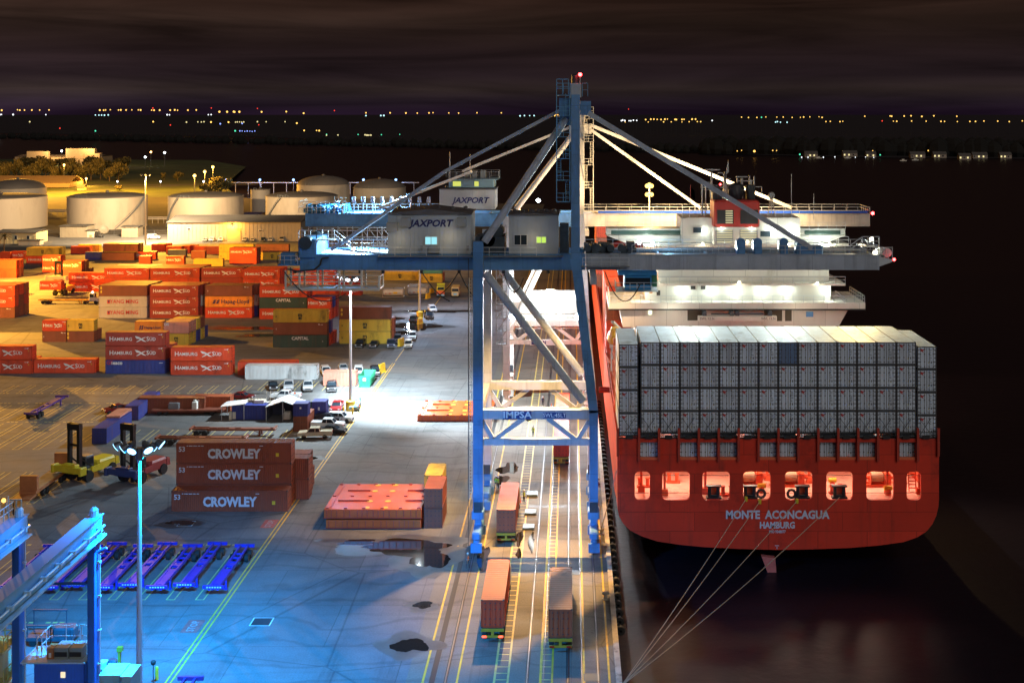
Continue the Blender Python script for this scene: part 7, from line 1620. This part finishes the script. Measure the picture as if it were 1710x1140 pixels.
# ------------------------------------------------------------------ city lights across the river
GC = {'a': glow('city_amber',(1,.56,.12),2.0), 'w': glow('city_white',(.9,.95,1),2), 'c': glow('city_cyan',(.55,.95,1),1.6), 'b': glow('city_blue',(.25,.35,1),2), 'r': glow('city_red',(1,.05,.03),1.5), 'g': glow('city_green',(.1,.9,.5),1.3), 'o': glow('city_orange',(1,.5,.1),3), 'y': glow('city_yellow',(1,.85,.4),1.0)}
CN = {'a':'amber','w':'white','c':'pale cyan','b':'blue','r':'red','g':'green','o':'bright orange','y':'pale yellow'}
_cl = {}
def city(px, py, c, Y, where, size=1.0):
    key = (c, Y, round(size,1))
    r = .74*size*Y/1281.0
    X, Z = PX(px,Y), PZ(py,Y); zb = -2.4
    b = MB(); b.tube((0,0,zb-Z),(0,0,-r*.6),r*.12,r*.08,5); b.k = 1; b.ball((0,0,0),r,7,5)
    o = put('distant_lamp', b.mesh('distant_lamp',[M_ink['black'],GC[c]]), None, (X,Y,Z))
    tag(o, 'tiny '+CN[c]+' lamp '+where, 'distant lamp', CN[c]+' lamps '+where)
random.seed(2)
def rowz(xs, y0, sc, ox_, oy_, c, Y, where, size=1.0):
    for x in xs: city(ox_+x*sc, oy_+(y0+random.uniform(-1.5,1.5))*sc, c, Y, where, size*random.uniform(.75,1.15))
k1 = .2924
rowz((10,100,113,140,182,227,280,570,592,603,630,677,690,720,753,790,803,866,880,912,972,998,1014,1073,1121),82,k1,0,160,'a',3400,'on the far horizon at left'); rowz((1253,1297,1335,1340,1367,1494,1635),92,k1,0,160,'a',3400,'on the far horizon at left',1.2); rowz((545,565,580,597,618),110,k1,0,160,'c',3000,'on the far shore at left'); rowz((0,8,75,262,955,968,1190,1206),108,k1,0,160,'w',3000,'on the far shore at left')
rowz((873,1207,1470),72,k1,0,160,'r',3400,'on the far horizon at left',.8); rowz((342,),187,k1,0,160,'r',2500,'on the dark water at left',.8); rowz((973,1478),168,k1,0,160,'r',2500,'on the far shore behind the left lamps',.8); rowz((545,1343),202,k1,0,160,'g',2400,'on the dark river at left'); rowz((1370,1383,1398,1412,1427,1440,1455),203,k1,0,160,'b',2500,'in a short row on the far shore',.8); rowz((1258,1383),160,k1,0,160,'b',2700,'on the far shore at left'); rowz((875,1205,1305),150,k1,0,160,'o',2700,'on the far shore at left',1.0); rowz((1065,1130,1150,1165,1345,1355,1368,1380,1392,1470,1520,1628,170),150,k1,0,160,'y',2700,'on the far shore at left'); rowz((1695,),157,k1,0,160,'a',2700,'on the far shore at left')
rowz((24,380,518,608,673,740,763,853,909,1014,1153),99,k1,500,160,'a',3400,'on the far horizon left of the crane mast'); rowz((380,465,482,1260,1285,1315,1340),114,k1,500,160,'c',3200,'on the far horizon left of the crane mast'); rowz((200,),86,k1,500,160,'r',3400,'on the far horizon left of the crane mast'); rowz((1440,1452,1464,1476,1488,1500),108,k1,500,160,'o',3300,'in the lit cluster left of the crane mast',.8); rowz((1440,1458,1470,1485),116,k1,500,160,'a',3300,'in the lit cluster left of the crane mast')
rowz((98,113,27),200,k1,500,160,'a',2500,'on the middle shore'); rowz((155,335,468,573),222,k1,500,160,'g',2500,'on the middle shore',.8); rowz((375,385,398,408,392,220,155),225,k1,500,160,'y',2500,'on the middle shore')
k2 = .427
rowz((605,632,665,700,743,768,803,835,848,872,908,920),84,k2,980,160,'a',3400,'on the far horizon at right',.8); rowz((1087,1186,1192,1241,1268,1310,1357,1447),80,k2,980,160,'a',3400,'on the upper far horizon at right'); rowz((935,952,990,1001,1199,1212,1270,1327,1385,1399,1449,1498,1520,1553,1607,1652,1703),100,k2,980,160,'a',3000,'in the lower row on the right horizon',.85); rowz((683,),84,k2,980,160,'g',3400,'on the far horizon at right',.8); rowz((738,745,757,783),103,k2,980,160,'c',3000,'on the far horizon at right',.8); rowz((1155,),100,k2,980,160,'r',3000,'in the lower row on the right horizon',.8); rowz((163,),52,k2,980,160,'r',3400,'above the lit cluster right of the mast',.8)
rowz((230,250,262,275,290,305,315,345,350,372,380,410,412,425),93,k2,980,160,'a',3200,'in the bright cluster right of the crane mast'); rowz((135,148,165,182,195,140,172,490),97,k2,980,160,'w',3200,'in the bright cluster right of the crane mast'); rowz((445,432,400,150,240,300,330,372),102,k2,980,160,'a',3200,'in the bright cluster right of the crane mast',.8)
rowz((12,30,70,103,120,290,350,372,365,305),196,k2,980,160,'w',2050,'on the shore seen through the stays',.7); rowz((52,88),200,k2,980,160,'b',2050,'on the shore seen through the stays'); rowz((178,),202,k2,980,160,'g',2050,'on the shore seen through the stays')
rowz((588,605,727,742,1000,1118,1335),215,k2,980,160,'a',1650,'on the nearer right shore',.8); city(980+655*k2,160+217*k2,'o',1650,'glowing alone on the nearer right shore',1.5); rowz((833,1147),230,k2,980,160,'g',1640,'on the nearer right shore'); rowz((840,865,905,925,970,1050,1090,1122),240,k2,980,160,'w',1620,'on the nearer right shore',.7)
# shore houses with lit windows, small moored boats
for i,(px,py,w) in enumerate(((1355,262,16),(1420,261,18),(1455,262,12),(1533,263,18),(1570,263,16),(1612,266,14),(1637,264,18),(1680,264,14))):
    Y = PY(py+1,-2.4); X = PX(px,Y); t = thing('shore_house','small house with lit windows on the right shore, '+ORD[i]+' from the left','house',(X,Y,-2.4),0,'houses on the right shore'); b = MB(); b.box(-w/2,w/2,0,9,0,4.5); wl = b.build('wall',mat('house_wall',(.3,.26,.22),.7),t)
    b = MB(); b.prism([(-.5,4.5),(4.5,8),(9.5,4.5)],-w/2-.5,w/2+.5,'x'); b.build('roof',M_wr,t)
    for k in range(3): b = MB(); b.box(-w/2+w*(k+.3)/3.2-.9,-w/2+w*(k+.3)/3.2+.9,-.1,-.003,1.6,3.6); b.build('window',GC['y'] if (k+i) % 3 else M_glass,wl)
for i,(px,py) in enumerate(((1367,264.5),(1415,264.5),(1508,269),(1528,268))):
    Y = PY(py,-3); t = thing('moored_boat','small pale boat moored off the right shore, '+ORD[i]+' from the left','boat',(PX(px,Y),Y,-3.2),0,'small boats off the right shore'); b = MB(); b.prism([(-4,1.1),(4.6,1.3),(3.4,0),(-3.6,0)],-1.3,1.3); b.build('hull',M_sup,t); b = MB(); b.bev(-1.5,1.5,-1,1,1.2,2.5,.2); b.build('cabin',M_sup,t)
# far tree line as one dark mass
random.seed(12); b = MB()
for (xa,ya_,xb,yb_,hmin,hmax) in ((1180,258,1900,266,14,26),(-600,221,1180,257,8,16)):
    n = 260
    for i in range(n):
        x = xa+(xb-xa)*(i+random.random())/n; y = ya_+(yb_-ya_)*(i/n)-.8-random.random()*2.0; Y = PY(y,-2.4); r = random.uniform(hmin,hmax)*.6
        b.lathe([(r*.7,0),(r,r*.5),(r*.8,r*1.1),(r*.3,r*1.5),(.05,r*1.65)],(PX(x,Y),Y+8,-2.6),7)
o = b.build('far_woodland',mat('far_leaf_dark',(.006,.006,.005),.95,var=.4,vs=.05),None); o['kind'] = 'stuff'
# ------------------------------------------------------------------ blue rubber-tyred gantry, front left
M_rt = mat('gantry_blue', (.12,.36,.62), .42, var=.08, vs=.4); M_rt2 = mat('gantry_dark_blue', (.03,.12,.42), .42, var=.08, vs=.4)
YR = 113.0; t = thing('rubber_tyred_gantry','blue rubber-tyred gantry crane cut by the lower left corner','gantry crane',(-45.5,YR,0))
def rt(o): o.location = (45.5,-YR,0); return o
ztop = 19.1
for X in (-49.0,-42.35):
    b = MB(); b.bev(X-.33,X+.33,YR,YR+1.35,1.5,ztop-1.9,.05); b.prism([(YR,ztop-4),(YR+1.35,ztop-4),(YR+1.35,ztop),(YR-1.5,ztop)],X-.33,X+.33,'x') if False else None; rt(b.build('leg',M_rt2,t))
    b = MB(); b.box(X-.45,X+.45,YR-26,YR+1.45,ztop-1.85,ztop); b.box(X-.62,X+.62,YR-26,YR+1.5,ztop+.003,ztop+.08); b.box(X-.62,X+.62,YR-26,YR+1.5,ztop-1.93,ztop-1.853); rt(b.build('girder',M_rt,t))
    b = MB(); b.tube((X+.75,YR-26,ztop-.9),(X+.75,YR+1.2,ztop-.9),.10,.10,8); b.box(X+.52,X+.98,YR-26,YR+1.2,ztop-1.75,ztop-1.6)
    for k in range(9): b.box(X+.47,X+.95,YR-24+k*3,YR-23.7+k*3,ztop-1.1,ztop-.75)
    b.bev(X-.3,X+.3,YR+.3,YR+1.2,ztop+.083,ztop+.85,.2); rt(b.build('cable_rail',mat('gantry_pale',(.35,.55,.70),.4),t))
    b = MB(); b.tube((X+.5,YR+.8,1.5),(X+.5,YR+.8,ztop-2),.07,.07,6)
    for z in range(3,16,3): b.box(X+.33,X+.6,YR+.6,YR+1.0,z,z+.15)
    rt(b.build('conduit',M_rail,t))
    for yy in (YR+.6,YR-24):
        for dx in (-1.0,1.0): o = put('wheel',wheel_mesh(.75,.6),t,(X+45.5+dx,yy-YR,.75))
        b = MB(); b.bev(X-1.8,X+1.8,yy-.4,yy+.4,1.3,1.9,.1); rt(b.build('bogie_beam',M_rt2,t))
b = MB(); b.tube((-48.7,YR+.7,13.2),(-42.7,YR+.7,13.2),.14,.14,8); b.tube((-42.0,YR+.7,16.0),(-41.2,YR+.7,16.4),.12,.12,8); b.beam((-49,YR+.7,2.2),(-42.4,YR+.7,2.2),.8,.9); rt(b.build('tie_beam',M_rt2,t))
b = MB(); ribbed(b,-47.2,-42.9,YR-.2,YR+2.4,2.7,6.55,.28,.05); mh = rt(b.build('machinery_house',mat('gantry_house_blue',(.04,.12,.50),.5,var=.06,vs=1),t))
b = MB(); b.box(-48.4,-42.75,YR-.4,YR+3.2,6.553,6.68); rt(b.build('house_roof',mat('roof_pale',(.42,.55,.66),.5,var=.15,vs=.8,dirt=(.55,.6,.62),ds=.8),t)); b = MB(); b.box(-44.9,-44.5,YR-.31,YR-.253,5.3,5.8); rt(b.build('lit_panel',glow('panel_cream',(1,.85,.55),.9),t))
for x0_,x1_ in ((-45.7,-44.45),(-44.38,-43.2)):
    b = MB(); b.bev(x0_,x1_,YR+.2,YR+1.9,6.685,7.7,.06); b.k = 1; b.box(x0_+.08,x1_-.08,YR+.15,YR+.197,6.95,7.35); rt(b.build('cooling_unit',[mat('unit_grey',(.20,.24,.24),.5),M_dark],t))
b = MB(); b.box(-46.35,-45.75,YR+.25,YR+1.4,6.685,7.65); b.k = 1; b.box(-46.15,-45.95,YR+.2,YR+.247,6.85,7.25); rt(b.build('control_box',[mat('box_rust',(.35,.14,.05),.6),M_wht],t))
b = MB(); b.rail([(-47.1,YR+3,6.69),(-42.9,YR+3,6.69)],1.9,1.2,.07); b.rail([(-47.1,YR,6.69),(-47.1,YR+3,6.69)],1.9,1.0,.07); b.rail([(-52,YR+1,ztop+.1),(-49.6,YR+1,ztop+.1)],1.2,.6,.07); b.rail([(-49.6,YR-6,ztop+.1),(-49.6,YR+1,ztop+.1)],1.2,1,.07); b.box(-51.5,-49.65,YR-6,YR+1,ztop-.05,ztop+.02); rt(b.build('handrail',M_rail,t))
b = MB(); b.tube((-49.9,YR+.6,ztop),(-49.9,YR+.6,ztop+1.9),.06); b.k = 1; b.ball((-50.3,YR+.6,ztop+1.5),.2,8,6); rt(b.build('beacon',[M_rail,glow('beacon_amber',(1,.5,.1),3)],t))
b = MB()
for z in (2.2,5.0,7.8,10.4): b.box(-51.6,-49.6,YR-1,YR+2.4,z,z+.1); b.rail([(-51.6,YR+2.3,z+.1),(-49.6,YR+2.3,z+.1)],1.1,.7,.08); b.rail([(-49.6,YR-1,z+.1),(-49.6,YR+2.3,z+.1)],1.1,.8,.08)
for x in (-51.5,-49.7): b.beam((x,YR+2.3,0),(x,YR+2.3,11.5),.14)
for z in (0,2.8,5.6): b.beam((-51.4,YR+1.5,z),(-49.8,YR+1.5,z+2.6),.5,.1)
rt(b.build('access_stair',mat('stair_yellow',(.50,.46,.16),.55,var=.15,vs=1),t)); b = MB(); b.bev(-51.6,-49.9,YR+.2,YR+2.0,2.3,4.4,.1); b.bev(-51.6,-50.2,YR+.2,YR+2.0,5.1,7.2,.1); rt(b.build('engine_cabinet',mat('cabinet_cream',(.46,.46,.30),.5,var=.1,vs=1),t))
# dark bomb cart behind the gantry and pale cabinets at its foot
X, Y = G(78,1080); t = thing('cargo_cart','dark open cart with a canopy frame behind the gantry','cart',(X,Y,.004)); b = MB(); b.box(-2.2,2.6,0,2.2,.6,.95); b.bev(.4,2.6,.3,1.9,.96,1.8,.2); b.box(-2.2,1.4,1.8,2.0,3.0,3.15); b.box(-2.2,.2,.2,.4,2.0,2.15); b.build('body',M_mach,t); b = MB()
for x,y,z in ((-2.1,.3,2.0),(.1,.3,2.0),(-2.1,1.9,3.0),(1.3,1.9,3.0)): b.beam((x,y,.95),(x,y,z),.09)
b.build('frame',M_mach,t); wheels(t,(-1.5,1.7),.9,.4,.3); 
for o in list(kids(t)):
    if o.name.startswith('wheel'): o.location.y += 1.1
for i,(xl,xr,y0,z1,lab) in enumerate(((166,200,1150,1.9,'pale flat-topped cabinet at the gantry\'s right leg'),(202,219,1158,1.5,'smaller pale cabinet beside the larger one at the gantry foot'))):
    Y = 111.5-i*1.2; X0_,X1_ = PX(xl,Y),PX(xr,Y); zz = PZ(1128+i*2,Y); t = thing('equipment_cabinet',lab,'cabinet',((X0_+X1_)/2,Y,.004),0,'pale cabinets at the gantry foot'); w = X1_-X0_; b = MB(); b.bev(-w/2,w/2,0,2.4,0,max(1.2,zz),.08); b.build('body',mat('cabinet_teal',(.22,.36,.40),.5,var=.1,vs=1),t); b = MB(); b.box(-w/2-.05,w/2+.05,-.05,2.45,max(1.2,zz)+.003,max(1.2,zz)+.08); b.build('lid',mat('lid_pale',(.5,.58,.6),.5,var=.2,vs=1.5),t)
X, Y = G(186,1122); t = thing('work_cart','small work cart with yellow upright behind the pale cabinets','cart',(X,Y,.004)); b = MB(); b.box(-1.4,1.2,-.6,.6,.35,.6); b.bev(-1.2,-.4,-.5,.5,.6,1.1,.08); b.build('deck',M_cage,t); b = MB(); b.box(.7,.9,-.2,.2,.6,2.4); b.box(.6,1.1,-.25,.25,2.1,2.5); b.build('upright',M_cyel,t); b = MB(); b.bev(-.3,.5,-.4,.4,.6,1.3,.15); b.build('engine',M_mach,t); wheels(t,(-.9,.8),.55,.28,.2)
X, Y = G(256,1142); t = thing('marker_post','thin post with dark round head right of the foreground mast','marker post',(X,Y,.004)); b = MB(); b.tube((0,0,0),(0,0,1.9),.05); b.build('post',M_head,t); b = MB(); b.ball((0,0,2.1),.26,10,6); b.build('head',M_dark,t)
